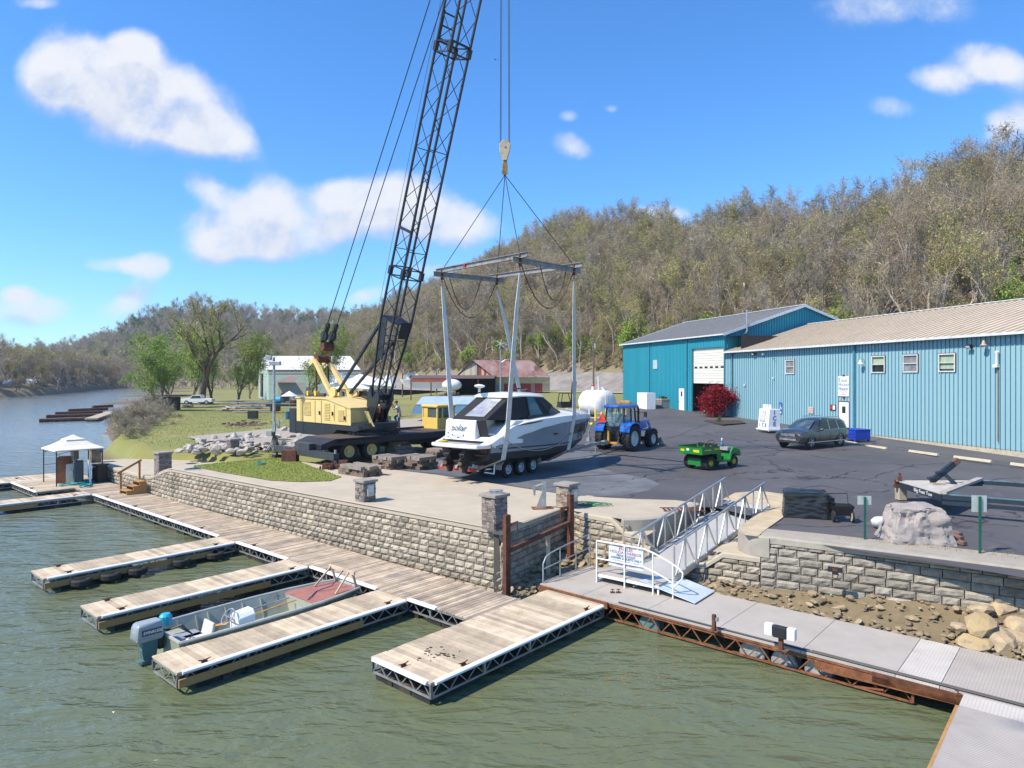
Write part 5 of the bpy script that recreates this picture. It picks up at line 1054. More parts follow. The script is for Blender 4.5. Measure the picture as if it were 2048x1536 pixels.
def gn_forest(name, label, dic, seed=0):
    """one object whose points carry copies of the tree meshes"""
    me = bpy.data.meshes.new(name); keys = sorted(dic); P = []; K = []; SC = []; RZ = []
    for ki, k in enumerate(keys):
        for p, s_, rz in dic[k]: P.append(tuple(p)); K.append(ki); SC.append(s_); RZ.append((0,0,rz))
    me.from_pydata(P, [], [])
    for nm, ty, dat, f_ in (('kind','INT',K,'value'), ('size','FLOAT',SC,'value'), ('turn','FLOAT_VECTOR',[x for q in RZ for x in q],'vector')):
        a = me.attributes.new(nm, ty, 'POINT'); a.data.foreach_set(f_, dat)
    o = bpy.data.objects.new(name, me); C.objects.link(o)
    ng = bpy.data.node_groups.new(name, 'GeometryNodeTree'); ng.interface.new_socket('Geometry', in_out='INPUT', socket_type='NodeSocketGeometry'); ng.interface.new_socket('Geometry', in_out='OUTPUT', socket_type='NodeSocketGeometry')
    N = ng.nodes; L = ng.links; gi = N.new('NodeGroupInput'); go = N.new('NodeGroupOutput'); join = N.new('GeometryNodeJoinGeometry')
    def attr(n, t):
        x = N.new('GeometryNodeInputNamedAttribute'); x.data_type = t; x.inputs[0].default_value = n; return x.outputs[0]
    for ki, k in enumerate(keys):
        cmp = N.new('FunctionNodeCompare'); cmp.data_type = 'INT'; cmp.operation = 'EQUAL'; L.new(attr('kind','INT'), cmp.inputs[2]); cmp.inputs[3].default_value = ki
        for me_ in V[k]:
            so_ = SRC.get(me_.name)
            if so_ is None: so_ = bpy.data.objects.new(me_.name, me_); SRC[me_.name] = so_
            oi = N.new('GeometryNodeObjectInfo'); oi.inputs[0].default_value = so_; oi.inputs['As Instance'].default_value = True
            iop = N.new('GeometryNodeInstanceOnPoints'); L.new(gi.outputs[0], iop.inputs['Points']); L.new(cmp.outputs[0], iop.inputs['Selection']); L.new(oi.outputs['Geometry'], iop.inputs['Instance'])
            e2r = N.new('FunctionNodeEulerToRotation'); L.new(attr('turn','FLOAT_VECTOR'), e2r.inputs[0]); L.new(e2r.outputs[0], iop.inputs['Rotation'])
            cb = N.new('ShaderNodeCombineXYZ'); s_ = attr('size','FLOAT')
            for q in range(3): L.new(s_, cb.inputs[q])
            L.new(cb.outputs[0], iop.inputs['Scale']); L.new(iop.outputs[0], join.inputs[0])
    L.new(join.outputs[0], go.inputs[0]); md = o.modifiers.new('trees', 'NODES'); md.node_group = ng
    return prop(o, label, 'woodland', kind='stuff')
SRC = {}
gn_forest('hillside_woodland', 'spring woodland covering the upper and farther hillside', rest)
# brush at the foot of the hill and the far hills
rest = {}
for p, t in hill_pts('hill_slope', 700, 8, .0, .6, 2.5)+hill_pts('hill_slope', 1100, 18, .0, .16, 1.6):
    if in_view(p): rest.setdefault(r.choice(['brush']*12+['lime0']) if t < .1 else 'brush', []).append((p, r.uniform(.5,1.1), r.uniform(0,6.28)))
gn_forest('hillside_brush', 'brown brush and saplings under the hillside trees', rest)
rest = {}
for p, t in hill_pts('far_hill', 2600, 6, .0, 1, 6.5):
    if in_view(p, 18):
        c_ = noise.noise(Ve((p.x*.012, p.y*.012, 3))); k = r.choice(['bare1','bare2','bare2','dark0'] if c_ < .15 else ['bud0','dark0','bare2','bud1'])
        rest.setdefault(k, []).append((p, r.uniform(.8,1.35), r.uniform(0,6.28)))
gn_forest('far_woodland', 'dark grey-brown woodland on the distant hill across the river bend', rest)
rest = {}
near = []
for p, t in hill_pts('far_bank', 1100, 9, .04, 1, 4.5):
    if in_view(p, 18): near.append((p, t))
near.sort(key=lambda q: q[0].length)
for i, (p, t) in enumerate(near):
    k = r.choice(['gold','bare2','bud1','gold','bud1','gold']) if t > .25 else r.choice(['brush','bare2','bare0'])
    rest.setdefault(k, []).append((p, r.uniform(.75,1.15)*(1.5 if k == 'brush' else 1.0), r.uniform(0,6.28)))
gn_forest('far_bank_woodland', 'budding trees and brush along the far river bank', rest)
rest = {}
for i in range(260):    # understory behind the marina yard towards the river bend
    q = G(r.uniform(240,1240), r.uniform(762,772), 0); d_ = r.uniform(0,1); p = Ve(((r.uniform(-230,-8)), 0, 0)); p.y = 200+(-p.x)*.75+r.uniform(0,30); p.z = 1.5+r.uniform(0,1)
    rest.setdefault(r.choice(['brush','bare2','bud0','green0','bare0']), []).append((p, r.uniform(.4,.8), r.uniform(0,6.28)))
gn_forest('yard_edge_brush', 'mixed brush and small trees at the back edge of the boat yard', rest)
# ---- single trees
mp_ = tree_meshes('maple', 21, 3.3, bark, redl, 14000, .075, 400, .02, .3, twm=redl, first=.3, spread=.7, nb=(5,6), up=.15, jit=.13, levels=4)
place_tree('red_maple', mp_, G(1441,834,2.6), (1.28,1.28,1.05), 0, 'small dome shaped japanese maple with dark red leaves beside the roller door')
big = tree_meshes('big', 35, 20, bark, leaf('big_buds', (.26,.27,.06), (.40,.40,.12), 0), 3600, .11, 1500, .03, 1.1, twm=twig, first=.3, spread=.55, jit=.022, trunk_r=.030, tmin=.0024, up=.45, nb=(4,5))
t_ = G(402,806,1.4); place_tree('bare_tree', big, (t_.x,t_.y,.6), (1.2,1.2,1.5), 2.0, 'tallest tree on the grass point, nearly bare with dark spreading limbs')
gt_ = tree_meshes('willow', 37, 11, bark, green, 5500, .13, 1500, .04, .8, first=.15, spread=.5, jit=.085, nb=(4,5), up=.6)
gt2 = tree_meshes('willow', 38, 12, bark, lime, 5500, .13, 1500, .04, .8, first=.2, spread=.42, jit=.07, nb=(4,5), up=.7)
for px, py, ms, s_, rz, lb in ((345,815,gt_,1.35,0.2,'bright green leafy tree leaning over the timber shelter'), (318,822,gt_,1.0,2.2,'bushy green tree nearest the river on the grass point'), (425,805,gt2,1.5,.6,'green leaved tree close behind the tallest bare tree'), (474,807,gt2,1.35,3.5,'slim green tree standing right of the tallest bare tree'), (385,800,gt_,1.55,4.0,'full green tree just left of the tallest bare trunk'), (500,795,gt_,1.1,5.0,'low green tree beside the pale barn'), (612,812,gt2,1.4,2.9,'green tree behind the yellow crane gantry')):
    p = G(px, py, 1.45); place_tree('leafy_tree', ms, (p.x,p.y,.8), (s_*.9,s_*.9,s_*.95), rz, lb, 'leafy trees on the grass point')
gb_ = tree_meshes('globe', 36, 9, bark, gold, 5000, .2, 1200, .05, .8, twm=gold, first=.2, spread=.7, jit=.1)
for px, Y, s_, lb in ((540,230,1.1,'round golden brown tree above the white roofed barn'), (655,190,.9,'golden olive tree behind the crane cables')):
    p = D(px, 770, Y); place_tree('golden_tree', gb_, p, s_, 1, lb)
# tangled brush on the river point
bt = tree_meshes('thicket', 41, 3.6, bark, lg2, 500, .06, 1600, .02, .6, twm=twig2, first=.02, spread=.8, nb=(5,6), jit=.08, gnarl=.3)
for i, (px, py, s_) in enumerate(((268,862,1),(285,850,1.1),(300,842,1.0),(255,872,.8),(312,856,.7),(330,846,.6),(276,884,.6),(345,858,.45),(296,872,.55),(362,842,.5),(250,845,.9),(262,850,1.2),(292,838,1.3),(242,858,.9),(306,866,.8),(258,888,.7),(320,838,.9),(285,862,1.1))):
    p = G(px, py, 1.2); place_tree('bare_bush', bt, (p.x, p.y, .7), s_, i*1.3, 'tangled leafless bush on the river edge of the grass point', 'bushes on the grass point', 'bush')
pl = tree_meshes('shrub', 44, 1.0, bark, dkg, 700, .04, 60, .01, .15, first=.02, spread=.8, jit=.12)
place_tree('shrub', pl, G(1440,842,2.55), .8, 0, 'small green shrub in the planter under the red maple', cat='shrub')
place_tree('shrub', pl, G(667,808,1.7), 1.6, 2, 'green shrub in front of the stacked lumber by the crane', cat='shrub') if 0 else None
# ================= LATTICE BOOM CRANE  (local x = boom side, local y = front of the carrier)
O = Ve((-7.9,38.2,1.95)); ch = R(-44)
cr = thing('lattice_boom_crane', 'big old yellow and black lattice boom truck crane parked beside the lawn', 'crane', O, ch)
yfr = 8.6    # carrier front
# carrier
b = MB(); b.box((0,2.7,1.08), (2.9,12.0,.34)); b.box((0,2.5,.78), (1.3,11.6,.4)); b.prism([(-1.45,-3.3,1.25),(1.45,-3.3,1.25),(1.3,-4.0,1.0),(-1.3,-4.0,1.0)], (0,0,-.3)); b.build('carrier_frame', cblk, cr, bevel=.01)
deckm = mat('checker_deck', (.13,.095,.075), .8, .2, var=.3, vs=1.5, dirt=(.05,.045,.04), ds=1)
MB().box((0,2.7,1.262), (2.8,11.9,.02)).build('carrier_deck', deckm, cr)
b = MB(); b.box((-1.37,4.9,1.33), (.08,6.6,.12)); b.box((1.1,7.6,1.5), (.9,.9,.5)); b.build('deck_kerb', cblk, cr)
def wheel(parent, c, r, w, rimm, tread=0, rim_r=.56, n=24, out=1, name='wheel', hubm=None):
    b = MB(); h = w/2
    b.lathe([(r*rim_r,-h*.8),(r*.78,-h),(r*.94,-h*.93),(r,-h*.7),(r,h*.7),(r*.94,h*.93),(r*.78,h),(r*.6,h*.9),(r*rim_r,h*.8)], c, n, 'x', m=0)
    if tread:
        k = int(6.283*r/tread)
        for i in range(k):
            a = 6.283*i/k
            for sd_ in (-1,1):
                q = Ve((sd_*h*.45, math.cos(a+sd_*.06)*r*1.005, math.sin(a+sd_*.06)*r*1.005)); bb = MB(); bb.M = Matrix.Translation(Ve(c)+q) @ Matrix.Rotation(a+sd_*.06,4,'X') @ Matrix.Rotation(sd_*.6,4,'Y' if 0 else 'Y'); bb.box((0,0,0),(h*1.0,r*.06,tread*.35)); b.add(bb.v, bb.f, 0)
    o = b.build(name, rubber, parent, smooth=True)
    q = MB(); s = out*h
    q.lathe([(r*rim_r,-s*.9),(r*rim_r,s*.9),(r*rim_r*.9,s*.85),(r*rim_r*.85,s*.45),(r*rim_r*.3,s*.35),(r*rim_r*.28,s*.75),(r*.02,s*.75)] if out > 0 else [(r*.02,s*.75),(r*rim_r*.28,s*.75),(r*rim_r*.3,s*.35),(r*rim_r*.85,s*.45),(r*rim_r*.9,s*.85),(r*rim_r,s*.9),(r*rim_r,-s*.9)], c, n, 'x')
    for i in range(8):
        a = 6.283*i/8; q.box((c[0]+s*.5, c[1]+math.cos(a)*r*rim_r*.5, c[2]+math.sin(a)*r*rim_r*.5), (.03,.03,.03))
    q.build('rim', rimm, o, smooth=True); return o
for y_ in (-2.35,-.95,4.9,6.5):
    for x_ in (-1.12,1.12): wheel(cr, (x_,y_,.55), .55, .5, yel, out=1 if x_ > 0 else -1)
b = MB()
for y_ in (-2.35,-.95,4.9,6.5): b.tube((-1.1,y_,.55), (1.1,y_,.55), .1, 8)
b.build('axle', cblk, cr)
b = MB(); 
for x_ in (-1,1): b.prism([(x_*1.15,-3.1,1.05),(x_*1.15,-2.7,1.14),(x_*1.15,-.4,1.14),(x_*1.15,-.4,1.2),(x_*1.15,-3.2,1.24)], (x_*.3,0,0))
b.build('mudguard', cblk, cr)
b = MB(); b.box((1.1,-3.42,.98), (.2,.05,.12)); b.box((-1.1,-3.42,.98), (.2,.05,.12)); b.build('tail_light', red, cr)
greyblk = mat('outrigger_grey', (.06,.07,.075), .5, .3, var=.2, vs=3, dirt=(.14,.09,.06), ds=2)
b = MB(); b.box((.0,-4.05,.72), (1.5,.62,.66)); b.build('outrigger_box', greyblk, cr, bevel=.02)
b = MB(); b.box((.0,-4.2,.55), (6.2,.3,.34)); b.box((0,-3.85,.6), (3.2,.25,.3)); b.build('outrigger_beam', greyblk, cr, bevel=.01)
for x_ in (-3.0,3.0):
    b = MB(); b.tube((x_,-4.2,.2), (x_,-4.2,.9), .06, 8); b.box((x_,-4.2,.12), (.4,.4,.14)); b.build('outrigger_jack', galv if x_ > 0 else cblk, cr)
b = MB(); b.box((0,7.55,.55), (5.4,.3,.34)); b.build('outrigger_beam', cblk, cr)
# driver's cab on the carrier
b = MB(); X0,X1,Y0,Y1 = -1.5,.0,4.75,6.2
b.prism([(X0,Y0,1.1),(X1,Y0,1.1),(X1,Y1,1.1),(X0,Y1,1.1)], (0,0,.85))
for x_, y_ in ((X0,Y0),(X1,Y0),(X0,Y1-.0),(X1,Y1-.0)): b.box((x_+(.06 if x_ == X0 else -.06), y_+(.06 if y_ == Y0 else -.06), 2.25), (.12,.12,.65))
b.box((X0+.35,Y0+.05,2.25), (.4,.09,.62)); b.box((X1-.05,(Y0+Y1)/2-.3,2.25), (.09,.12,.62))
cab = b.build('driver_cab', cyel, cr, bevel=.02)
b = MB(); b.box(((X0+X1)/2,(Y0+Y1)/2,2.66), (X1-X0+.14,Y1-Y0+.14,.18)); b.build('cab_roof', cyel, cab, bevel=.07)
b = MB(); b.box(((X0+X1)/2,(Y0+Y1)/2,2.25), (X1-X0-.1,Y1-Y0-.1,.6)); b.build('cab_glass', glassm('cab_glass', (.10,.13,.13), .75), cab)
b = MB(); b.box((-.7,6.95,1.5), (1.5,1.5,.8)); b.box((-.7,6.95,1.93), (1.2,1.3,.16)); b.build('engine_hood', cyel, cr, bevel=.05)
b = MB(); b.pipe([(1.3,5.6,1.27),(1.3,5.6,2.3),(1.3,5.9,2.4),(1.3,6.3,2.38)], .025, 6); b.build('grab_rail', galv, cr)
# turntable and revolving house
b = MB(); b.lathe([(1.35,1.27),(1.4,1.3),(1.4,1.45),(1.2,1.47),(1.2,1.62),(1.5,1.64),(1.5,1.95),(1.3,1.97)], (0,0,0), 28)
for i in range(28): a = 6.283*i/28; b.box((1.42*math.cos(a),1.42*math.sin(a),1.38), (.06,.05,.16), rz=a)
b.build('turntable', cblk, cr)
b = MB(); b.prism([(-5.9,-1.5,1.15),(-5.9,-1.5,1.78),(.8,-1.5,1.78),(1.0,-1.5,1.6),(.6,-1.5,1.5),(-1.3,-1.5,1.5),(-2.0,-1.5,1.1),(-5.2,-1.5,1.05)], (0,2.4,0)); b.build('house_bed', cblk, cr)
MB().box((-6.35,0,1.8), (.8,3.0,1.5)).build('counterweight', cblk, cr, bevel=.02)
hx0, hx1 = -5.75, .2; hy0, hy1 = -1.55, .65
b = MB(); b.prism([(hx0,hy0,1.8),(hx1,hy0,1.8),(hx1,hy0,2.72),(-2.3,hy0,3.2),(hx0,hy0,3.2)], (0,hy1-hy0,0)); hs_ = b.build('engine_house', yel, cr, bevel=.02)
b = MB(); b.prism([(hx0-.08,hy0-.05,3.2),(-2.28,hy0-.05,3.2),(hx1+.05,hy0-.05,2.72),(hx1+.05,hy0-.05,2.79),(-2.26,hy0-.05,3.28),(hx0-.08,hy0-.05,3.28)], (0,hy1-hy0+.1,0)); b.build('house_roof', yel, hs_)
for x_, z0, z1 in ((-4.45,2.2,3.05),(-2.2,2.0,3.0),(-.75,2.0,2.65)):
    b = MB(); k = 11
    for i in range(k): b.box((x_,hy0-.015,z0+(z1-z0)*(i+.5)/k), (.78 if x_ < -4 else .58,.04,(z1-z0)/k*.5), rx=.5)
    b.build('louvre', yel, hs_)
b = MB(); 
for x_ in (-5.2,-3.55,-2.85,-1.45,-.25): b.box((x_,hy0-.012,2.45), (.03,.02,1.3 if x_ < -1.5 else .9))
b.build('panel_seam', mat('seam_dark', (.30,.21,.08), .7), hs_)  # darker strips along the panel seams
for x_, z_ in ((-3.0,2.4),(-.35,2.2),(-1.6,2.4)):
    b = MB(); b.box((x_,hy0-.05,z_), (.05,.08,.22)); b.build('latch', rust, hs_)
for x_ in (-5.6,): pass
# right side: cab and machinery
b = MB(); b.prism([(-4.6,.8,1.8),(-.5,.8,1.8),(-.5,.8,2.2),(-1.4,.8,2.5),(-1.5,.8,3.75),(-2.7,.8,3.75),(-2.8,.8,3.1),(-4.6,.8,3.1)], (0,.85,0)); oc = b.build('operator_cab', mat('dull_yellow', (.52,.38,.20), .6, var=.12, dirt=(.32,.22,.12), ds=3), cr, bevel=.02)
b = MB(); b.box((-2.1,.78,3.3), (.85,.03,.7)); b.box((-1.43,1.22,3.2), (.03,.62,.8)); b.build('cab_window', dkglass, oc)
b = MB(); b.lathe([(.45,-.06),(.5,-.05),(.5,.0),(.25,.02),(.25,.38),(.5,.4),(.5,.46),(.45,.47)], (.15,-.15,2.35), 20, 'y'); b.build('hoist_drum', rust, cr)
b = MB(); b.prism([(.6,-.55,1.8),(1.5,-.95,1.8),(1.3,-.95,2.0),(.9,-.95,2.6),(.6,-.95,2.6)], (0,.08,0)); b.prism([(.1,.6,1.8),(.9,.6,1.8),(.7,.6,2.1),(.4,.6,2.7),(.1,.6,2.7)], (0,.08,0)); b.build('boom_bracket', yel, cr)
# gantry
gt_top = Ve((-5.5,0,5.6)); gft = [Ve((-1.55,-.62,4.3)), Ve((-1.55,.62,4.3))]
b = MB()
for y_ in (-.62,.62):
    b.beam((-3.1,y_,3.2), (-5.5,y_*.72,5.5), .2, .28); b.beam((-5.5,y_*.72,5.6), (-6.1,y_*.72,5.3), .12, .26)
b.beam((-3.6,-.6,3.7), (-3.6,.6,3.7), .14, .14); b.beam((-3.0,-.6,3.35), (-2.4,-.6,3.5), .14, .2); b.beam((-3.0,.6,3.35), (-2.4,.6,3.5), .14, .2)
b.lathe([(.3,-.06),(.32,0),(.3,.06)], (-2.9,-.75,3.6), 14, 'y'); b.build('gantry', yel, cr)
b = MB(); b.lathe([(.33,-.42),(.33,-.36),(.24,-.34),(.24,.34),(.33,.36),(.33,.42)], (-5.45,0,5.6), 16, 'y'); b.build('gantry_sheave', rust, cr)
b = MB()
for y_ in (-.42,.42): b.tube((-5.45,y_,5.5), (-5.35,y_,3.3), .06, 8)
b.build('gantry_strut', rust, cr)
b = MB(); b.tube((-5.5,-1.0,3.42), (-3.4,-1.0,3.42), .11, 10); b.build('muffler', mat('muffler_rust', (.07,.05,.045), .8), cr, smooth=True)
b = MB(); b.box((-5.2,-1.0,3.5), (.16,.28,.28)); b.box((-4.3,-1.0,3.5), (.16,.28,.28)); b.build('muffler_bracket', safety, cr)
# boom
F0 = Ve((.25,0,1.9)); el = R(70.5)
ex_ = Ve((math.cos(el),0,math.sin(el))); LBm = 30.6; nb_ = Ve((-math.sin(el),0,math.cos(el))); sb = Ve((0,1,0))
def bsec(s):
    """half width (side), half depth at distance s along the boom"""
    if s < 5.9: k = s/5.9; return .36+.25*k, .12+.45*k
    if s > LBm-3: k = (LBm-s)/3; return .25+.36*k, .2+.37*k
    return .61, .57
def bp(s, a, c):
    w, d = bsec(s); return F0+ex_*s+sb*(a*w)+nb_*(c*d)
boom = MB(); boomp = thing('tmp','a','b') ; bpy.data.objects.remove(boomp)
b = MB(); S_ = [1.15,5.9,LBm-3,LBm]
for a, c in ((-1,-1),(1,-1),(1,1),(-1,1)):
    for s0, s1 in zip(S_[:-1], S_[1:]): b.beam(bp(s0,a,c), bp(s1,a,c), .095)
st = list(np.arange(1.3,5.9,.92))+[5.9]+list(np.arange(5.9,LBm-3,1.3))[1:]+list(np.arange(LBm-3,LBm,.75)); 
for i, (s0, s1) in enumerate(zip(st[:-1], st[1:])):
    f = i % 2
    for (a0,c0),(a1,c1) in (((-1,-1),(1,-1)), ((1,-1),(1,1)), ((1,1),(-1,1)), ((-1,1),(-1,-1))):
        p, q = (bp(s0,a0,c0), bp(s1,a1,c1)) if f else (bp(s0,a1,c1), bp(s1,a0,c0)); b.tube(p, q, .021, 5, caps=False)
    if i % 4 == 0:
        for (a0,c0),(a1,c1) in (((-1,-1),(1,-1)), ((1,1),(-1,1))): b.tube(bp(s0,a0,c0), bp(s0,a1,c1), .024, 5, caps=False)
for sj in (8.6, 19.9):
    for a, c in ((-1,-1),(1,-1),(1,1),(-1,1)): b.beam(bp(sj-.22,a,c), bp(sj+.22,a,c), .2)
    for ds in (-.25,.25):
        for (a0,c0),(a1,c1) in (((-1,-1),(1,-1)), ((1,-1),(1,1)), ((1,1),(-1,1)), ((-1,1),(-1,-1))): b.beam(bp(sj+ds,a0,c0), bp(sj+ds,a1,c1), .06)
for a, s_ in ((-1,10.9),): b.beam(bp(s_,-1,1), bp(s_-.1,-1,-1), .13)
b.build('boom', cblk, cr)
b = MB(); w0 = bsec(7.4)[0]
for c in (-1,):
    b.add([bp(7.9,-1,-1)*.97+bp(7.9,-1,1)*.03, bp(4.95,-1,-1), bp(4.95,-1,.55), bp(7.9,-1,.95)], [(0,1,2,3)]) if 0 else None
q0, q1 = bp(6.0,-1.0,1), bp(3.75,-1.0,1); n_ = -nb_*.55
b.prism([q0, q1, q1+n_, q0+n_], (0,.05,0)); b.build('deflector_plate', cblk, cr)
b = MB(); b.prism([bp(6.1,-1,1), bp(6.1,1,1), bp(5.95,1,-1), bp(5.95,-1,-1)], -ex_*.05); b.build('boom_platform', cblk, cr)
b = MB(); q0 = bp(8.1,-.9,-1); b.prism([bp(6.05,-.1,-1), bp(6.05,.9,-1), bp(5.1,.9,-1), bp(5.1,-.1,-1)], -nb_*.04); b.build('boom_plate', cblk, cr)
b = MB()
for a in (-1,1):
    b.prism([bp(0,a,-2.2), bp(0,a,2.2), bp(1.6,a,2.4), bp(2.1,a,1.4), bp(1.5,a,.3), bp(2.1,a,-1.4), bp(1.6,a,-2.4)], (0,.07*a,0))
b.box(bp(1.6,0,0), (.3,.8,.4), ry=-el); b.build('boom_foot', cblk, cr)
b = MB()
for y_ in (-.45,.45): b.beam(bp(5.9 if y_ < 0 else 4.6,y_/.6,1.0), (-3.0,y_,3.5), .13)
b.build('backstop_strut', cblk, cr)
b = MB(); s1 = 22.8; q = MB()
for a in (-.55,.55):
    for s in (22.4,24.4): pass
b.beam(bp(20.2,-.8,1.1), bp(21.6,-.8,1.1), .09); b.beam(bp(20.2,.5,1.1), bp(21.6,.5,1.1), .09)
for s in (20.3,20.9,21.5): b.beam(bp(s,-.8,1.1), bp(s,.5,1.1), .06)
b.build('cable_guide', cblk, cr)
b = MB(); b.lathe([(.42,-.3),(.5,-.28),(.5,.28),(.42,.3)], F0+ex_*(LBm+.1), 18, 'y'); b.build('head_sheave', cblk, cr)
# pendant lines, bridle blocks and luffing rope
br0 = Ve((-4.75,0,6.75)); tip = F0+ex_*LBm
b = MB()
for y_ in (-.28,.28): b.tube(br0+Ve((.3,y_*1.2,.6)), tip+nb_*.3+Ve((0,y_*1.4,0)), .028, 5, caps=False)
b.build('pendant_cable', cblk, cr)
for y_ in (-.28,.28):
    b = MB(); c0 = br0+Ve((.08,y_,.25)); dd = (tip-br0).normalized(); b.lathe([(.3,-.1),(.33,-.06),(.33,.06),(.3,.1)], c0, 14, 'y'); b.beam(c0-dd*.45, c0+dd*.75, .16, .26, up=(0,1,0)); b.lathe([(.17,-.09),(.17,.09)], c0+dd*.7, 10, 'y'); b.build('bridle_block', cblk, cr)
b = MB(); b.lathe([(.28,-.35),(.28,.35)], br0+Ve((-.12,0,-.4)), 14, 'y')
b.build('lower_sheave', rust, cr)
b = MB()
for i in range(8): y_ = -.3+.6*i/7; b.tube(br0+Ve((-.12+(i%2)*.2,y_,-.4)), gt_top+Ve((.1-(i%2)*.2,y_,.2)), .012, 4, caps=False)
b.build('luffing_rope', cblk, cr)
# hoist ropes: along the boom and down to the block
to_l = lambda p: Matrix.Rotation(-ch,3,'Z') @ (Ve(p)-O)
hk = Ve((-.33,31.5,17.35)); b = MB()
for dx in (-.22,.22): b.tube(to_l(hk+Ve((dx,0,0))), to_l((hk.x+dx*.75, hk.y, O.z+tip.z+.1)), .02, 5, caps=False)
for dx in (-.17,.17): b.tube(to_l(hk+Ve((dx,.1,0))), to_l((hk.x+dx*.75, hk.y+.1, O.z+tip.z+.1)), .012, 5, caps=False)
b.tube((.9,0,3.6), tip+nb_*.5, .014, 4, caps=False); b.tube((-1,.1,4.3), bp(22.5,-1.2,1.3), .012, 4, caps=False)
b.build('hoist_rope', mat('wire_rope', (.10,.10,.10), .5, .5), cr)
# hook block
hb = thing('hook_block', 'tan painted hook block with frayed yellow slings hanging from the crane ropes', 'hook block', hk)
cream = mat('hook_cream', (.55,.45,.31), .6, var=.15, dirt=(.22,.15,.09), ds=5)
b = MB(); b.prism([(-.27,-.14,-.1),(-.1,-.14,.1),(.1,-.14,.1),(.27,-.14,-.1),(.22,-.14,-.4),(.09,-.14,-.85),(-.09,-.14,-.85),(-.25,-.14,-.4)], (0,.28,0)); b.build('block_cheeks', cream, hb, bevel=.02)
b = MB(); b.lathe([(.05,-.17),(.05,.17)], (0,0,-.2), 10, 'y'); b.torus((0,0,.14), .05, .015, 10, 5, 'y'); b.build('sheave_pin', galv, hb)
b = MB(); b.pipe([(0,0,-.85),(0,0,-1.05),(-.06,0,-1.2),(-.1,0,-1.38),(0,0,-1.52),(.1,0,-1.42)], [.05,.05,.055,.06,.05,.02], 8); b.build('hook', rust, hb, smooth=True)
b = MB(); 
for i in range(6): x_ = -.1+.04*i; b.pipe([(x_*.5,-.06,-.8),(x_,-.08,-1.1),(x_*.9,-.06,-1.5)], .028, 5)
b.build('frayed_sling', mat('sling_yellow', (.45,.28,.08), .9, var=.3, bump=.5), hb)
# spreader frame
ZS_ = 11.35; dz_ = ZS_-CZ
def sc_(px, py): Y = F*dz_/(HY-py); return Ve(((px-CX)/F*Y, Y, ZS_))
cn = [sc_(1040,521), sc_(1148,540), sc_(994,560), sc_(884,549)]   # near, right, far, left
cm = sum(cn, Ve())/4
sf_ = thing('lifting_spreader', 'square steel lifting frame with drooping cables, hanging over the boat', 'lifting frame', cm)
sfm = mat('spreader_steel', (.34,.32,.30), .6, .4, var=.2, vs=3, dirt=(.16,.09,.06), ds=1.5)
for i in range(4):
    a, c = cn[i]-cm, cn[(i+1)%4]-cm; e = (c-a).normalized(); a = a-e*.45*(i%2 == 0 or 1); c = c+e*.45; dzb = Ve((0,0,.2*(i%2)))
    b = MB(); b.beam(a+dzb, c+dzb, .03, .2); b.beam(a+dzb+Ve((0,0,.1)), c+dzb+Ve((0,0,.1)), .16, .025); b.beam(a+dzb-Ve((0,0,.1)), c+dzb-Ve((0,0,.1)), .16, .025); b.build('frame_beam', sfm, sf_)
b = MB(); i_ = cn[3]-cm; e = (cn[0]-cn[3]).normalized(); b.beam(i_+e*1.7+Ve((0,0,.2)), i_+e*1.82+Ve((0,0,.2)), .17, .23); b.build('red_mark', red, sf_)
b = MB(); hkl = hk+Ve((0,0,-1.5))-cm
for p in cn: b.tube(hkl, p-cm+Ve((0,0,.2)), .018, 5, caps=False)
b.build('bridle_cable', cblk, sf_)
b = MB()
def droop(a, c, s, r=.025):
    pts = []
    for k in range(13): t = k/12; q = a.lerp(c, t); q = q+Ve((0,0,-s*4*t*(1-t))); pts.append(q)
    b.pipe(pts, r, 5)
N_, R_2, FA, LE = [p-cm for p in cn]
droop(LE, FA.lerp(LE,.0), 2.0); droop(LE.lerp(FA,.12), FA.lerp(LE,.3), 1.6); droop(N_, R_2, 1.9); droop(N_.lerp(R_2,.35), R_2.lerp(N_,.15), 1.5)
b.build('drooping_cable', mat('brown_cable', (.10,.06,.045), .8), sf_)
for p in (N_, R_2, FA, LE):
    b = MB(); b.box(p+Ve((0,0,.0)), (.1,.1,.5), rz=.7); b.torus(p+Ve((0,0,-.35)), .07, .02, 10, 5, 'x'); b.build('shackle', rust, sf_)
# ================= CABIN CRUISER
gel = mat('white_gelcoat', (.80,.80,.79), .22, var=.03, coat=.5); hgrey = mat('grey_gelcoat', (.22,.25,.28), .2, var=.04, coat=.7); hblk = mat('black_bottom', (.02,.022,.025), .4, var=.2); canv = mat('black_canvas', (.014,.014,.016), .75, var=.2, bump=.2)
bt_ = thing('cabin_cruiser', 'grey and white cabin cruiser hanging in slings above the tri axle trailer', 'boat', (-2.54,28.3,3.63), R(52)); bt_.rotation_euler = (0, R(2.0), R(52))
def interp(tab, x):
    for (a, *va), (c, *vc) in zip(tab[:-1], tab[1:]):
        if x <= c:
            t = (x-a)/(c-a); t = t*t*(3-2*t)*.5+t*.5; return [p+(q-p)*t for p, q in zip(va, vc)]
    return list(tab[-1][1:])
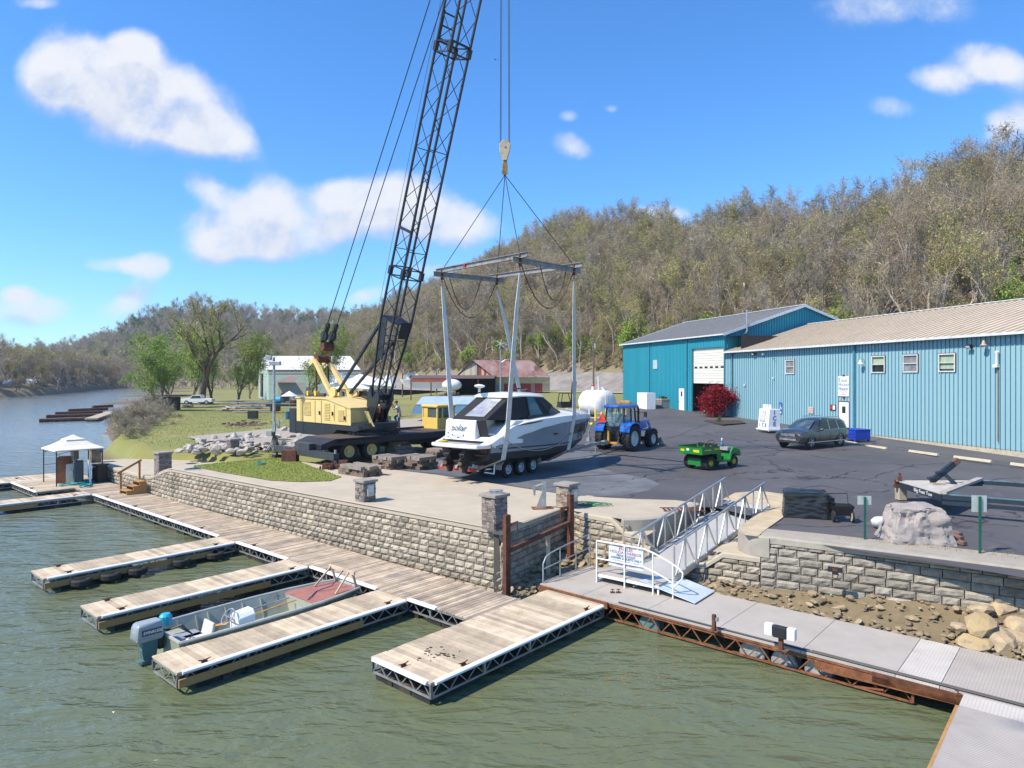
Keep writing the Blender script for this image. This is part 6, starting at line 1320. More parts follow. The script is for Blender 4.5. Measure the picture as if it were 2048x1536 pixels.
#      x    keelz chinez chineb stripez greyz sheerz sheerb
HT = [(.9,-1.15,-.62,1.32,-.36,-.12,.06,1.46),(1.5,-1.2,-.66,1.36,-.36,.0,.30,1.53),(2.1,-1.22,-.66,1.37,-.35,.14,.72,1.58),(3.2,-1.22,-.66,1.38,-.34,.40,.92,1.62),(4.6,-1.22,-.65,1.38,-.32,.66,1.06,1.64),(6.2,-1.2,-.6,1.33,-.28,.84,1.15,1.60),(7.6,-1.1,-.46,1.1,-.2,.93,1.20,1.40),(8.8,-.85,-.22,.78,-.05,.97,1.21,1.10),(9.8,-.42,.12,.42,.22,.98,1.17,.72),(10.5,.10,.48,.18,.55,.98,1.10,.38),(11.0,.72,.86,.03,.90,.97,1.03,.05)]
secs = []; 
for i in range(41):
    x = .9+(11.0-.9)*i/40; kz, cz, cb, sz, gz, hz, hb_ = interp(HT, x)
    def yb(z): 
        t = (z-cz)/(hz-cz+1e-6); t = max(0, min(1, t)); return cb+(hb_-cb)*(t**.8)
    sz = max(sz, cz+.01); gz = max(gz, sz+.01); hz = max(hz, gz+.01)
    half = [(0,kz),(cb*.5,kz+(cz-kz)*.52),(cb,cz),(yb(sz),sz),(yb((sz+gz)/2),(sz+gz)/2),(yb(gz),gz),(yb(gz)+.03,gz+.012),(yb((gz+hz)/2)+.015,(gz+hz)/2),(hb_,hz),(hb_-.10,hz+.05)]
    secs.append([Ve((x,-y,z)) for y, z in half]+[Ve((x,y,z)) for y, z in half[::-1][:-1]])
b = MB(); n = len(secs[0])
for i in range(len(secs)-1):
    for j in range(n-1):
        jj = j if j < 9 else n-2-j; mi = 2 if jj < 3 else (1 if jj < 5 else 0)
        k = len(b.v); b.v += [tuple(secs[i][j]), tuple(secs[i+1][j]), tuple(secs[i+1][j+1]), tuple(secs[i][j+1])]; b.f.append((k,k+1,k+2,k+3)); b.m.append(mi)
q = [secs[0][j] for j in range(n)]; b.v += [tuple(v) for v in q]; b.f.append(tuple(range(len(b.v)-n, len(b.v)))[::-1]); b.m.append(2)
b.build('hull', [gel, hgrey, hblk], bt_, smooth=True, fix=True)
# deck and coaming
b = MB(); rows = []
for i in range(31):
    x = 2.0+(10.95-2.0)*i/30; _, _, _, _, _, hz, hb_ = interp(HT, x); cr_ = .16*sm(5.5,8,x)*(1-sm(9.8,11,x)); w = hb_-.10
    rows.append([Ve((x, y*w, hz+.05+cr_*(1-abs(y)**2.2)+(0 if abs(y) > .99 else .03))) for y in (-1,-.85,-.6,-.3,0,.3,.6,.85,1)])
b.loft(rows, closed=False, cap=False); b.build('deck', gel, bt_, smooth=True)
# quarter shoulders + transom box
b = MB(); b.prism([(.95,-.45,-.05),(1.0,-.45,.93),(1.12,-.45,1.0),(2.3,-.45,1.0),(2.3,-.45,-.05)], (0,1.75,0)); tbx = b.build('transom_box', gel, bt_, bevel=.04)
for y0, y1 in ((-1.52,-1.02),(1.33,1.53)):
    b = MB(); b.prism([(.5,y0,-.02),(.9,y0,.10),(1.5,y0,.36),(2.1,y0,.80),(2.4,y0,.98),(3.0,y0,1.0),(3.0,y0,-.02)], (0,y1-y0,0)); b.build('quarter_moulding', gel, bt_, bevel=.05)
text('boat_name', 'solar', .42, frame((.945,.5,.62), (0,-1,0), (0,0,1)), mat('name_grey', (.10,.10,.12), .4), tbx, .004, sx=1.1, shear=.3)
b = MB(); 
for y_, z_ in ((1.1,.38),(1.1,.22),(.85,.32),(.2,.32),(.9,.12),(.1,.1)): b.box((.94,y_,z_), (.02,.05,.05))
b.box((.94,.5,.28), (.012,.7,.012)); b.box((.94,.5,.2), (.012,.18,.03)); b.box((.94,.55,.02), (.012,.45,.045)); b.build('transom_fitting', black, tbx)
b = MB(); b.prism([(0.12,-1.30,-.17),(.0,-.9,-.17),(-.05,0,-.17),(0,.9,-.17),(.12,1.30,-.17),(1.2,1.46,-.17),(1.2,-1.46,-.17)], (0,0,.16)); pf = b.build('swim_platform', gel, bt_, bevel=.05)
MB().prism([(.2,-1.15,-.008),(.1,0,-.008),(.2,1.15,-.008),(.92,1.25,-.008),(.92,-1.25,-.008)], (0,0,.008)).build('platform_deck', mat('grey_foam_deck', (.36,.34,.32), .8, var=.1), pf)
b = MB(); b.torus((.5,.95,.03), .18, .035, 14, 6); b.torus((.52,.9,.06), .12, .03, 14, 6); o = b.build('rope_coil', mat('yellow_rope', (.62,.42,.04), .8)); 
M_ = Matrix.Translation(bt_.location) @ bt_.rotation_euler.to_matrix().to_4x4(); o.matrix_world = M_; prop(o, 'yellow rope coiled on the swim platform of the hanging cruiser', 'rope')
# canopy
Bs = {0:(1.05,.98,1.0), 1:(2.35,1.2,1.0), 2:(3.75,1.28,1.12), 3:(4.9,1.27,1.2), 4:(5.35,1.24,1.24), 5:(6.6,.95,1.33), 6:(7.7,.0,1.4)}
Tp = {0:(2.7,.95,2.0), 1:(3.1,1.03,2.02), 2:(3.75,1.05,2.04), 3:(4.35,1.07,2.04), 4:(4.5,1.05,2.04), 5:(5.4,.75,2.04), 6:(5.8,0,2.04)}
def pt(D_, k, sd_, y=None): x, yy, z = D_[k]; return Ve((x, yy*sd_, z))
def quad(b, a, c, d, e): b.add([a, c, d, e], [(0,1,2,3)])
glg = glassm('cruiser_glass', (.035,.10,.085), .82, .03)
b = MB()
for sd_ in (-1,1):
    quad(b, pt(Bs,0,sd_), pt(Bs,1,sd_), pt(Tp,1,sd_), pt(Tp,0,sd_)); quad(b, pt(Bs,1,sd_), pt(Bs,2,sd_), pt(Tp,2,sd_), pt(Tp,1,sd_)); quad(b, pt(Bs,3,sd_), pt(Bs,4,sd_), pt(Tp,4,sd_), pt(Tp,3,sd_))
    # canvas over the upper windscreen
    for k, f0, f1 in ((4,.10,.42),(5,.42,.55)):
        a0, a1 = pt(Bs,k,sd_).lerp(pt(Tp,k,sd_), f0 if k == 4 else f0), pt(Bs,k+1,sd_).lerp(pt(Tp,k+1,sd_), f1); o_ = Ve((.02,.03*sd_,.01)); quad(b, a0+o_, a1+o_, pt(Tp,k+1,sd_)+o_, pt(Tp,k,sd_)+o_)
    # aft flap down the walk-through
quad(b, Ve((1.05,-.45,.95)), Ve((1.05,-.98,1.0)), Ve((1.35,-.98,.1)), Ve((1.3,-.5,.1)))
quad(b, pt(Bs,0,-1), pt(Bs,0,1), pt(Tp,0,1), pt(Tp,0,-1))
can = b.build('canvas_enclosure', canv, bt_)
b = MB(); u0, u1 = pt(Bs,0,1).lerp(pt(Tp,0,1),.12), pt(Bs,0,1).lerp(pt(Tp,0,1),.9); w0, w1 = pt(Bs,0,-1).lerp(pt(Tp,0,-1),.12), pt(Bs,0,-1).lerp(pt(Tp,0,-1),.9); o_ = Ve((-.02,0,.015))
quad(b, u0.lerp(w0,.30)+o_, u0.lerp(w0,.86)+o_, u1.lerp(w1,.84)+o_, u1.lerp(w1,.36)+o_)
b.build('clear_window', mat('clear_vinyl', (.55,.55,.56), .12, .3, var=.3, vs=2.5, col2=(.30,.31,.33), bump=.5, bs=3), can)
b = MB()
for sd_ in (-1,1): quad(b, pt(Bs,2,sd_), pt(Bs,3,sd_), pt(Tp,3,sd_), pt(Tp,2,sd_)); quad(b, pt(Bs,4,sd_), pt(Bs,5,sd_), pt(Tp,5,sd_), pt(Tp,4,sd_)); quad(b, pt(Bs,5,sd_), pt(Bs,6,sd_), pt(Tp,6,sd_), pt(Tp,5,sd_))
b.build('windscreen', glg, bt_)
b = MB()
for sd_ in (-1,1):
    for a, c in (((Bs,2),(Tp,2)), ((Bs,2),(Bs,3)), ((Bs,3),(Tp,3)), ((Bs,4),(Bs,5)), ((Bs,5),(Bs,6)), ((Bs,4),(Tp,4)), ((Tp,4),(Bs,5)) if 0 else ((Bs,6),(Tp,6))): b.beam(pt(*a,sd_), pt(*c,sd_), .07)
    b.beam(pt(Bs,2,sd_)+Ve((-.2,0,-.0)), pt(Bs,3,sd_)+Ve((.3,0,0)), .12)
b.build('window_frame', black, bt_)
b = MB(); rows = []
for x, w, z in ((2.5,.85,1.99),(2.6,1.05,2.0),(3.3,1.12,2.05),(4.5,1.12,2.06),(5.2,.96,2.06),(5.8,.6,2.03),(6.1,.2,1.99)):
    rows.append([Ve((x,-w,z-.03)), Ve((x,-w-.03,z+.03)), Ve((x,-w*.75,z+.13)), Ve((x,0,z+.19)), Ve((x,w*.75,z+.13)), Ve((x,w+.03,z+.03)), Ve((x,w,z-.03))])
b.loft(rows); b.build('hardtop', gel, bt_, smooth=True)
b = MB(); b.poly([(1.5,-1.0,1.0),(1.5,1.0,1.0),(6.8,.8,1.15),(6.8,-.8,1.15)]); b.box((4.6,.5,1.35), (.5,.9,.5)); b.box((2.9,.6,1.25), (.5,.8,.5)); b.build('cockpit', mat('cockpit_grey', (.20,.21,.21), .7), bt_)
b = MB(); b.tube((2.3,.5,2.2), (2.3,.5,2.42), .05, 8); b.lathe([(.05,-.05),(.22,.0),(.25,.05),(.2,.1),(.03,.13)], (2.3,.5,2.42), 14); b.build('radar_dome', gel, bt_, smooth=True)
b = MB(); b.tube((3.2,-.6,2.25), (3.1,-.6,3.1), .012, 5); b.build('antenna', gel, bt_)
b = MB(); b.tube((5.0,-.2,2.35), (5.0,.2,2.35), .05, 8); b.box((5.0,0,2.32), (.2,.3,.08)); b.tube((4.6,.2,2.4), (5.2,.35,2.42), .04, 6); b.build('search_light', black, bt_)
# starboard and port marks on the hull
def hull_pt(x, z, sd_, off=.012):
    kz, cz, cb, sz, gz, hz, hb_ = interp(HT, x); t = max(0, min(1, (z-cz)/(hz-cz))); y = cb+(hb_-cb)*t**.8; return Ve((x, sd_*(y+off), z))
for sd_ in (-1,1):
    b = MB(); k = 14; up_ = []; lo_ = []
    for i in range(k+1):
        t = i/k; x = 6.9+2.9*t; zt_ = .70+.10*t if t > 0 else .70; zb_ = (.22+.0*t) if t > .0 else .22; x0 = x
        zt2 = interp([(0,.24),(.25,.72),(1,.82)], t)[0]; zb2 = interp([(0,.22),(.75,.34),(1,.78)], t)[0]; up_.append(hull_pt(x, max(zt2, zb2), sd_, .03)); lo_.append(hull_pt(x, zb2, sd_, .03))
    b.loft([lo_, up_], closed=False, cap=False); b.build('hull_window', mat('hull_window_black', (.012,.014,.016), .12, coat=.4), bt_)
    b = MB(); b.loft([[hull_pt(1.4+7.8*i/20, -.22+.12*(i/20)**3, sd_, .016) for i in range(21)], [hull_pt(1.4+7.8*i/20, -.17+.12*(i/20)**3, sd_, .016) for i in range(21)]], closed=False, cap=False); b.build('hull_stripe', black, bt_)
    b = MB(); b.loft([[hull_pt(5.2+.5*math.cos(a)*.45+.3, .32+.045*math.sin(a), sd_, .02) for a in [6.283*i/12 for i in range(12)]]], closed=True, cap=False); b.f.append(tuple(range(12))); b.m.append(0); b.build('porthole', black, bt_)
    b = MB(); b.prism([hull_pt(2.2,.75,sd_,.02), hull_pt(2.5,.80,sd_,.02), hull_pt(4.3,.98,sd_,.02), hull_pt(4.2,.93,sd_,.02), hull_pt(3.4,.83,sd_,.02)], (0,sd_*.01,0)); b.build('air_intake', black, bt_)
for y_ in (-.42,.42):
    b = MB(); b.prism([(.95,y_-.14,-.35),(.35,y_-.14,-.28),(.15,y_-.14,-.45),(.30,y_-.14,-.72),(.95,y_-.14,-.75)], (0,.28,0)); b.prism([(.55,y_-.06,-.6),(.12,y_-.06,-.6),(.02,y_-.06,-.68),(.02,y_-.06,-.76),(.25,y_-.06,-1.0),(.3,y_-.06,-1.22),(.5,y_-.06,-1.22),(.6,y_-.06,-.9)], (0,.12,0)); b.lathe([(.03,-.42),(.09,-.2),(.10,.05),(.06,.22),(.02,.26)], (.35,y_,-.93), 10, 'x'); b.box((.15,y_,-.68), (.55,.34,.03))
    dr_ = b.build('stern_drive', black, bt_, bevel=.01)
    b = MB()
    for k in range(3):
        a = k*2.094+.4; b.M = Matrix.Translation((.02,y_,-.93)) @ Matrix.Rotation(a,4,'X') @ Matrix.Rotation(.5,4,'Z'); b.lathe([(.01,-.02),(.09,-.015),(.09,.015),(.01,.02)], (0,0,.13), 8, 'x')
    b.M = None; b.build('propeller', mat('bronze_prop', (.40,.30,.17), .4, .7, var=.2), dr_)
b = MB(); b.box((.85,-1.05,-.3), (.1,.3,.16)); b.box((.85,1.05,-.3), (.1,.3,.16)); b.box((.72,-1.0,-.46), (.35,.4,.03)); b.box((.72,1.0,-.46), (.35,.4,.03)); b.build('trim_tab', rust, bt_)
# the two lifting slings
slm = mat('sling_web', (.70,.66,.58), .85, var=.12, vs=3, bump=.2)
def boat_pt(x, y, z): return M_ @ Ve((x, y, z))
for near, far, x, lb in ((cn[0], cn[3], 1.75, 'rear pale webbing sling running under the stern of the hanging cruiser'), (cn[1], cn[2], 7.1, 'forward pale webbing sling running under the bow half of the hanging cruiser')):
    kz, cz, cb, sz, gz, hz, hb_ = interp(HT, x); pts = [near-Ve((0,0,.55)), near.lerp(boat_pt(x,-hb_-.05,hz),.25)-Ve((0,0,.2)), boat_pt(x+.0,-hb_-.04,hz*.9), boat_pt(x,-cb-.03,cz-.02), boat_pt(x,0,kz-.03), boat_pt(x,cb+.03,cz-.02), boat_pt(x,hb_+.04,hz*.9), far.lerp(boat_pt(x,hb_,hz),.25)-Ve((0,0,.2)), far-Ve((0,0,.55))]
    fw = (boat_pt(1,0,0)-boat_pt(0,0,0)).normalized(); b = MB(); w = [.06,.13,.15,.15,.15,.15,.15,.13,.06]
    rows = []
    for i, p in enumerate(pts):
        t = (pts[min(i+1,8)]-pts[max(i-1,0)]).normalized(); n_ = t.cross(fw).normalized()*.012; rows.append([p-fw*w[i]-n_, p+fw*w[i]-n_, p+fw*w[i]+n_, p-fw*w[i]+n_])
    b.loft(rows); o = b.build('lifting_sling', slm, fix=True); prop(o, lb, 'sling')
b = MB(); pts = []
for i in range(15): t = i/14; p = hull_pt(1.75,.15,-1,.1).lerp(hull_pt(7.1,.3,-1,.1), t); p.z -= 4*.62*t*(1-t); p.y = hull_pt(p.x, max(-.5,p.z), -1, .05).y; pts.append(p)
b.pipe(pts, .018, 6); o = b.build('tie_rope', mat('pale_rope', (.50,.45,.36), .9)); o.matrix_world = M_; prop(o, 'pale rope looping along the grey hull between the two slings', 'rope')
# ================= TRI AXLE TRAILER
tr = thing('boat_trailer', 'silver tri axle aluminium boat trailer under the hanging cruiser', 'trailer', (-.56,31.45,1.95), R(53))
b = MB()
for y_ in (-.82,.82): b.beam((-2.9,y_,.66), (4.0,y_,.66), .09, .2); b.beam((4.0,y_,.66), (8.2,y_*.1,.66), .09, .2)
for x_ in (-2.85,-1.4,1.4,3.2): b.beam((x_,-.85,.6), (x_,.85,.6), .08, .1)
b.beam((7.8,0,.66), (9.9,0,.66), .13, .16); b.build('frame', galv, tr)
b = MB(); b.box((9.9,0,.66), (.4,.22,.26)); b.tube((9.2,.2,.0), (9.2,.2,.75), .04, 8); b.box((9.2,.2,.02), (.16,.16,.03)); b.build('coupler', galv, tr)
for y_ in (-1.12,1.12):
    for x_ in (-.96,0,.96):
        o = bpy.data.objects.new('hub', None) if 0 else None
        b = MB(); b.lathe([(.21,-.11),(.31,-.125),(.36,-.11),(.375,-.08),(.375,.08),(.36,.11),(.31,.125),(.21,.11)], (x_,y_,.375), 26, 'y'); wl = b.build('wheel', rubber, tr, smooth=True)
        b = MB(); s_ = 1 if y_ > 0 else -1; pr_ = [(.21,-.1*s_),(.21,.11*s_),(.18,.1*s_),(.17,.03*s_),(.08,.07*s_),(.07,.1*s_),(.01,.1*s_)]; b.lathe(pr_ if s_ > 0 else pr_[::-1], (x_,y_,.375), 20, 'y'); b.build('rim', mat('rim_silver', (.62,.63,.64), .3, .25), wl, smooth=True)
        b = MB()
        for k in range(6): a = k*1.047; b.ell((x_+.125*math.cos(a), y_+s_*.05, .375+.125*math.sin(a)), (.028,.02,.028), 6, 4)
        b.build('rim_slot', black, wl)
    b = MB(); P_ = [(-1.55,.42),(-1.5,.62),(-1.3,.80),(-1.0,.86),(1.0,.86),(1.3,.80),(1.5,.62),(1.55,.42)]; rows = [[Ve((x_,y_-.15,z_)), Ve((x_,y_+.15,z_)), Ve((x_*.985,y_+.15,z_-.02)), Ve((x_*.985,y_-.15,z_-.02))] for x_, z_ in P_]; b.loft(rows)
    b.build('mudguard', mat('bright_trim', (.60,.61,.62), .35, .3), tr, fix=True)
b = MB()
for x_ in (-.96,0,.96): b.tube((x_,-1.1,.375), (x_,1.1,.375), .045, 8)
b.build('axle', galv, tr)
for y_ in (-.5,.5): b = MB(); b.beam((-2.6,y_,.82), (3.2,y_,.86), .16, .08); b.build('bunk', mat('bunk_carpet', (.03,.03,.035), .95), tr)
b = MB(); b.box((-3.0,0,.52), (.1,2.1,.12)); b.build('light_bar', red, tr)
for k in range(3): MB().box((-2.5+k*.42,-.87,.66), (.22,.012,.05)).build('reflector_tape', red, tr)
b = MB(); 
for k in range(9): b.box((1.9+k*.25,-.868+0,.66), (.12,.01,.045)) if 1.9+k*.25 < 3.95 else None
for k in range(12): t = .08+.06*k; x_ = 4.0+4.2*t; y_ = -.82+.74*t; b.box((x_,y_-.052,.66), (.14,.012,.045), rz=math.atan2(.74,4.2))
b.build('reflector_tape', red, tr)
b = MB(); b.tube((-1.9,-1.15,.25), (-1.75,-1.2,1.75), .035, 8); b.beam((-2.2,-.85,.35), (-1.9,-1.15,.28), .05); b.build('guide_pole', wpaint, tr)
for x_, h_ in ((6.4,.75),(8.15,1.15)):
    b = MB(); b.beam((x_,0,.7), (x_-.1,.0,.7+h_*.6), .07); b.beam((x_-.1,0,.7+h_*.55), (x_-.28,.18,.7+h_), .05); b.beam((x_-.1,0,.7+h_*.55), (x_-.12,-.2,.7+h_), .05); st_ = b.build('bow_stand', galv, tr)
    b = MB(); b.tube((x_-.3,.1,.7+h_), (x_-.26,.28,.7+h_), .075, 10); b.tube((x_-.14,-.32,.7+h_), (x_-.1,-.14,.7+h_), .075, 10); b.build('roller', safety, st_)
MB().box((8.1,0,.98), (.25,.2,.18)).build('winch', galv, tr)
# ================= TRACTOR
nb = mat('tractor_blue', (.012,.13,.50), .3, var=.05, coat=.4); tk = thing('tractor', 'blue farm tractor with a front loader hitched to the boat trailer', 'tractor', (6.38,40.7,1.98), R(52))
tglass = glassm('tractor_glass', (.25,.42,.40), .35)
def tyre_y(par, c, r, w, rimm, lugs=20, rr=.56, out=1, tread=.05):
    b = MB(); h = w/2; b.lathe([(r*rr,-h*.75),(r*.8,-h),(r*.93,-h*.95),(r*.97,-h*.7),(r*.97,h*.7),(r*.93,h*.95),(r*.8,h),(r*rr,h*.75)], c, 28, 'y')
    for i in range(lugs):
        for s_ in (-1,1):
            a = 6.283*(i+.5*(s_ > 0))/lugs; b.M = Matrix.Translation(c) @ Matrix.Rotation(-a,4,'Y') @ Matrix.Translation((r*.975,s_*h*.45,0)) @ Matrix.Rotation(s_*.7,4,'X'); b.box((0,0,0), (tread*1.2,h*1.05,r*.07))
    b.M = None; o = b.build('wheel', rubber, par)
    s = out*h; q = MB(); pr_ = [(r*rr,-s*.8),(r*rr,s*.85),(r*rr*.92,s*.8),(r*rr*.85,s*.25),(r*rr*.45,s*.2),(r*rr*.42,s*.5),(.02,s*.5)]; q.lathe(pr_ if out > 0 else pr_[::-1], c, 22, 'y'); q.build('rim', rimm, o, smooth=True); return o
cream2 = mat('rim_cream', (.68,.68,.60), .4)
for s_ in (-1,1): tyre_y(tk, Ve((0,s_*.93,.80)), .80, .5, cream2, 22, out=s_); tyre_y(tk, Ve((2.62,s_*.9,.60)), .60, .40, cream2, 18, rr=.5, out=s_)
b = MB(); b.box((.9,0,.75), (2.9,.5,.55)); b.tube((0,-.8,.8), (0,.8,.8), .2, 10); b.tube((2.6,-.8,.6), (2.6,.8,.6), .12, 8); b.box((-.35,0,.95), (.4,.75,.7)); b.box((-.25,0,1.25), (.5,1.0,.4)); b.build('chassis', black, tk)
b = MB(); b.prism([(1.35,-.36,1.15),(3.1,-.36,1.05),(3.2,-.36,1.35),(3.0,-.36,1.62),(1.35,-.36,1.78)], (0,.72,0)); b.build('bonnet', nb, tk, bevel=.06)
for s_ in (-1,1):
    b = MB(); P_ = [(-.78,1.25),(-.72,1.5),(-.45,1.72),(.0,1.80),(.5,1.70),(.75,1.4)]; b.loft([[Ve((x_,s_*.55,z_)), Ve((x_,s_*1.18,z_-.02)), Ve((x_*.97,s_*1.2,z_-.09)), Ve((x_*.97,s_*.55,z_-.07))] for x_, z_ in P_]); fd = b.build('rear_mudguard', nb, tk, fix=True, bevel=.02)
    MB().box((-.70,s_*.9,1.53), (.04,.3,.06), ry=-.5).build('rear_light', red, fd)
    b = MB(); b.loft([[Ve((2.62+.66*math.cos(a), s_*.72, .6+.66*math.sin(a))), Ve((2.62+.66*math.cos(a), s_*1.1, .6+.66*math.sin(a)))] for a in (.5,1.0,1.5,2.1,2.6)], closed=False, cap=False); b.build('front_mudguard', black, tk)
cb0 = [(-.42,.62),(1.28,.55)]
b = MB()
cor = [(-.45,-.62,1.5,-.28,-.6,2.58),(-.45,.62,1.5,-.28,.6,2.58),(1.3,-.55,1.35,1.05,-.56,2.58),(1.3,.55,1.35,1.05,.56,2.58),(.45,-.68,1.35,.42,-.64,2.58),(.45,.68,1.35,.42,.64,2.58)]
for a in cor: b.beam(a[:3], a[3:], .075)
b.box((.4,0,1.42), (1.7,1.2,.12)); b.box((.35,0,1.05), (1.5,.95,.7)); cb_ = b.build('cab_frame', black, tk)
b = MB()
for f_ in ((0,1),(0,4),(4,2),(1,5),(5,3),(2,3)): a, c = cor[f_[0]], cor[f_[1]]; b.add([a[:3], c[:3], c[3:], a[3:]], [(0,1,2,3)])
b.build('cab_glass', tglass, cb_)
b = MB(); b.prism([(-.5,-.68,2.58),(1.35,-.68,2.58),(1.42,-.6,2.62),(1.42,.6,2.62),(1.35,.68,2.58),(-.5,.68,2.58),(-.55,.6,2.6),(-.55,-.6,2.6)], (0,0,.16)); b.build('cab_roof', nb, cb_, bevel=.05)
b = MB(); b.box((.3,0,1.75), (.45,.5,.12)); b.box((.1,0,2.0), (.12,.48,.5)); b.tube((.85,0,1.6), (.72,0,1.95), .03, 6); b.torus((.7,0,1.97), .17, .018, 14, 5, 'x'); b.build('seat', black, cb_)
b = MB(); b.pipe([(1.45,-.62,1.1),(1.45,-.62,2.45),(1.43,-.60,2.6),(1.35,-.58,2.68)], .065, 10); b.build('exhaust_pipe', black, tk, smooth=True)
for s_ in (-1,1): b = MB(); b.pipe([(1.1,s_*.6,2.35),(1.25,s_*1.1,2.3)], .02, 6); b.box((1.25,s_*1.2,2.18), (.06,.2,.34)); b.build('mirror', black, tk)
b = MB(); b.prism([(-.62,.95,1.72),(-.62,.48,1.72),(-.62,.44,1.8),(-.62,.66,2.22),(-.62,.78,2.22),(-.62,.99,1.8)], (-.02,0,0)); b.build('warning_triangle', mat('orange_red', (.75,.06,.02), .5), tk)
ylb = mat('hitch_yellow', (.60,.33,.03), .5, var=.2, dirt=(.25,.14,.04), ds=4)
b = MB(); b.beam((-.9,.12,.5), (-.9,.12,1.25), .12); b.beam((-.85,-.55,.55), (-.85,.35,.55), .1, .12); b.beam((-.95,.12,.55), (-1.15,.12,.62), .2, .14); b.build('hitch_bracket', ylb, tk)
b = MB()
for s_ in (-1,1): b.beam((-.1,s_*.35,.6), (-.85,s_*.45,.55), .06, .1); b.tube((-.2,s_*.35,1.2), (-.75,s_*.42,.6), .03, 6)
b.tube((-.3,.1,1.1), (-.9,.12,1.1), .035, 6); b.build('lift_arm', black, tk)
for s_ in (-1,1):
    b = MB(); b.beam((1.7,s_*.62,1.65), (2.75,s_*.62,1.72), .09, .16); b.beam((2.7,s_*.62,1.75), (3.35,s_*.62,.75), .09, .16); b.beam((1.65,s_*.62,.8), (1.65,s_*.62,1.75), .09, .2); b.beam((3.3,s_*.62,.8), (3.75,s_*.62,.35), .09, .16); b.build('loader_arm', nb, tk)
    b = MB(); b.tube((2.0,s_*.6,1.2), (2.9,s_*.6,1.3), .035, 8); b.build('ram', chrome, tk)
b = MB(); b.prism([(3.65,-1.0,.05),(4.35,-1.0,.02),(4.35,-1.0,.06),(3.8,-1.0,.12),(3.78,-1.0,.62),(3.68,-1.0,.66)], (0,2.0,0))
for s_ in (-1,1): b.prism([(3.65,s_*1.0,.05),(4.35,s_*1.0,.03),(3.75,s_*1.0,.68)], (0,.03,0))
b.build('bucket', mat('bucket_grey', (.22,.23,.24), .5, .3, dirt=(.16,.12,.09)), tk)
# ================= UTILITY VEHICLE
ug = mat('utility_green', (.012,.20,.035), .35, var=.08, coat=.3); uy = mat('utility_yellow', (.80,.58,.02), .4)
ut = thing('utility_vehicle', 'small green utility vehicle with a cargo bed and yellow wheels on the asphalt', 'utility vehicle', (9.12,32.85,1.96), R(35)); ut.scale = (1.08,1.08,1.08)
for s_ in (-1,1):
    tyre_y(ut, Ve((0,s_*.5,.31)), .31, .34, uy, 14, rr=.42, out=s_, tread=.02); tyre_y(ut, Ve((1.72,s_*.48,.28)), .28, .22, uy, 14, rr=.42, out=s_, tread=.015)
b = MB(); b.box((.9,0,.42), (2.2,.5,.16)); b.box((0,0,.42), (.6,.7,.3)); b.tube((0,-.5,.31), (0,.5,.31), .05, 8); b.tube((1.72,-.5,.28), (1.72,.5,.28), .04, 8); b.build('chassis', black, ut)
MB().box((-.33,0,.34), (.06,.72,.3)).build('rear_frame', ug, ut)
b = MB(); L0, L1 = -.62, .58
b.box((0-.02,0,.72), (1.2,1.28,.03)); b.box((-.62,0,.87), (.03,1.3,.32)); b.box((.58,0,.87), (.03,1.3,.32))
for s_ in (-1,1): b.box((-.02,s_*.65,.87), (1.2,.03,.32))
bed = b.build('cargo_bed', ug, ut, bevel=.006)
b = MB()
for s_ in (-1,1): b.box((-.02,s_*.65,1.035), (1.24,.05,.02))
b.box((-.62,0,1.035), (.05,1.3,.02)); b.build('bed_rim', black, bed)
b = MB(); b.box((-.64,.42,.86), (.012,.2,.09)); b.box((-.64,-.35,.86), (.012,.32,.11)); b.box((.35,-.67,.92), (.28,.012,.07)); b.box((-.25,-.67,.90), (.45,.012,.05)); b.build('decal', uy, bed)
MB().box((-.64,.12,.9), (.012,.14,.09)).build('sticker', wpaint, bed)
for s_ in (-1,1): b = MB(); b.loft([[Ve((.42*math.cos(a), s_*.32, .32+.42*math.sin(a))), Ve((.42*math.cos(a), s_*.7, .32+.42*math.sin(a)))] for a in (.35,.8,1.3,1.8,2.3)], closed=False, cap=False); b.build('rear_mudguard', black, ut)
b = MB(); b.prism([(.6,-.62,.3),(1.45,-.62,.3),(1.45,-.62,.36),(.66,-.62,.36),(.66,-.62,.62),(.6,-.62,.62)], (0,1.24,0)); b.box((.62,0,.58), (.3,1.2,.4)); b.build('floor_body', ug, ut)
b = MB(); b.prism([(1.35,-.6,.35),(1.45,-.6,.75),(1.62,-.6,.95),(2.05,-.6,.86),(2.2,-.6,.7),(2.2,-.6,.5),(2.0,-.6,.52),(1.85,-.6,.62),(1.6,-.6,.60),(1.48,-.6,.35)], (0,1.2,0)); b.build('front_body', ug, ut, bevel=.05)
MB().box((1.42,0,.86), (.25,1.05,.14)).build('dashboard', mat('dash_grey', (.35,.36,.33), .6), ut)
for y_ in (-.34,.04,.42): b = MB(); b.box((.72,y_-.02,.80), (.36,.32,.1)); b.box((.6,y_-.02,1.0), (.09,.32,.26), ry=-.15); b.build('seat', black, ut, bevel=.03)
b = MB(); b.tube((1.35,.3,.85), (1.15,.3,1.08), .02, 6); b.M = Matrix.Translation((1.14,.3,1.09)) @ Matrix.Rotation(-.7,4,'Y'); b.torus((0,0,0), .17, .015, 16, 6); b.build('steering_wheel', black, ut)
UM = Matrix.Translation(ut.location) @ Matrix.Rotation(R(35),4,'Z') @ Matrix.Scale(1.08,4)
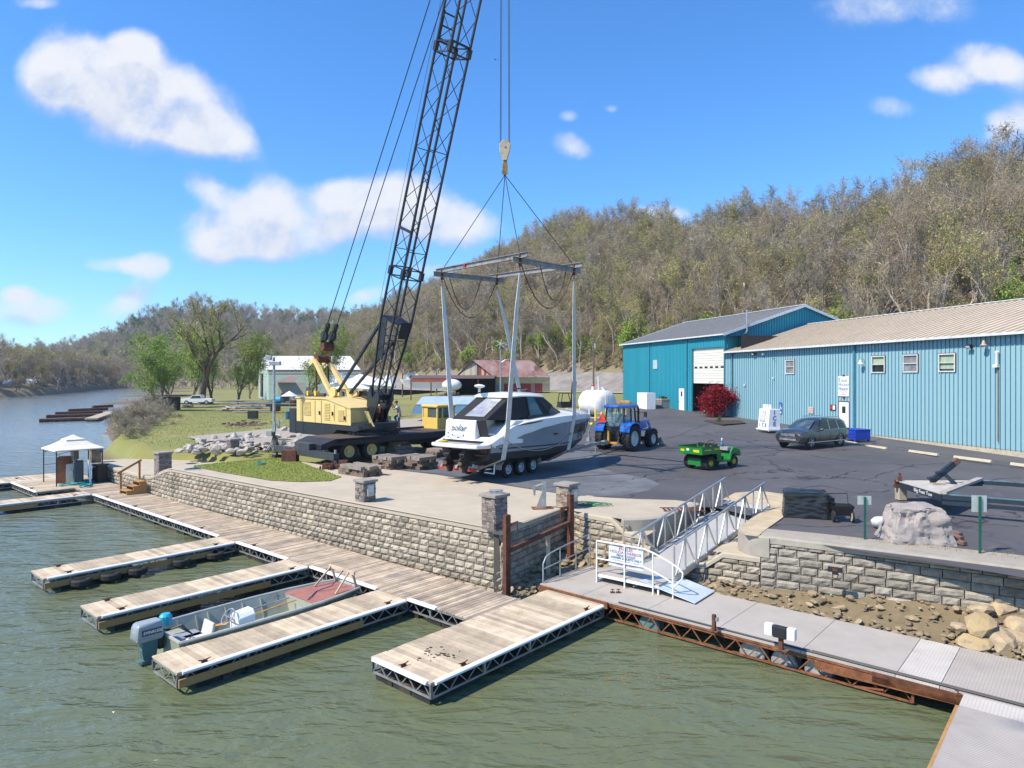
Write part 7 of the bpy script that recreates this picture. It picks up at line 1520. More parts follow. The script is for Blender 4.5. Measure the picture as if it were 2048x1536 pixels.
for i, (x_, y_, c_, lb) in enumerate(((-.1,.2,(.20,.42,.50),'blue and orange battery case in the green cargo bed, left one'), (-.05,-.22,(.55,.24,.08),'orange topped case in the green cargo bed, right one'), (.3,0,(.10,.12,.12),'dark flat case against the seats in the cargo bed'))):
    b = MB(); b.box((0,0,.06), (.42,.36,.13)); b.box((0,.0,.13), (.3,.3,.02), m=1); o = b.build('carton', [mat('case_%d_tone' % i, c_, .6), mat('case_lid', (.45,.50,.48), .6) if i != 1 else mat('case_lid_orange', (.60,.25,.08), .6)], bevel=.01); o.location = UM @ Ve((x_,y_,.745)); o.rotation_euler.z = R(35); prop(o, lb, 'case')
b = MB(); b.lathe([(.07,0),(.09,.02),(.09,.14),(.05,.2),(.03,.3),(.02,.34)], (0,0,0), 10); o = b.build('spray_bottle', [navy]); o.location = UM @ Ve((1.45,-.1,.93)); prop(o, 'navy bottle with a white spray top on the dash of the utility vehicle', 'bottle')
b = MB(); b.lathe([(.035,0),(.03,.06),(.05,.09),(.02,.12)], (0,0,.3), 8); q = b.build('spray_top', wpaint, o)
# ================= GREY CAR
cg = mat('car_grey', (.10,.10,.105), .25, .6, var=.03, coat=1.0); sv_ = thing('family_car', 'dark grey family car with a chrome grille parked by the office door', 'car', (20.0,43.0,2.14), math.atan2(-1.7,-2.6))
# local x forward, y left; wheelbase from rear axle 0 to 3.0
def car_sec(x, zb, belt, top, wb, ww, wt):
    h = [(0,zb),(wb*.85,zb),(wb,zb+.12),(ww,.62),(ww,belt-.08),(ww-.05,belt),(wt+.02,top-.10),(wt-.12,top-.02),(0,top+.02)]
    return [Ve((x,-y,z)) for y, z in h]+[Ve((x,y,z)) for y, z in h[::-1][1:-1]]
ST = [(-1.0,.45,.95,1.0,.78,.84,.55),(-.97,.38,1.02,1.25,.86,.92,.68),(-.85,.32,1.06,1.60,.90,.95,.68),(-.6,.28,1.08,1.70,.92,.97,.68),(0,.26,1.08,1.75,.93,.98,.69),(1.0,.25,1.06,1.77,.93,.98,.70),(1.7,.25,1.05,1.74,.93,.98,.69),(2.1,.25,1.05,1.62,.93,.98,.66),(2.6,.25,1.06,1.30,.93,.98,.68),(2.95,.25,1.08,1.18,.93,.98,.76),(3.3,.26,1.04,1.15,.93,.98,.80),(3.65,.27,.99,1.10,.92,.96,.82),(3.88,.30,.90,1.02,.86,.91,.78),(3.98,.36,.80,.92,.78,.84,.7)]
b = MB(); b.loft([car_sec(*s) for s in ST]); body = b.build('body', cg, sv_, smooth=True)
b = MB()       # windows: side strips and screens set just proud of the body
def side(x): 
    for a, c in zip(ST[:-1], ST[1:]):
        if a[0] <= x <= c[0]: t = (x-a[0])/(c[0]-a[0]); return [p+(q-p)*t for p, q in zip(a, c)]
def wpt(x, f, s_):
    _, zb, belt, top, wb, ww, wt = side(x); y0, z0, y1, z1 = ww-.05, belt, wt+.02, top-.10; return Ve((x, s_*(y0+(y1-y0)*f+.012), z0+(z1-z0)*f))
for s_ in (-1,1):
    for x0, x1, xt0, xt1 in ((-.72,.1,-.42,.1),(.2,1.05,.2,1.0),(1.15,2.35,1.1,1.86)):
        b = MB(); n_ = 6; b.loft([[wpt(x0+(x1-x0)*i/n_, .06, s_) for i in range(n_+1)], [wpt(xt0+(xt1-xt0)*i/n_, .92, s_) for i in range(n_+1)]], closed=False, cap=False); b.build('side_window', dkglass, body)
    b = MB(); b.beam(wpt(.15,.03,s_), wpt(.15,.95,s_), .05, .02); b.beam(wpt(1.1,.03,s_), wpt(1.05,.95,s_), .05, .02); b.beam(wpt(-.72,.02,s_), wpt(2.3,.02,s_), .03, .02); b.build('chrome_trim', alum, body)
    b = MB(); b.ell((2.15,s_*1.08,1.10), (.1,.13,.09)); b.build('mirror', cg, body, smooth=True)
    b = MB(); b.prism([(3.45,s_*.88,.80),(3.88,s_*.74,.74),(3.86,s_*.74,.86),(3.45,s_*.85,.93)], (.03,s_*.03,0)); b.build('headlight', mat('lamp_glass', (.65,.68,.70), .1, .4), body)
    b = MB(); b.box((-.97,s_*.80,1.0), (.14,.24,.16)); b.build('tail_light', red, body)
    b = MB(); b.beam((-.4,s_*.62,1.80), (1.5,s_*.62,1.82), .04, .04); b.build('roof_rail', alum, body)
    b = MB(); b.beam((-.45,s_*.985,.36), (3.4,s_*.985,.36), .02, .05); b.build('sill_trim', alum, body)
    for x_ in (.45,1.45): b = MB(); b.box((x_,s_*.99,.95), (.18,.03,.03)); b.build('door_handle', cg, body)
    b = MB()
    for x_ in (.15,1.12,2.2): b.beam((x_,s_*.983,.4), (x_,s_*.983,1.0), .012, .012)
    b.build('door_seam', black, body)
    for x_ in (0,3.0):
        b = MB(); b.lathe([(.47,-.03),(.47,.02),(.40,.03),(.40,-.05)] if s_ > 0 else [(.40,.05),(.40,-.03),(.47,-.02),(.47,.03)], (x_,s_*.955,.38), 26, 'y'); b.build('wheel_arch', black, body)
b = MB(); b.add([(2.92,-.72,1.13),(2.92,.72,1.13),(2.12,.60,1.615),(2.12,-.60,1.615)], [(0,1,2,3)]); q = b.build('windscreen', mat('screen_glass', (.10,.14,.14), .06, spec=1), body); q.location = (.012,0,.03)
b = MB(); b.box((3.92,0,.80), (.10,1.05,.2)); b.box((3.96,0,.6), (.08,1.3,.06)); b.build('grille', black, body)
b = MB()
for z_ in (.86,.80,.74): b.box((3.975,0,z_), (.02,.95,.025))
for z_ in (.62,.56,.5): b.box((3.99,0,z_), (.02,1.1,.035))
b.build('chrome_bar', mat('bright_trim', (.6,.61,.62)), body)
b = MB(); b.torus((4.0,0,.80), .07, .012, 14, 5, 'x'); b.build('emblem', chrome, body)
for s_ in (-1,1):
    for x_ in (0,3.0):
        b = MB(); c_ = (x_,s_*.86,.38); b.lathe([(.25,-.1),(.36,-.12),(.38,-.09),(.38,.09),(.36,.12),(.25,.1)], c_, 26, 'y'); wl = b.build('wheel', rubber, sv_, smooth=True)
        b = MB(); b.lathe([(.265,-.08),(.265,.1),(.24,.1),(.24,-.05)], c_, 22, 'y'); 
        for k in range(5): a = k*1.2566; b.beam((x_,s_*.94,.38), (x_+.25*math.cos(a), s_*.95, .38+.25*math.sin(a)), .07, .03)
        b.lathe([(.05,-.02),(.05,.03)], (x_,s_*.945,.38), 10, 'y'); b.build('rim', mat('rim_silver', (.6,.6,.6)), wl)
        b = MB(); b.lathe([(.23,-.03),(.23,.0)], (x_,s_*.90,.38), 16, 'y'); b.build('brake_disc', black, wl)
# ================= DOCKSIDE THINGS
# jon boat moored between two fingers: local x = bow, y = away from the near finger
jg = mat('jon_green', (.30,.34,.25), .6, .1, var=.12, vs=2, dirt=(.20,.21,.16), ds=2); jin = mat('jon_inside', (.38,.40,.32), .65, .1, var=.12, vs=2, dirt=(.22,.22,.17), ds=2)
jo = T(-16.08, 6.35); jh = math.atan2(.752, .659); jb = thing('jon_boat', 'pale green open aluminium boat with a red bow deck moored between two fingers', 'boat', (jo.x,jo.y,.03), jh)
JS = [(0,.62,.80,-.08),(1.2,.64,.86,-.1),(2.6,.64,.88,-.1),(3.6,.58,.82,-.08),(4.4,.46,.70,.05),(4.95,.36,.56,.26)]
def jsec(x, cb, gb_, kz, o=0): zt_ = .52+.02*x/5; return [Ve((x,-gb_+o,zt_)), Ve((x,-cb+o,kz+.06+o)), Ve((x,-cb*.6,kz+o)), Ve((x,cb*.6,kz+o)), Ve((x,cb-o,kz+.06+o)), Ve((x,gb_-o,zt_))]
b = MB(); b.loft([jsec(*s) for s in JS], closed=False, cap=False); e0_ = jsec(*JS[0]); e1_ = jsec(*JS[-1]); b.poly(e0_); b.poly(e1_[::-1]); b.build('hull', jg, jb)
b = MB(); I = [jsec(s[0]+(.03 if s[0] == 0 else -.03 if s[0] > 4.9 else 0), s[1], s[2], s[3]+.03, .035) for s in JS]; b.loft(I, closed=False, cap=False); b.poly(I[0][::-1]); b.poly(I[-1]); 
for s in JS[:-1]:
    for x in (s[0]+.15, s[0]+.6, s[0]+1.05):
        if x < 3.3: b.beam((x,-.80,.5), (x,-.60,.02), .04); b.beam((x,.80,.5), (x,.60,.02), .04)
b.build('inner_skin', jin, jb)
b = MB()
for s_ in (-1,1): b.pipe([(s[0], s_*s[2], .53+.02*s[0]/5) for s in JS], .03, 6)
b.beam((0,-.8,.53), (0,.8,.53), .05); b.beam((4.95,-.56,.55), (4.95,.56,.55), .05); b.build('gunwale', mat('gunwale_pale', (.55,.57,.50), .5, .2, var=.1), jb)
b = MB(); b.prism([(3.45,-.80,.47),(3.45,.80,.47),(4.3,.68,.49),(4.9,.52,.50),(4.9,-.52,.50),(4.3,-.68,.49)], (0,0,.03)); b.build('bow_deck', mat('red_carpet_deck', (.36,.15,.12), .95, var=.15, vs=5, bump=.3), jb)
b = MB(); b.poly([(3.45,-.78,.47),(3.45,.78,.47),(3.45,.6,.0),(3.45,-.6,.0)]); b.box((.35,.0,.30), (.55,1.5,.04)); b.build('bulkhead', jin, jb)
b = MB(); b.beam((4.2,-.5,.53), (4.75,-.35,1.0), .04); b.beam((4.2,.5,.53), (4.75,.5,1.0), .04); b.beam((4.75,-.6,.98), (4.75,.62,.98), .05,.09); b.beam((4.9,.5,.5), (4.75,.5,.98), .05); b.beam((4.9,-.5,.5), (4.75,-.5,.98), .05); b.build('bow_rail', wood2, jb)
b = MB(); b.prism([(1.45,-.62,.05),(1.45,-.12,.05),(1.45,-.14,.60),(1.45,-.24,.70),(1.45,-.50,.70),(1.45,-.60,.60)], (.42,0,.05)); con = b.build('console', wpaint, jb, bevel=.02)
b = MB(); b.M = Matrix.Translation((1.30,-.36,.66)) @ Matrix.Rotation(-.9,4,'Y'); b.torus((0,0,0), .20, .014, 20, 6); b.tube((-.19,0,0), (.19,0,0), .012, 5); b.tube((0,-.19,0), (0,.19,0), .012, 5); b.tube((0,0,0), (0,0,-.2), .02, 6); b.build('steering_wheel', galv, con)
b = MB(); b.box((.55,-.30,.36), (.42,.42,.08)); b.box((.82,-.38,.52), (.06,.5,.34), ry=.25); b.build('seat', mat('worn_seat', (.62,.60,.54), .6, dirt=(.3,.28,.24), ds=4), jb, bevel=.02)
b = MB(); b.box((.45,-.05,.35), (.6,.45,.10)); b.build('grey_box', mat('box_bluegrey', (.28,.31,.35), .6), jb)
b = MB(); b.lathe([(.14,0),(.14,.2),(.10,.25),(.03,.26)], (0,0,0), 12); o = b.build('blue_jug', mat('jug_blue', (.02,.38,.55), .4)); q_ = Matrix.Translation(jb.location) @ Matrix.Rotation(jh,4,'Z'); o.location = q_ @ Ve((.16,.36,.62)); prop(o, 'bright blue plastic jug beside the outboard motor', 'jug')
def loose(name, label, cat, fn, mt, M_, **k):
    b = MB(); fn(b); o = b.build(name, mt, **k); o.matrix_world = M_; return prop(o, label, cat)
loose('paddle', 'orange handled paddle lying in the green boat', 'paddle', lambda b: (b.tube((1.9,.25,.30),(3.3,-.05,.50),.016,6), b.box((1.35,.36,.26),(.55,.14,.02),rz=-.2)), mat('paddle_orange',(.55,.28,.06),.6), q_)
loose('push_pole', 'grey pole lying along the inside of the green boat', 'pole', lambda b: b.tube((1.8,.5,.36),(3.3,.3,.48),.02,6), galv, q_)
loose('push_pole', 'dark pole beside the console of the green boat', 'pole', lambda b: b.tube((2.1,-.1,.2),(3.2,-.35,.26),.025,6), black, q_)
loose('fishing_rod', 'thin yellow fishing rod across the green boat', 'rod', lambda b: b.tube((2.0,.0,.36),(3.1,.15,.46),.008,5), mat('rod_yellow',(.7,.55,.1),.5), q_)
loose('net_heap', 'dark heap of line and net on the floor of the green boat', 'net', lambda b: [b.torus((2.7+.06*i,-.15+.05*(i%3),.06+.02*i),.16+.02*(i%2),.02,12,5) for i in range(5)], mat('net_dark',(.07,.09,.09),.9), q_)
loose('mooring_rope', 'dark blue rope across the red bow deck', 'rope', lambda b: b.pipe([(4.75,-.1,1.0),(4.4,-.05,.62),(4.0,.1,.53),(3.7,-.15,.53),(3.5,-.3,.53),(3.42,-.3,.2)],.014,5), mat('rope_navy',(.04,.05,.14),.9), q_)
loose('fuel_hose', 'black hoses and cables curling behind the outboard motor', 'hose', lambda b: [b.pipe([(.0,-.1+.06*i,.62),(.25,-.3+.1*i,.75-.05*i),(.45,-.4,.5),(.3,-.5,.4),(.1,-.4,.35)],.014,5) for i in range(3)], black, q_)
og = mat('outboard_grey', (.27,.31,.32), .35, var=.06, coat=.2); om = thing('outboard_motor', 'boxy grey outboard motor on the stern of the pale green boat', 'outboard motor', q_ @ Ve((-.28,.0,.22)), jh)
om.scale = (.84,.84,.84)
b = MB(); b.loft([[Ve((x_*1.12,y_*1.1,z_)) for x_, y_ in ((-.36*k,-.20*k),(.16*k,-.20*k),(.2*k,-.15*k),(.2*k,.15*k),(.16*k,.2*k),(-.36*k,.2*k),(-.40*k,.15*k),(-.40*k,-.15*k))] for z_, k in ((.36,.92),(.40,1.02),(.46,1.06),(.72,1.0),(.80,.92),(.83,.8))]); b.build('cowling', og, om, smooth=True, fix=True)
b = MB(); b.box((-.13,0,.425), (.66,.49,.03)); b.build('cowling_band', galv, om, bevel=.01)
b = MB()
for s_ in (-1,1): b.box((-.08,s_*.224,.60), (.50,.012,.17))
b.box((-.445,0,.6), (.012,.26,.17)); b.build('cowling_stripe', mat('stripe_charcoal', (.05,.06,.08), .4), om)
text('cowling_name', 'EVINRUDE', .105, frame((-.06,-.236,.60), (1,0,0), (0,0,1)), wpaint, om, .002, sx=.95, bold=.002, shear=.2)
text('cowling_number', '50', .12, frame((-.455,0,.6), (0,-1,0), (0,0,1)), wpaint, om, .002)
b = MB(); b.prism([(-.26,-.10,.38),(.14,-.10,.38),(.12,-.10,.1),(.06,-.08,-.3),(-.20,-.08,-.3),(-.28,-.10,.1)], (0,.2,0)); b.prism([(-.22,-.05,-.3),(.06,-.05,-.3),(.04,-.05,-.55),(-.2,-.05,-.55)], (0,.1,0)); b.box((-.12,0,-.18), (.5,.24,.03)); b.build('leg', mat('outboard_teal', (.07,.17,.18), .5, dirt=(.16,.15,.12), ds=4), om, bevel=.01)
b = MB(); b.box((.2,0,.3), (.14,.28,.5)); b.build('clamp_bracket', black, om)
# canopy over the fuel pump
gz = G(107,957,.47); gq = UH; cvm = mat('canopy_fabric', (.72,.68,.60), .85, var=.06); gr = thing('canopy', 'small beige two tier canopy on thin dark posts over the fuel pump', 'canopy', T(-44.0,12.4,.47), gq)
w = 1.18; b = MB()
for z0, z1, r0, r1 in ((1.95,2.40,w+.1,.45),(2.44,2.68,.50,.03)):
    b.loft([[Ve((x_*r,y_*r*.95,z)) for x_, y_ in ((-1,-1),(0,-1.0),(1,-1),(1,0),(1,1),(0,1),(-1,1),(-1,0))] for r, z in ((r0,z0-.06),(r0,z0),((r0+r1)/2,z0+(z1-z0)*.42),(r1,z1))], cap=True)
b.build('canopy_top', cvm, gr)
for x_, y_ in ((-1,-1),(1,-1),(1,1),(-1,1)): b = MB(); b.tube((x_*w,y_*w*.95,0), (x_*w,y_*w*.95,1.95), .03, 6); b.build('post', black, gr)
b = MB()
for i, (a, c) in enumerate((((-1,-1),(1,-1)),((1,-1),(1,1)),((1,1),(-1,1)),((-1,1),(-1,-1)))):
    p, q = Ve((a[0]*w,a[1]*w*.95,1.7)), Ve((c[0]*w,c[1]*w*.95,1.7)); b.pipe([p, p.lerp(q,.25)+Ve((0,0,.15)), p.lerp(q,.5)+Ve((0,0,.2)), p.lerp(q,.75)+Ve((0,0,.15)), q], .014, 5)
b.tube((-w,-w*.95,1.0), (-w,w*.95,1.0), .012, 5); b.build('arched_brace', black, gr)
T0 = Matrix.Translation(T(-44.0,12.4,.47)) @ Matrix.Rotation(gq,4,'Z')
def dthing(name, label, cat, x, y, parts, rz=0):
    t = thing(name, label, cat, T0 @ Ve((x,y,0)), gq+rz)
    for nm, mt, fn, *kw in parts: b = MB(); fn(b); b.build(nm, mt, t, **(kw[0] if kw else {}))
    return t
bwn = mat('brown_wood_frame', (.24,.10,.05), .8, var=.2); crm = mat('corrugated_white', (.55,.55,.50), .5, .2, var=.1)
t_ = dthing('drink_machine', 'dark blue vending machine in a brown frame under the canopy', 'vending machine', -.15,-.35, [('cabinet', mat('machine_blue',(.03,.05,.16),.4), lambda b: b.box((0,0,.62),(.55,.6,1.2)), {'bevel':.02}), ('frame', bwn, lambda b: (b.box((-.34,0,.70),(.07,.66,1.4)), b.box((.34,0,.70),(.07,.66,1.4)), b.box((0,0,1.42),(.75,.66,.08)))), ('poster', wpaint, lambda b: b.box((0,-.306,.5),(.26,.01,.6)))], rz=-.4)
text('machine_lettering', 'ICE', .17, frame((0,-.31,.98), (1,0,0), (0,0,1)), mat('lettering_gold',(.55,.35,.12),.5), t_, .003)
dthing('metal_locker', 'white corrugated metal locker beside the fuel pump', 'locker', .42,-.2, [('locker_body', crm, lambda b: [b.box((-.22+.07*i,-.2,.55),(.045,.06,1.05)) for i in range(7)]+[b.box((0,0,.55),(.46,.38,1.1))]), ('locker_post', bwn, lambda b: b.box((-.30,-.1,.7),(.09,.1,1.4)))], rz=-.4)
dthing('fuel_pump', 'old fuel pump with a hanging nozzle and hoses under the canopy', 'fuel pump', 1.0,.0, [('pump_body', mat('pump_dark',(.05,.06,.07),.5), lambda b: b.box((0,0,.65),(.5,.4,1.3)), {'bevel':.03}), ('pump_face', wpaint, lambda b: (b.box((-.08,-.21,.95),(.25,.02,.5)),)), ('pump_top', mat('pump_rack_wood',(.15,.10,.07),.8), lambda b: b.prism([(-.7,-.2,1.35),(.35,-.2,1.35),(.3,-.2,1.9),(-.6,-.2,1.9)],(0,.12,0))), ('nozzle', galv, lambda b: (b.pipe([(-.1,-.28,1.0),(-.15,-.35,.6),(0,-.36,.45),(.1,-.35,.7)],.03,6), b.box((.02,-.3,.5),(.28,.12,.4)))),], rz=-.4)
for i in range(4): dthing('towel', ('first','second','third','last')[i]+' grey rag from the left hanging over the fuel pump', 'rag', -.1+.2*i+.5,-.25, [('rag', mat('rag_grey',(.35,.31,.28),.9,var=.3), lambda b: b.prism([(0,0,1.85),(.12,0,1.85),(.14+.02*i,0,1.35),(.05,.02,1.3-.05*i)],(0,.02,0)))])
hose = mat('teal_hose', (.02,.28,.27), .5)
def coil(name, label, c, r0, n, mt, seed=0, zz=.0, rr=.022):
    r = random.Random(seed); b = MB(); pts = []
    for i in range(n*14): a = 6.283*i/14; q = r0*(1+.25*math.sin(i*.37+seed)); pts.append((q*1.5*math.cos(a)+.25*math.sin(i*.11), q*math.sin(a)*.8, .03+.012*(i/14)))
    b.pipe(pts, rr, 5); o = b.build(name, mt); o.location = c; o.rotation_euler.z = seed; return prop(o, label, 'hose')
coil('garden_hose', 'teal hose in loose loops on the fuel dock in front of the pump', G(155,968,.48), .42, 6, hose, 1, rr=.03)
coil('garden_hose', 'teal hose coil lying nearest the white pipe on the walkway', G(172,972,.48), .30, 4, hose, 2, rr=.028)
coil('garden_hose', 'green hose coiled flat on the pad beside the pillar with the meter box', G(1183,1011,1.965), .28, 5, mat('green_hose',(.03,.20,.10),.5), 3, rr=.015)
coil('garden_hose', 'small loop of blue hose on the wall coping by the lawn', G(395,938,1.99), .22, 2, mat('blue_hose',(.02,.16,.28),.5), 4, rr=.02)
coil('garden_hose', 'pale teal hose loop lying on the lawn', G(522,928,2.0), .25, 3, hose, 5, rr=.015)
loose('white_pipe', 'white pipe standing beside the black litter bin', 'pipe', lambda b: b.tube((0,0,0),(-.1,0,1.35),.05,8), wpaint, Matrix.Translation(G(181,968,.47)))
t_ = thing('litter_bin', 'black litter bin with slots under its lid beside the fuel dock', 'bin', G(196,965,.47)+Ve((0,.2,0)), UH+.2)
b = MB(); b.prism([(-.28,-.28,0),(.28,-.28,0),(.28,.28,0),(-.28,.28,0)], (0,0,.86))
for i in range(9):
    for s_ in (0,1): x_ = -.25+.0625*i; b.box((x_,-.285,.4) if s_ == 0 else (-.285,x_,.4), (.04,.03,.74) if s_ == 0 else (.03,.04,.74))
b.build('bin_body', black, t_); MB().box((0,0,.98), (.62,.62,.1)).build('lid', black, t_, bevel=.02); b = MB(); b.box((0,0,.9), (.5,.5,.1)); b.box((-.1,-.27,.9), (.22,.04,.07), m=1); b.build('slot', [black, mat('slot_grey',(.3,.3,.32),.5)], t_)
t_ = thing('wooden_steps', 'small yellowish wooden steps with a handrail from the walkway up to the wall', 'steps', T(-37.4,12.75,.47), UH)
b = MB()
for i in range(3): b.box((.0,.15+i*.3,.2+i*.2), (.95,.32,.045))
b.build('tread', pine, t_)
for x_ in (-.45,.45): b = MB(); b.prism([(x_-.03,0,0),(x_-.03,.95,0),(x_-.03,.95,.58),(x_-.03,.62,.58),(x_-.03,.62,.38),(x_-.03,.32,.38),(x_-.03,.32,.18),(x_-.03,0,.18)], (.06,0,0)); b.build('stringer', pine, t_)
b = MB(); b.box((-.5,.05,.55), (.09,.09,1.1)); b.box((-.5,.95,.95), (.09,.09,1.2)); b.beam((-.5,-.1,1.02), (-.5,1.05,1.62), .05, .11); b.build('handrail', pine, t_)
# pad things
t_ = thing('davit_stand', 'grey steel davit post with a short arm bolted to the pad', 'davit', G(1085,1017,1.96), .1)
MB().box((0,0,.015), (.72,.42,.03)).build('base_plate', orust, t_); b = MB(); b.box((.05,0,.45), (.13,.13,.9)); b.prism([(-.0,-.02,.03),(-.22,-.02,.03),(-.0,-.02,.6)], (0,.04,0)); b.build('post', galv, t_); b = MB(); b.tube((.05,0,.82), (-.24,0,.75), .05, 8); b.prism([(-.22,-.04,.8),(-.34,-.04,.76),(-.3,-.04,.45),(-.25,-.04,.45)], (0,.08,0)); b.build('arm', galv, t_)
loose('pvc_pipe', 'long thin white pipe lying on the pad', 'pipe', lambda b: b.pipe([G(826,994,1.99),G(915,997,1.99),G(929,992,1.99)],.035,8), wpaint, I4)
loose('black_hose', 'black ribbed hose lying across the concrete by the small lawn', 'hose', lambda b: b.pipe([G(343,929,1.98),G(385,930,2.0),G(410,926,2.0),G(400,922,2.0),G(378,920,2.0)],.06,7), black, I4)
t_ = thing('storm_grate', 'rusty storm grate set in the concrete apron beside the gangway', 'grate', G(1365,1019,1.975)); b = MB()
for i in range(9): b.box((-.6+.15*i,0,0), (.09,.55,.02))
b.box((0,.3,0), (1.4,.05,.03)); b.box((0,-.3,0), (1.4,.05,.03)); b.build('grate_bars', rust, t_)
# things along the right wall
t_ = thing('covered_grill', 'bulky shape under a wrinkled black tarp on the asphalt behind the gangway', 'covered equipment', G(1624,1036,1.97)+Ve((0,.35,0)), -.33)
tarp = mat('black_tarp', (.018,.019,.021), .28, var=.2, vs=3, bump=0, spec=.6)
b = MB(); rows = []
def tarp_pt(u, v):      # u around the outline, v from the ground up
    P_ = [(-.72,-.42),(.58,-.42),(.78,-.30),(.78,.42),(-.72,.42)]; k = len(P_); s = u*k; i = int(s) % k; t = s-int(s); a, c = Ve((*P_[i],0)), Ve((*P_[(i+1)%k],0)); q = a.lerp(c, t); cut = 1-.0*v
    n = noise.noise(Ve((q.x*5, q.y*5, v*2.2)))*.035+noise.noise(Ve((q.x*2, q.y*2, v*9+4*noise.noise(Ve((q.x*3,0,0))))))*.04
    sc = 1.03-.06*v; z = v*(.80-(.14 if q.x > .6 else 0)); return Ve((q.x*sc*(1+n), q.y*sc*(1+n*2), z))
for j in range(29): rows.append([tarp_pt(i/70, j/28) for i in range(70)])
rows.append([Ve((p.x*.5, p.y*.5, .83+.01*math.sin(i))) for i, p in enumerate(rows[-1])])
b.loft(rows); b.build('tarp', tarp, t_, smooth=True); b = MB()
for x_ in (-.5,.5): b.box((x_,-.4,-.02), (.12,.06,.1))
b.build('foot', black, t_)
loose('timber', 'pale timber lying in front of the tarp covered shape', 'timber', lambda b: b.beam(G(1570,1037,2.0),G(1682,1047,2.0),.12,.1), mat('pale_timber',(.60,.48,.28),.8,var=.15,bump=.2), I4)
t_ = thing('spreader_cart', 'small black hopper cart with a pale wheel beside the tarp', 'cart', G(1693,1046,1.97)+Ve((0,.3,0)), -.2)
b = MB(); b.loft([[Ve((x_*k,y_*k,z)) for x_, y_ in ((-.27,-.22),(.27,-.22),(.27,.22),(-.27,.22))] for z, k in ((.2,.75),(.45,1.1),(.5,1.14))], cap=False); b.loft([[Ve((x_*k*.94,y_*k*.94,z)) for x_, y_ in ((.27,-.22),(-.27,-.22),(-.27,.22),(.27,.22))] for z, k in ((.21,.75),(.45,1.1),(.5,1.14))], cap=False); b.box((0,0,.2), (.4,.33,.02)); b.build('hopper', black, t_); b = MB(); b.lathe([(.17,-.03),(.17,.03)], (.27,-.14,.17), 18, 'x'); wl = b.build('wheel', rubber, t_); b = MB(); b.lathe([(.14,-.035),(.14,.035)], (.27,-.14,.17), 16, 'x'); b.build('rim', mat('rim_pale',(.60,.52,.30),.5), wl); b = MB(); b.lathe([(.17,-.03),(.17,.03)], (-.27,-.14,.17), 18, 'x'); b.build('wheel', rubber, t_)
b = MB(); b.pipe([(-.2,.2,.4),(-.35,.5,.75),(.3,.55,.77),(.25,.2,.4)], .015, 5); b.build('handle', black, t_)
grn = mat('sign_post_green', (.01,.10,.07), .4)
for px, py, h_, w_, hh2, lb in ((1730,1080,1.18,.36,.24,'short green sign post with a perforated plate behind the block wall'), (1960,1108,1.45,.36,.42,'taller green sign post with a plain white plate beside the big rock')):
    t_ = thing('sign_post', lb, 'sign', G(px,py,1.95), -.1); b = MB(); b.beam((0,0,0), (0,0,h_), .055, .04, up=(0,1,0)); b.build('post', grn, t_); MB().box((0,.035,h_-hh2/2+.02), (w_,.012,hh2)).build('sign_plate', mat('plate_back',(.52,.56,.52),.4,.3,var=.1), t_, bevel=.004)
b = MB(); b.lathe([(.02,-.34),(.08,-.32),(.15,-.22),(.17,-.1),(.17,.1),(.15,.22),(.08,.32),(.02,.34)], (0,0,.17), 16, 'x'); o = b.build('fender_buoy', mat('buoy_white',(.62,.61,.58),.5,var=.15,vs=5), smooth=True); o.location = G(1769,1057,1.97)+Ve((0,.1,0)); prop(o, 'white boat fender lying beside the big rock', 'fender')
b = MB(); b.lathe([(.02,-.24),(.08,-.22),(.15,-.14),(.16,0),(.15,.14),(.08,.22),(.02,.24)], (0,0,.16), 16, 'y'); o = b.build('fender_buoy', mat('buoy_dark',(.06,.07,.09),.5), smooth=True); o.location = G(1796,1062,1.97)+Ve((0,.1,0)); o.rotation_euler.z = -.3; prop(o, 'dark blue boat fender touching the big rock', 'fender')
loose('fender_line', 'thin rope running from the white fender across the asphalt', 'rope', lambda b: b.pipe([G(1755,1055,2.0),G(1748,1065,1.98),G(1700,1057,1.98),G(1760,1066,1.98),G(1790,1066,1.98)],.01,5), mat('pale_rope',(.50,.45,.36),.9), I4)
# big landscape rock
import bmesh
def big_rock():
    bm = bmesh.new(); bmesh.ops.create_cube(bm, size=2); bmesh.ops.subdivide_edges(bm, edges=bm.edges[:], cuts=26, use_grid_fill=True)
    for v in bm.verts:
        x, y, z = v.co; t = (z+1)/2; k = 1-.36*t; ax, ay = .80*k, .60*k; v.co = Ve((x*ax+.02, y*ay, t*1.02))
        d = Ve((x, y, 0)); p = v.co*2.2; n = noise.noise(p)*.10+noise.noise(p*2.5)*.06+.05*abs(noise.noise(p*3.7))+.025*noise.noise(p*9); r_ = abs(noise.noise(p*1.4+Ve((3,1,7)))); n += .09*(.25-r_)+.03*abs(noise.noise(p*5))
        if t < .98: v.co += d.normalized()*n*(.5+.5*max(abs(x),abs(y)))
        if t > .9: v.co.z += noise.noise(p*1.5)*.06-.07*max(abs(x),abs(y))**3
    me = bpy.data.meshes.new('landscape_rock'); bm.to_mesh(me); bm.free(); return me
me = big_rock(); me.materials.append(mat('grey_pink_rock', (.34,.295,.265), .9, var=.2, vs=1.6, col2=(.24,.22,.205), bump=1, bs=9, dirt=(.44,.39,.34), ds=2.2, dt=.6)); me.polygons.foreach_set('use_smooth', [True]*len(me.polygons)); me.set_sharp_from_angle(angle=R(32))
o = bpy.data.objects.new('landscape_rock', me); C.objects.link(o); o.location = G(1856,1092,1.95)+Ve((0,.6,0)); o.rotation_euler.z = -.1; prop(o, 'big grey pink rock standing behind the block wall', 'rock')
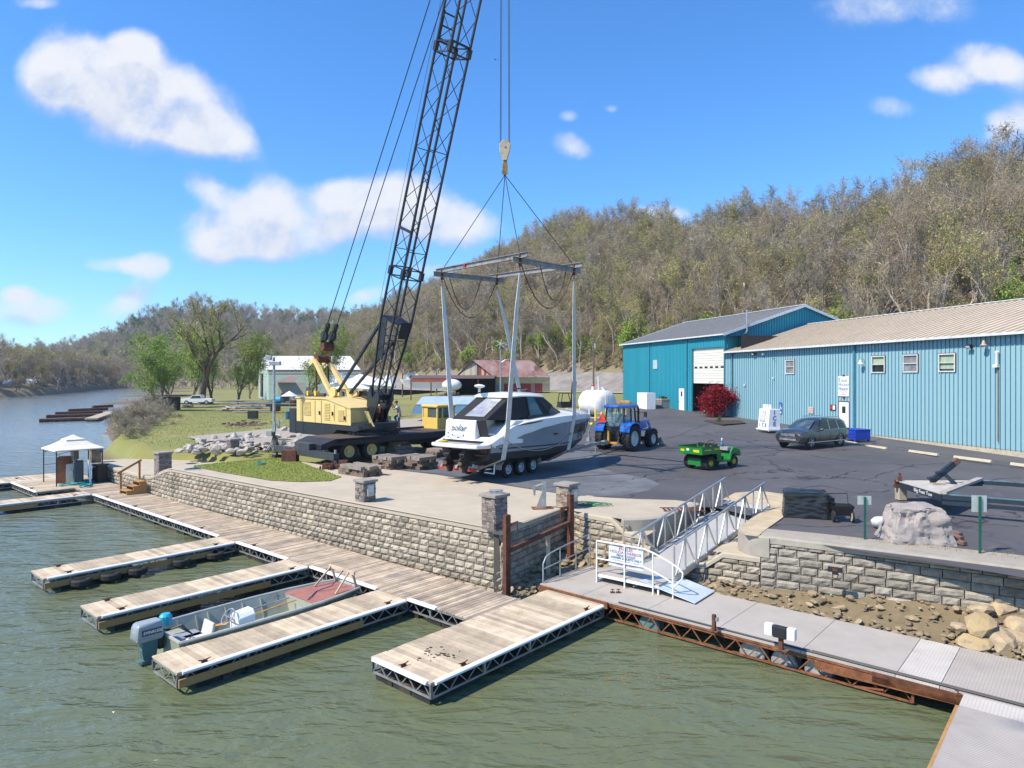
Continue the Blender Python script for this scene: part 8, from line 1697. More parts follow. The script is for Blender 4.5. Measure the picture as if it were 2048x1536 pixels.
p = G(1794,1076,1.97); put_rock('small_rock', TM[1], p+Ve((0,.05,.03)), .16, rnd, 'small tan rock in front of the dark fender', 'rock', None)
for px, py, lb in ((1912,1070,'upper brick behind the big rock'), (1920,1088,'lower reddish brick at the right foot of the big rock'), (1914,1078,'middle brick leaning on the big rock')):
    b = MB(); b.box((0,0,.05), (.14,.3,.09)); o = b.build('brick', mat('old_brick',(.25,.15,.12),.9,var=.3,bump=.5)); o.location = G(px,py,1.97); o.rotation_euler = (0,0,.3); prop(o, lb, 'brick')
# dark boat trailer at the right
db = mat('trailer_navy', (.022,.035,.05), .5, var=.2, dirt=(.10,.14,.13), ds=3, dt=.6); dtl = mat('trailer_faded_teal', (.12,.24,.26), .6, var=.3, vs=3, dirt=(.05,.07,.07), ds=2.5, dt=.5)
tip = G(1800,965,2.62); cnr = G(1884,990,2.62); far_ = G(1964,962,2.62); t_ = thing('boat_trailer', 'empty dark boat trailer lettered Big Feet Too standing on a concrete block', 'trailer', (tip.x,tip.y,1.97))
lc = lambda p, z=0: Ve((p.x-tip.x, p.y-tip.y, p.z-1.97+z)); a_, c_, e_ = lc(tip), lc(cnr), lc(far_); nr2 = lc(G(2048,1003,2.62)); dn = (nr2-c_).normalized(); dn.z = 0; df = dn
b = MB(); b.prism([a_+Ve((0,.12,0)), c_, e_, a_+Ve((.05,.3,0))], (0,0,.03)); b.build('tongue_plate', mat('plate_beige',(.50,.47,.40),.7,var=.12,dirt=(.34,.30,.24),ds=2), t_)
b = MB(); b.beam(a_+Ve((0,0,-.09)), c_+Ve((0,0,-.09)), .06, .2); b.beam(a_+Ve((0,.3,-.09)), e_+Ve((0,0,-.09)), .06, .18); b.build('tongue_beam', db, t_)
for q_0 in (c_, e_): b = MB(); b.beam(q_0+Ve((0,0,-.05)), q_0+dn*7+Ve((0,0,-.05)), .1, .14); b.build('side_beam', db, t_); b = MB(); b.beam(q_0+Ve((0,0,.03)), q_0+dn*7+Ve((0,0,.03)), .12, .03); b.build('beam_flange', dtl, t_)
b = MB(); b.beam(c_+Ve((0,0,-.24)), c_+dn*7+Ve((0,0,-.24)), .08, .12); b.beam(e_+dn*2.0, c_+dn*3.1, .1, .1); b.beam(c_+dn*1.1+Ve((0,0,-.35)), c_+dn*1.3+Ve((0,0,-.2)), .1, .1); b.build('lower_beam', db, t_)
MB().beam(c_+Ve((0,-.05,.08)), e_+Ve((0,.1,.08)), .2, .07).build('cross_plank', mat('grey_plank',(.42,.37,.32),.85,var=.2,bump=.3), t_)
mid = (a_*.35+c_*.25+e_*.4); b = MB(); b.beam(mid+Ve((-.45,.0,.1)), mid+Ve((.45,.1,.75)), .11, .2); b.beam(mid+Ve((0,.05,.42)), mid+Ve((.38,-.05,.03)), .16, .12); b.beam(mid+Ve((-.25,.0,.42)), mid+Ve((.05,.0,.5)), .16, .06); b.beam(mid+Ve((-.55,.0,.22)), mid+Ve((-.2,.0,.28)), .16, .06); b.build('bow_stop', db, t_)
MB().box(mid+Ve((.5,.1,.8)), (.2,.16,.2), ry=-.7).build('roller', mat('roller_brown',(.15,.08,.06),.8), t_); MB().box(mid+Ve((-.35,-.25,.06)), (.45,.12,.08)).build('wood_chock', wood2, t_)
b = MB(); b.box(a_+Ve((.05,.1,.1)), (.12,.1,.2)); b.box(a_+Ve((.05,.1,.24)), (.06,.06,.18)); b.beam(a_+Ve((-.15,.1,-.15)), a_+Ve((.1,.1,-.15)), .12); b.box(a_+Ve((-.12,.1,-.02)), (.04,.04,.22)); b.build('coupler', rust, t_)
b = MB(); b.tube(c_+Ve((.05,.1,-.26)), c_+dn*.75+Ve((.05,.1,-.28)), .04, 8); b.lathe([(.1,-.02),(.1,.02)], c_+dn*.8+Ve((.05,.1,-.28)), 10, 'x'); b.build('winch_shaft', orust, t_)
ax = (c_-a_).normalized(); text('trailer_lettering', 'Big Feet Too', .17, frame(a_.lerp(c_,.60)+Ve((-.045,-.0,-.085))+Ve((-ax.y*-1*0,0,0)), ax, (0,0,1)), mat('lettering_white',(.75,.74,.70),.5), t_, .003, bold=.001, sx=1.25)
b = MB(); b.box(a_+Ve((.12,.15,-.42)), (.28,.3,.44)); o = b.build('support_block', mat('block_cream',(.46,.40,.29),.9,var=.2,bump=.4), bevel=.01); o.location = (tip.x,tip.y,1.97); prop(o, 'concrete and wood block propping the dark trailer tongue', 'block')
# parking stops
for i, (px, py, p2, q2_, lb) in enumerate(((1722,891,1773,898,'first concrete parking stop right of the blue bin'),(1819,903,1876,911,'second concrete parking stop from the blue bin'),(1909,915,1983,924.5,'third concrete parking stop from the blue bin'),(2022,929,2092,937.5,'parking stop cut by the right edge of the picture'),(1688,884,1713,888,'parking stop mostly hidden behind the grey car'))):
    a, c = G(px,py,2.07), G(p2,q2_,2.07); o_ = a.copy(); b = MB(); e = (c-a).normalized(); n_ = Ve((-e.y,e.x,0))
    b.prism([n_*-.09, n_*-.055+Ve((0,0,.13)), n_*.055+Ve((0,0,.13)), n_*.09], c-a); o = b.build('parking_stop', mat('parking_stop_cream',(.55,.48,.34),.85,var=.12), bevel=.01); o.location = o_-Ve((0,0,.02)); prop(o, lb, 'parking stop', 'parking stops')
# ice chest and blue bin
ih = bh_+math.pi; ip = G(1530,862,2.42)+Ve((.55,.5,0)); t_ = thing('ice_chest', 'white outdoor ice chest lettered ICE on front and side', 'ice chest', ip, ih)
wi = mat('ice_white', (.80,.81,.82), .3, var=.04); b = MB(); b.prism([(-.65,-.60,.16),(-.65,-.45,1.62),(-.65,.42,1.62),(-.65,.42,.16)], (1.3,0,0)); b.build('cabinet', wi, t_, bevel=.02)
b = MB(); b.box((0,.0,.11), (1.6,1.3,.08)); b.box((-.7,-.55,.04), (.1,.1,.1)); b.box((.7,-.55,.04), (.1,.1,.1)); b.box((.7,.5,.04), (.1,.1,.1)); b.build('skid', wi, t_)
b = MB(); b.box((-.12,-.545,1.12), (.66,.05,.8), rx=-.10); b.build('chest_door', mat('door_cream',(.60,.58,.52),.4), t_, bevel=.02)
MB().box((0,-.2,1.80), (1.0,.12,.3)).build('top_sign', wi, t_)
blu = mat('ice_lettering_blue', (.03,.12,.38), .4)
for i, ch_ in enumerate('ICE'):
    text('ice_lettering', ch_, .36, frame((-.38+.36*i,-.60,.42), (1,0,0), (0,.08,1)), blu, t_, .003, bold=.012); text('ice_lettering', ch_, .26, frame((-.25+.24*i,-.265,1.80), (1,0,0), (0,0,1)), mat('ice_lettering_grey',(.22,.26,.36),.4), t_, .003, bold=.006); text('ice_lettering', ch_, .46, frame((.653,-.05,1.35-.42*i), (0,1,0), (0,0,1)), blu, t_, .003, bold=.015)
bb = mat('bin_blue', (.008,.05,.42), .45, var=.12); t_ = thing('storage_bin', 'low bright blue metal bin against the wall behind the grey car', 'bin', G(1722,883,2.2)+Ve((-.05,.7,0)), ih)
b = MB(); b.box((0,0,.42), (1.5,1.15,.62)); b.box((0,-.59,.5), (1.5,.03,.04)); b.box((0,-.59,.30), (1.5,.03,.04)); b.build('bin_body', bb, t_, bevel=.02); MB().box((0,0,.76), (1.56,1.2,.06)).build('lid', bb, t_); b = MB()
for x_ in (-.65,.65):
    for y_ in (-.5,.5): b.box((x_,y_,.06), (.12,.12,.14))
b.build('foot', bb, t_)
loose('ramp_board', 'pale sloping board at the foot of the blue wall behind the ice chest', 'board', lambda b: b.beam(G(1478,848,2.5),G(1540,858,2.45),.25,.08), mat('board_grey',(.55,.52,.46),.8), I4)
loose('pipe_rail', 'thin grey pipe rail against the blue wall beside the ice chest', 'railing', lambda b: b.pipe([G(1572,860,2.4),G(1572,837,2.4)*0+G(1572,860,2.4)+Ve((0,0,.9)),G(1553,858,2.4)+Ve((0,.6,.95)),],.02,6), galv, I4)
# planter
loose('planter_edging', 'dark timber edging of the planting bed under the red maple', 'edging', lambda b: (b.beam(G(1410,842,2.47),G(1445,850,2.47),.15,.12), b.beam(G(1445,850,2.47),G(1490,849,2.47),.15,.12)), wood2, I4)
prop(MB().prism([G(1408,843,2.47)+Ve((0,.1,0)), G(1446,850,2.47), G(1492,847,2.47), G(1470,836,2.47), G(1425,834,2.47)], (0,0,.05)).build('planting_bed', mat('mulch', (.05,.035,.022), .95, bump=1, bs=20)), kind='structure')
# ground equipment near the crane
cs = thing('concrete_steps', 'brown precast steps standing beside the crane carrier', 'steps', G(818,914,1.95)+Ve((-.1,.1,0)), R(-44)+math.pi/2*0)
b = MB()
for i in range(5): b.box((-.3*i+.0,0,.11+.22*i), (.34,1.15,.05)); b.box((-.3*i-.0,0,.02+.22*i+.02), (.30,1.1,.2))
for s_ in (-1,1): b.prism([(.25,s_*.56,0),(-1.4,s_*.56,0),(-1.4,s_*.56,1.1),(-1.1,s_*.56,1.1)], (0,.05,0))
b.build('step_block', mat('step_brown', (.26,.20,.155), .85, var=.15, dirt=(.14,.11,.09), ds=2), cs)
crib = mat('crib_timber', (.22,.165,.12), .9, var=.3, vs=3, bump=.4, island=.45); cribl = mat('crib_timber_pale', (.29,.245,.20), .9, var=.2, bump=.3, island=.25)
def pile(label, px, py, w, d, layers, seed, rz=R(-40)):
    r = random.Random(seed); t = thing('timber_stack', label, 'timber stack', G(px,py,1.97)+Ve((0,.5,0)), rz, 'timber cribbing beside the crane'); z = 0
    for l in range(layers):
        h_ = .15; n = 4
        for i in range(n):
            b = MB(); pos = -.5+(i+.5)/n
            if l % 2: b.box((pos*w+r.uniform(-.05,.05), r.uniform(-.1,.1), z+h_/2), (w/n*.8, d*r.uniform(.8,1.1), h_), rz=r.uniform(-.06,.06))
            else: b.box((r.uniform(-.1,.1), pos*d+r.uniform(-.04,.04), z+h_/2), (w*r.uniform(.8,1.1), d/n*.8, h_), rz=r.uniform(-.06,.06))
            b.build('timber', crib if l < layers-1 else cribl, t)
        z += h_
for q in (('low stack of dark timbers at the corner of the lawn', 716,952,1.9,1.1,3,1), ('timber stack behind the low stack, beside the crane wheels', 775,938,1.5,1.1,4,2), ('timber stack nearest the boat propellers', 832,938,1.7,1.1,4,3), ('small timber stack under the swim platform', 872,915,1.1,.9,3,4)): pile(*q)
loose('loose_board', 'flat grey board lying on the pad in front of the timber stacks', 'board', lambda b: b.beam(G(796,945,2.0),G(832,942,2.0),.3,.08), cribl, I4)
loose('loose_board', 'dark board lying beside the pale one on the pad edge', 'board', lambda b: b.beam(G(760,958,2.0),G(792,953,2.0),.3,.07), crib, I4)
t_ = thing('chain_heap', 'heap of rusty chain and blocks at the outrigger foot', 'chain', G(672,938,1.97)); b = MB(); r = random.Random(4)
for i in range(26): b.torus((r.gauss(0,.35), r.gauss(0,.25), .05+r.random()*.22), .08, .03, 8, 5, 'xyz'[i%3])
b.box((-.4,.1,.12), (.5,.4,.25)); b.box((.3,.2,.2), (.4,.3,.4)); b.build('chain_links', rust, t_)
loose('steel_block', 'rusty steel block under the far outrigger by the lawn', 'block', lambda b: b.box((0,0,.3),(.75,.6,.6)), rust, Matrix.Translation(G(577,924,1.97)+Ve((0,.3,0))))
loose('teal_rope', 'thin teal rope strung from the crane outrigger to the boat', 'rope', lambda b: b.pipe([G(690,915,2.8),G(740,920,2.4),G(800,913,2.5),G(850,895,3.0),D(895,860,33)],.018,5), hose, I4)
# light pole
lp = thing('light_pole', 'grey light pole with two flood lights beside the riprap heap', 'light pole', G(548,906,1.95))
MB().tube((0,0,0), (0,0,5.65), .09, 10, r2=.07).build('pole', galv, lp, smooth=True)
b = MB(); b.box((-.28,-.1,5.62), (.36,.22,.26), ry=.2); b.box((.12,-.12,5.28), (.62,.3,.24)); b.beam((0,0,5.2), (0,-.1,5.6), .06); b.build('flood_lamp', galv, lp, bevel=.03)
b = MB(); b.box((.05,-.12,1.55), (.16,.18,.55)); b.box((-.25,-.05,1.15), (.3,.2,.3)); b.box((.28,-.02,1.7), (.12,.12,.5)); b.box((.1,-.05,.8), (.3,.12,.5)); b.build('meter_box', pboxm, lp); b = MB()
for i in range(6): b.pipe([(.05,-.12,1.3),(-.05+.06*i,-.25,.7),(-.5+.15*i,-.3-.05*i,.1),(-.7+.25*i,-.25,.03)], .02, 5)
b.build('cable', black, lp)
# person on the crane deck
def skin(name, verts, edges, radii, mt, parent, sub=2, root=0):
    me = bpy.data.meshes.new(name); me.from_pydata(verts, edges, []); me.materials.append(mt); o = bpy.data.objects.new(name, me); C.objects.link(o); o.parent = parent
    sk = o.modifiers.new('skin', 'SKIN'); sk.use_smooth_shade = True
    bpy.context.view_layer.objects.active = o
    lay = me.skin_vertices[0].data if me.skin_vertices else None
    if lay is None: 
        bm = bmesh.new(); bm.from_mesh(me); bm.verts.layers.skin.verify(); bm.to_mesh(me); bm.free(); lay = me.skin_vertices[0].data
    for i, r_ in enumerate(radii): lay[i].radius = (r_, r_) if not isinstance(r_, tuple) else r_; lay[i].use_root = (i == root)
    s_ = o.modifiers.new('sub', 'SUBSURF'); s_.levels = s_.render_levels = sub; return o
pp_ = G(799,861,3.235)+Ve((-.07,.5,0)); ps = thing('person', 'person in a pale shirt and jeans standing on the crane deck with raised hands', 'person', pp_, R(175)); ps.scale = (.98,.98,.98)
skn = mat('person_skin', (.45,.25,.17), .6); shirt = mat('pale_shirt', (.58,.54,.58), .8); jean = mat('blue_jeans', (.14,.24,.36), .85, var=.2); hair = mat('dark_hair', (.04,.025,.02), .8)
# local: +x the way the person faces; left foot on the deck, right knee raised
Vb = [(0,0,.95),(.05,0,1.15),(.12,0,1.38),(.17,0,1.47),(.19,0,1.54),(.22,0,1.64),(.22,0,1.72), (0,.1,.90),(.03,.11,.50),(-.02,.12,.09),(.12,.13,.03), (.02,-.1,.90),(.36,-.12,.80),(.20,-.13,.42),(.32,-.14,.36), (.12,.19,1.38),(.34,.24,1.26),(.46,.12,1.50),(.50,.09,1.57), (.12,-.19,1.38),(.36,-.24,1.32),(.47,-.10,1.56),(.50,-.06,1.62)]
Eb = [(0,1),(1,2),(2,3),(3,4),(4,5),(5,6),(0,7),(7,8),(8,9),(9,10),(0,11),(11,12),(12,13),(13,14),(2,15),(15,16),(16,17),(17,18),(2,19),(19,20),(20,21),(21,22)]
Rb = [(.15,.11),(.13,.10),(.15,.10),(.06,.06),(.055,.055),(.085,.075),(.075,.07),.085,.062,.045,.04,.085,.065,.045,.04,.055,.042,.032,.035,.055,.042,.032,.035]
skin('body', Vb, Eb, Rb, skn, ps)
skin('shirt', Vb[:4]+[Vb[15],Vb[19],((.23,.215,1.32)),((.24,-.215,1.35))], [(0,1),(1,2),(2,3),(2,4),(2,5),(4,6),(5,7)], [(.155,.125),(.15,.12),(.17,.12),(.075,.07),.075,.075,.065,.065], shirt, ps)
skin('jeans', [Vb[0],(.01,0,1.02),Vb[7],Vb[8],(-.02,.12,.12),Vb[11],Vb[12],(.21,-.13,.46)], [(0,1),(0,2),(2,3),(3,4),(0,5),(5,6),(6,7)], [(.165,.125),(.155,.12),.10,.078,.062,.10,.08,.062], jean, ps)
skin('shoe', [(-.06,.12,.04),(.05,.125,.035),(.15,.13,.03)], [(0,1),(1,2)], [.05,.05,.04], black, ps, 1); skin('shoe', [(.17,-.13,.38),(.26,-.13,.35),(.36,-.14,.33)], [(0,1),(1,2)], [.05,.05,.04], black, ps, 1)
b = MB(); b.ell((.205,0,1.725), (.105,.095,.085), 12, 8); b.box((.31,0,1.72), (.10,.13,.015), ry=.1); b.build('cap', hair, ps, smooth=True)
b = MB(); b.box((.305,0,1.665), (.02,.11,.022)); b.build('sunglasses', black, ps); b = MB(); b.ell((.315,0,1.635), (.022,.014,.02), 6, 4); b.box((.3,0,1.6), (.015,.045,.012)); b.ell((.215,.088,1.645), (.02,.012,.03), 6, 4); b.ell((.215,-.088,1.645), (.02,.012,.03), 6, 4); b.build('face_feature', skn, ps)
for y_, h0 in ((.09,(.50,.09,1.57)),(-.06,(.50,-.06,1.62))):
    Vf = [h0,(h0[0]+.03,h0[1],h0[2]+.05)]; Ef = [(0,1)]; Rf = [.034,.034]
    for k in range(4): b0 = len(Vf); dy = -.027+.018*k; Vf += [(h0[0]+.035,h0[1]+dy,h0[2]+.08),(h0[0]+.05,h0[1]+dy*1.1,h0[2]+.115),(h0[0]+.075,h0[1]+dy*1.1,h0[2]+.125-.006*abs(k-1))]; Ef += [(1,b0),(b0,b0+1),(b0+1,b0+2)]; Rf += [.011,.010,.009]
    b0 = len(Vf); sg_ = 1 if y_ > 0 else -1; Vf += [(h0[0]+.03,h0[1]-sg_*.035,h0[2]+.03),(h0[0]+.05,h0[1]-sg_*.05,h0[2]+.06)]; Ef += [(0,b0),(b0,b0+1)]; Rf += [.013,.011]; skin('hand', Vf, Ef, Rf, skn, ps, 1)
# ================= BOAT YARD AND FAR THINGS
def at(px, py, Y): return D(px, py, Y)
def gat(px, Y, off=0): X = (px-CX)*Y/F; return Ve((X, Y, zg(X, Y)+off))
# white tank, bollards, boxes
tkm = mat('tank_white', (.78,.78,.76), .4, var=.06, dirt=(.60,.56,.50), ds=1)
tb0 = G(1190,836,2.55); tr_ = 2.45/2; t_ = thing('fuel_tank', 'big white horizontal fuel tank behind the cruiser bow', 'tank', (tb0.x+.4,tb0.y+1.6,2.6), R(-62))
b = MB(); b.lathe([(.01,-1.75),(tr_*.55,-1.72),(tr_*.9,-1.6),(tr_,-1.45),(tr_,1.45),(tr_*.9,1.6),(tr_*.55,1.72),(.01,1.75)], (0,0,tr_+.12), 32, 'x'); b.build('tank_shell', tkm, t_, smooth=True)
b = MB(); 
for x_ in (-1.0,1.0): b.box((x_,0,.1), (.25,1.8,.25))
b.build('cradle', tkm, t_)
b = MB(); b.tube((-.7,0,2.5), (-.7,0,2.95), .13, 10); b.tube((.2,0,2.5), (.2,0,3.9), .05, 8); b.tube((.9,0,2.5), (.9,0,2.9), .07, 8); b.beam((1.85,-.3,.2), (1.85,-.3,2.4), .05); b.beam((1.85,.0,.2), (1.85,.0,2.4), .05); b.box((1.2,0,2.62), (.35,.3,.18)); b.build('vent_pipe', tkm, t_)
MB().lathe([(.16,0),(.18,.1),(.12,.2)], (-.7,0,2.95), 10).build('red_cap', red, t_)
MB().box((0,0,-.08), (4.6,3.4,.14)).build('tank_pad', concrete, t_)
for i, (px, py) in enumerate(((1117,838),(1124,836),(1134,834),(1141,838),(1148,836),(1154,840),(1160,834),(1168,846),(1191,838),(1212,838),(1228,826),(1236,828),(1244,828),(1252,829),(1262,829),(1132,842),(1231,836),(1203,845),(1111,836))):
    p = G(px, py+5, 2.45); b = MB(); b.lathe([(.09,0),(.09,.98),(.07,1.06),(.01,1.1)], (0,0,0), 10); o = b.build('bollard', safety, smooth=True); o.location = p; prop(o, 'yellow bollard guarding the white fuel tank', 'bollard', 'bollards round the fuel tank')
for px, py, lb in ((1178,839,'white post under the left side of the fuel tank'), (1183,832,'short white post beside the fuel tank cradle')): p = G(px, py, 2.5); b = MB(); b.box((0,0,.55), (.14,.14,1.1)); o = b.build('white_post', wpaint); o.location = p; prop(o, lb, 'post')
loose('fence_rail', 'rope and pipe rail strung between the yellow bollards', 'railing', lambda b: b.pipe([G(1108,838,2.45)+Ve((0,0,.9)),G(1140,838,2.45)+Ve((0,0,.95)),G(1167,842,2.45)+Ve((0,0,.92))],.02,5), rust, I4)
wb = thing('storage_box', 'tall white storage box against the teal building', 'storage box', G(1284,822,2.62)+Ve((.6,.6,0)), th_+math.pi); MB().box((0,0,1.05), (2.3,1.1,2.0)).build('box_body', wi, wb, bevel=.02); MB().box((0,0,.03), (2.2,1.0,.08)).build('skid', crib, wb)
pb = thing('pallet_cage', 'grey wire cage crate with a wooden top on a pallet by the teal wall', 'crate', G(1325,819,2.75)+Ve((.2,.7,0)), th_+math.pi); b = MB(); b.box((0,0,.65), (1.5,1.1,.85)); 
for i in range(9): b.box((-.76+.19*i,-.56,.65), (.03,.03,.9))
for i in range(5): b.box((0,-.565,.28+.19*i), (1.5,.03,.03))
b.build('cage', mat('cage_grey',(.26,.27,.28),.6), pb); MB().box((0,0,1.12), (1.55,1.15,.16)).build('wood_top', mat('tan_plank',(.45,.32,.18),.8), pb); MB().box((0,0,.1), (1.7,1.2,.16)).build('pallet', wood2, pb)
b = MB(); b.box((0,0,.15), (.35,.3,.3)); b.box((.4,.1,.1), (.3,.3,.2)); b.tube((-.35,0,0), (-.35,0,.35), .05, 8); o = b.build('engine_part', black); o.location = G(1325,819,2.75)+Ve((.2,.7,1.2)); prop(o, 'dark engine parts on top of the cage crate', 'engine parts')
b = MB(); b.lathe([(.01,-1.1),(.35,-1.05),(.42,-.9),(.42,.9),(.35,1.05),(.01,1.1)], (0,0,.6), 16, 'x'); o = b.build('old_tank', mat('rusty_tan',(.36,.24,.12),.8,var=.3,dirt=(.15,.10,.06),ds=2)); o.location = G(1248,818,2.6)+Ve((0,1.5,0)); o.rotation_euler.z = -.2; prop(o, 'rusty tan cylinder tank behind the yellow bollards', 'tank')
fk = thing('forklift', 'old black forklift mast and frame behind the bollards', 'forklift', G(1140,822,2.55)+Ve((0,2,0)), .4); b = MB(); b.beam((.5,-.35,0), (.75,-.35,3.4), .16, .2); b.beam((.5,.35,0), (.75,.35,3.4), .16, .2); b.box((.72,0,3.3), (.2,.8,.15)); b.box((.6,0,1.4), (.12,.8,1.2)); b.build('mast', cblk, fk); b = MB(); b.beam((-1.2,-.45,.8), (-1.0,-.45,2.0), .07); b.beam((-1.0,-.45,2.0), (.2,-.45,2.0), .07); b.beam((.2,-.45,2.0), (.5,-.45,.9), .07); b.beam((-1.2,.45,.8), (-1.0,.45,2.0), .07); b.beam((-1.0,.45,2.0), (.2,.45,2.0), .07); b.beam((.2,.45,2.0), (.5,.45,.9), .07); b.build('overhead_guard', cblk, fk); b = MB(); b.box((-.4,0,.65), (1.7,1.0,.7)); b.build('truck_body', cblk, fk)
for x_ in (-1,.3):
    for y_ in (-.55,.55): b = MB(); b.lathe([(.3,-.1),(.3,.1)], (x_,y_,.3), 14, 'y'); b.build('wheel', rubber, fk)
# red barn with its lean-to
by = 112; bp0 = gat(1006, by, 0); bz0 = 3.9
rr_ = mat('rusty_red_roof', (.30,.13,.11), .8, var=.3, vs=.5, col2=(.40,.30,.27), dirt=(.16,.06,.05), ds=.35, dt=.52, stretch=(1,1,1)); bcr = mat('barn_cream', (.56,.45,.24), .85, var=.12)
def XB(px, Y=by): return (px-CX)*Y/F
def ZB_(py, Y=by): return CZ-(py-HY)*Y/F
bn = thing('barn', 'old barn with a rusty red metal roof and patched cream and red boards', 'barn', (0,0,0))
x0, x1 = XB(916), XB(1101, 118); xm = XB(988); zE, zR = ZB_(752), ZB_(721); yb2 = by+6.5
# roof ridge runs to the right and slightly away
gl_, gr_2 = Ve((XB(914),by,zE)), None
A_ = Ve((XB(914),by+2,ZB_(753,by+2))); Bq = Ve((XB(992),by,ZB_(753,by))); Rg = Ve((XB(948),by+1,ZB_(720,by+1))); dx = Ve((XB(1100,by+3)-XB(992,by),3,0)); dR = Ve((XB(1062,by+4)-XB(948,by+1),3,0))
b = MB(); th = Ve((0,0,.15)); b.add([Bq+Ve((-.3,-.4,-.1)), Bq+dx, Rg+dR, Rg+Ve((-.3,-.3,0)), A_+Ve((-.6,.3,-.2)), A_+Ve((-.6,.3,-.2))+dR, ], [(0,1,2,3),(3,2,5,4)]); b.build('roof', rr_, bn)
r = random.Random(2); pal = [mat('board_cream',(.58,.48,.30),.9), mat('board_red',(.40,.05,.04),.9), mat('board_grey2',(.38,.36,.33),.9), mat('board_dark',(.09,.06,.05),.9), mat('board_pinkish',(.42,.27,.25),.9), mat('board_blue',(.28,.36,.40),.9)]
b = MB(); n = 16
for i in range(n):
    p, q = A_.lerp(Bq, i/n), A_.lerp(Bq, (i+1)/n); tm = (Rg-A_).x/(Bq-A_).x
    hz = lambda t: (zE-.1)+(Rg.z-zE)*(t/tm if t < tm else (1-t)/(1-tm)); t0, t1 = i/n, (i+1)/n; k = r.choice([0,2,4,0,2,1]) if i % 4 else 1
    for zz0, zz1, kk in ((bz0, zE-.3, k), (zE-.3, None, r.choice([0,2,0,1]) if i not in (8,) else 3)):
        b.add([Ve((p.x,p.y,zz0)), Ve((q.x,q.y,zz0)), Ve((q.x,q.y,hz(t1) if zz1 is None else zz1)), Ve((p.x,p.y,hz(t0) if zz1 is None else zz1))], [(0,1,2,3)], kk)
b.build('gable_boards', pal, bn)
b = MB(); b.add([Bq+Ve((0,.1,-.1)), Bq+dx+Ve((0,.1,-.1)), Bq+dx+Ve((0,.1,-1.15)), Bq+Ve((0,.1,-1.15))], [(0,1,2,3)]); b.build('eave_boards', bcr, bn)
b = MB(); n = 14
for i in range(n):
    p, q = Bq+dx*(i/n), Bq+dx*((i+1)/n); k = r.choice([1,1,4,2,0,5]) if i < 12 else 0; b.add([Ve((p.x,p.y+.3,bz0-.4)), Ve((q.x,q.y+.3,bz0-.4)), Ve((q.x,q.y+.3,Bq.z-1.1)), Ve((p.x,p.y+.3,Bq.z-1.1))], [(0,1,2,3)], k)
b.build('side_boards', pal, bn)
ls = thing('open_shed', 'long low open shed with a rusty red front beam left of the barn', 'shed', (0,0,0)); Ys = 104
b = MB(); za, zb_ = ZB_(757,Ys), ZB_(754,Ys+8); b.add([Ve((XB(820,Ys),Ys,za)), Ve((XB(988,Ys),Ys,za)), Ve((XB(992,Ys+8),Ys+8,zb_+.3)), Ve((XB(826,Ys+8),Ys+8,zb_+.3))], [(0,1,2,3)]); b.add([Ve((XB(820,Ys),Ys,za-.12)), Ve((XB(988,Ys),Ys,za-.12)), Ve((XB(992,Ys+8),Ys+8,zb_+.15)), Ve((XB(826,Ys+8),Ys+8,zb_+.15))], [(3,2,1,0)]); b.build('shed_roof', mat('shed_roof_brown',(.12,.08,.065),.9), ls)
b = MB(); b.beam((XB(822,Ys),Ys,za-.3), (XB(908,Ys),Ys,za-.3), .1, .45); b.build('front_beam', mat('beam_red',(.42,.09,.05),.8,var=.2), ls)
for px in (822, 862, 908, 956): b = MB(); X_ = XB(px,Ys); b.box((X_,Ys+.05,(za+zg(X_,Ys))/2-.1), (.16,.16,za-zg(X_,Ys))); b.build('post', rust, ls)
b = MB(); X0_, X1_ = XB(910,Ys), XB(988,Ys); b.poly([(X0_,Ys+6,3.2),(X1_,Ys+6,3.2),(X1_,Ys+6,za),(X0_,Ys+6,za)]); b.poly([(X0_,Ys+.5,3.2),(X0_,Ys+6,3.2),(X0_,Ys+6,za),(X0_,Ys+.5,za)]); b.build('dark_back', dkin, ls)
# pale barn with the white roof
ay = 163; az = 1.35
ab = thing('metal_barn', 'pale green metal barn with a wide white roof behind the trees', 'barn', (0,0,0)); pg = mat('pale_green_siding', (.36,.47,.41), .6, var=.06, vs=.4); wr = mat('white_roof', (.66,.64,.62), .5, var=.05, dirt=(.55,.52,.48), ds=.4)
def XA(px, Y): return (px-CX)*Y/F
def ZA(py, Y): return CZ-(py-HY)*Y/F
Y0_, Y1_ = 150, 150; g0 = Ve((XA(517,166),166,0)); g1 = Ve((XA(537,150),150,0)); e1 = Ve((XA(722,150),150,0)); ze_ = ZA(739,150); zr_ = ZA(712,158); mid_ = (g0+g1)/2; e2 = Ve((XA(700,158),158,0))
b = MB(); b.add([(g0.x,g0.y,az),(g1.x,g1.y,az),(g1.x,g1.y,ze_),(mid_.x,mid_.y,zr_),(g0.x,g0.y,ze_)], [(0,1,2,3,4)]); b.build('gable_wall', pg, ab); b = MB(); b.add([(g1.x,g1.y,az),(e1.x,e1.y,az),(e1.x,e1.y,ze_),(g1.x,g1.y,ze_)], [(0,1,2,3)]); b.build('wall', pg, ab)
b = MB(); b.add([(g1.x-.3,g1.y-.3,ze_-.05),(e1.x,e1.y-.3,ze_-.05),(e2.x,e2.y,zr_),(mid_.x-.3,mid_.y,zr_)], [(0,1,2,3)]); b.add([(g0.x-.3,g0.y+.3,ze_-.05),(mid_.x-.3,mid_.y,zr_),(e2.x,e2.y,zr_),(e2.x-2,e2.y+8,ze_)], [(0,1,2,3)]); b.build('roof', wr, ab)
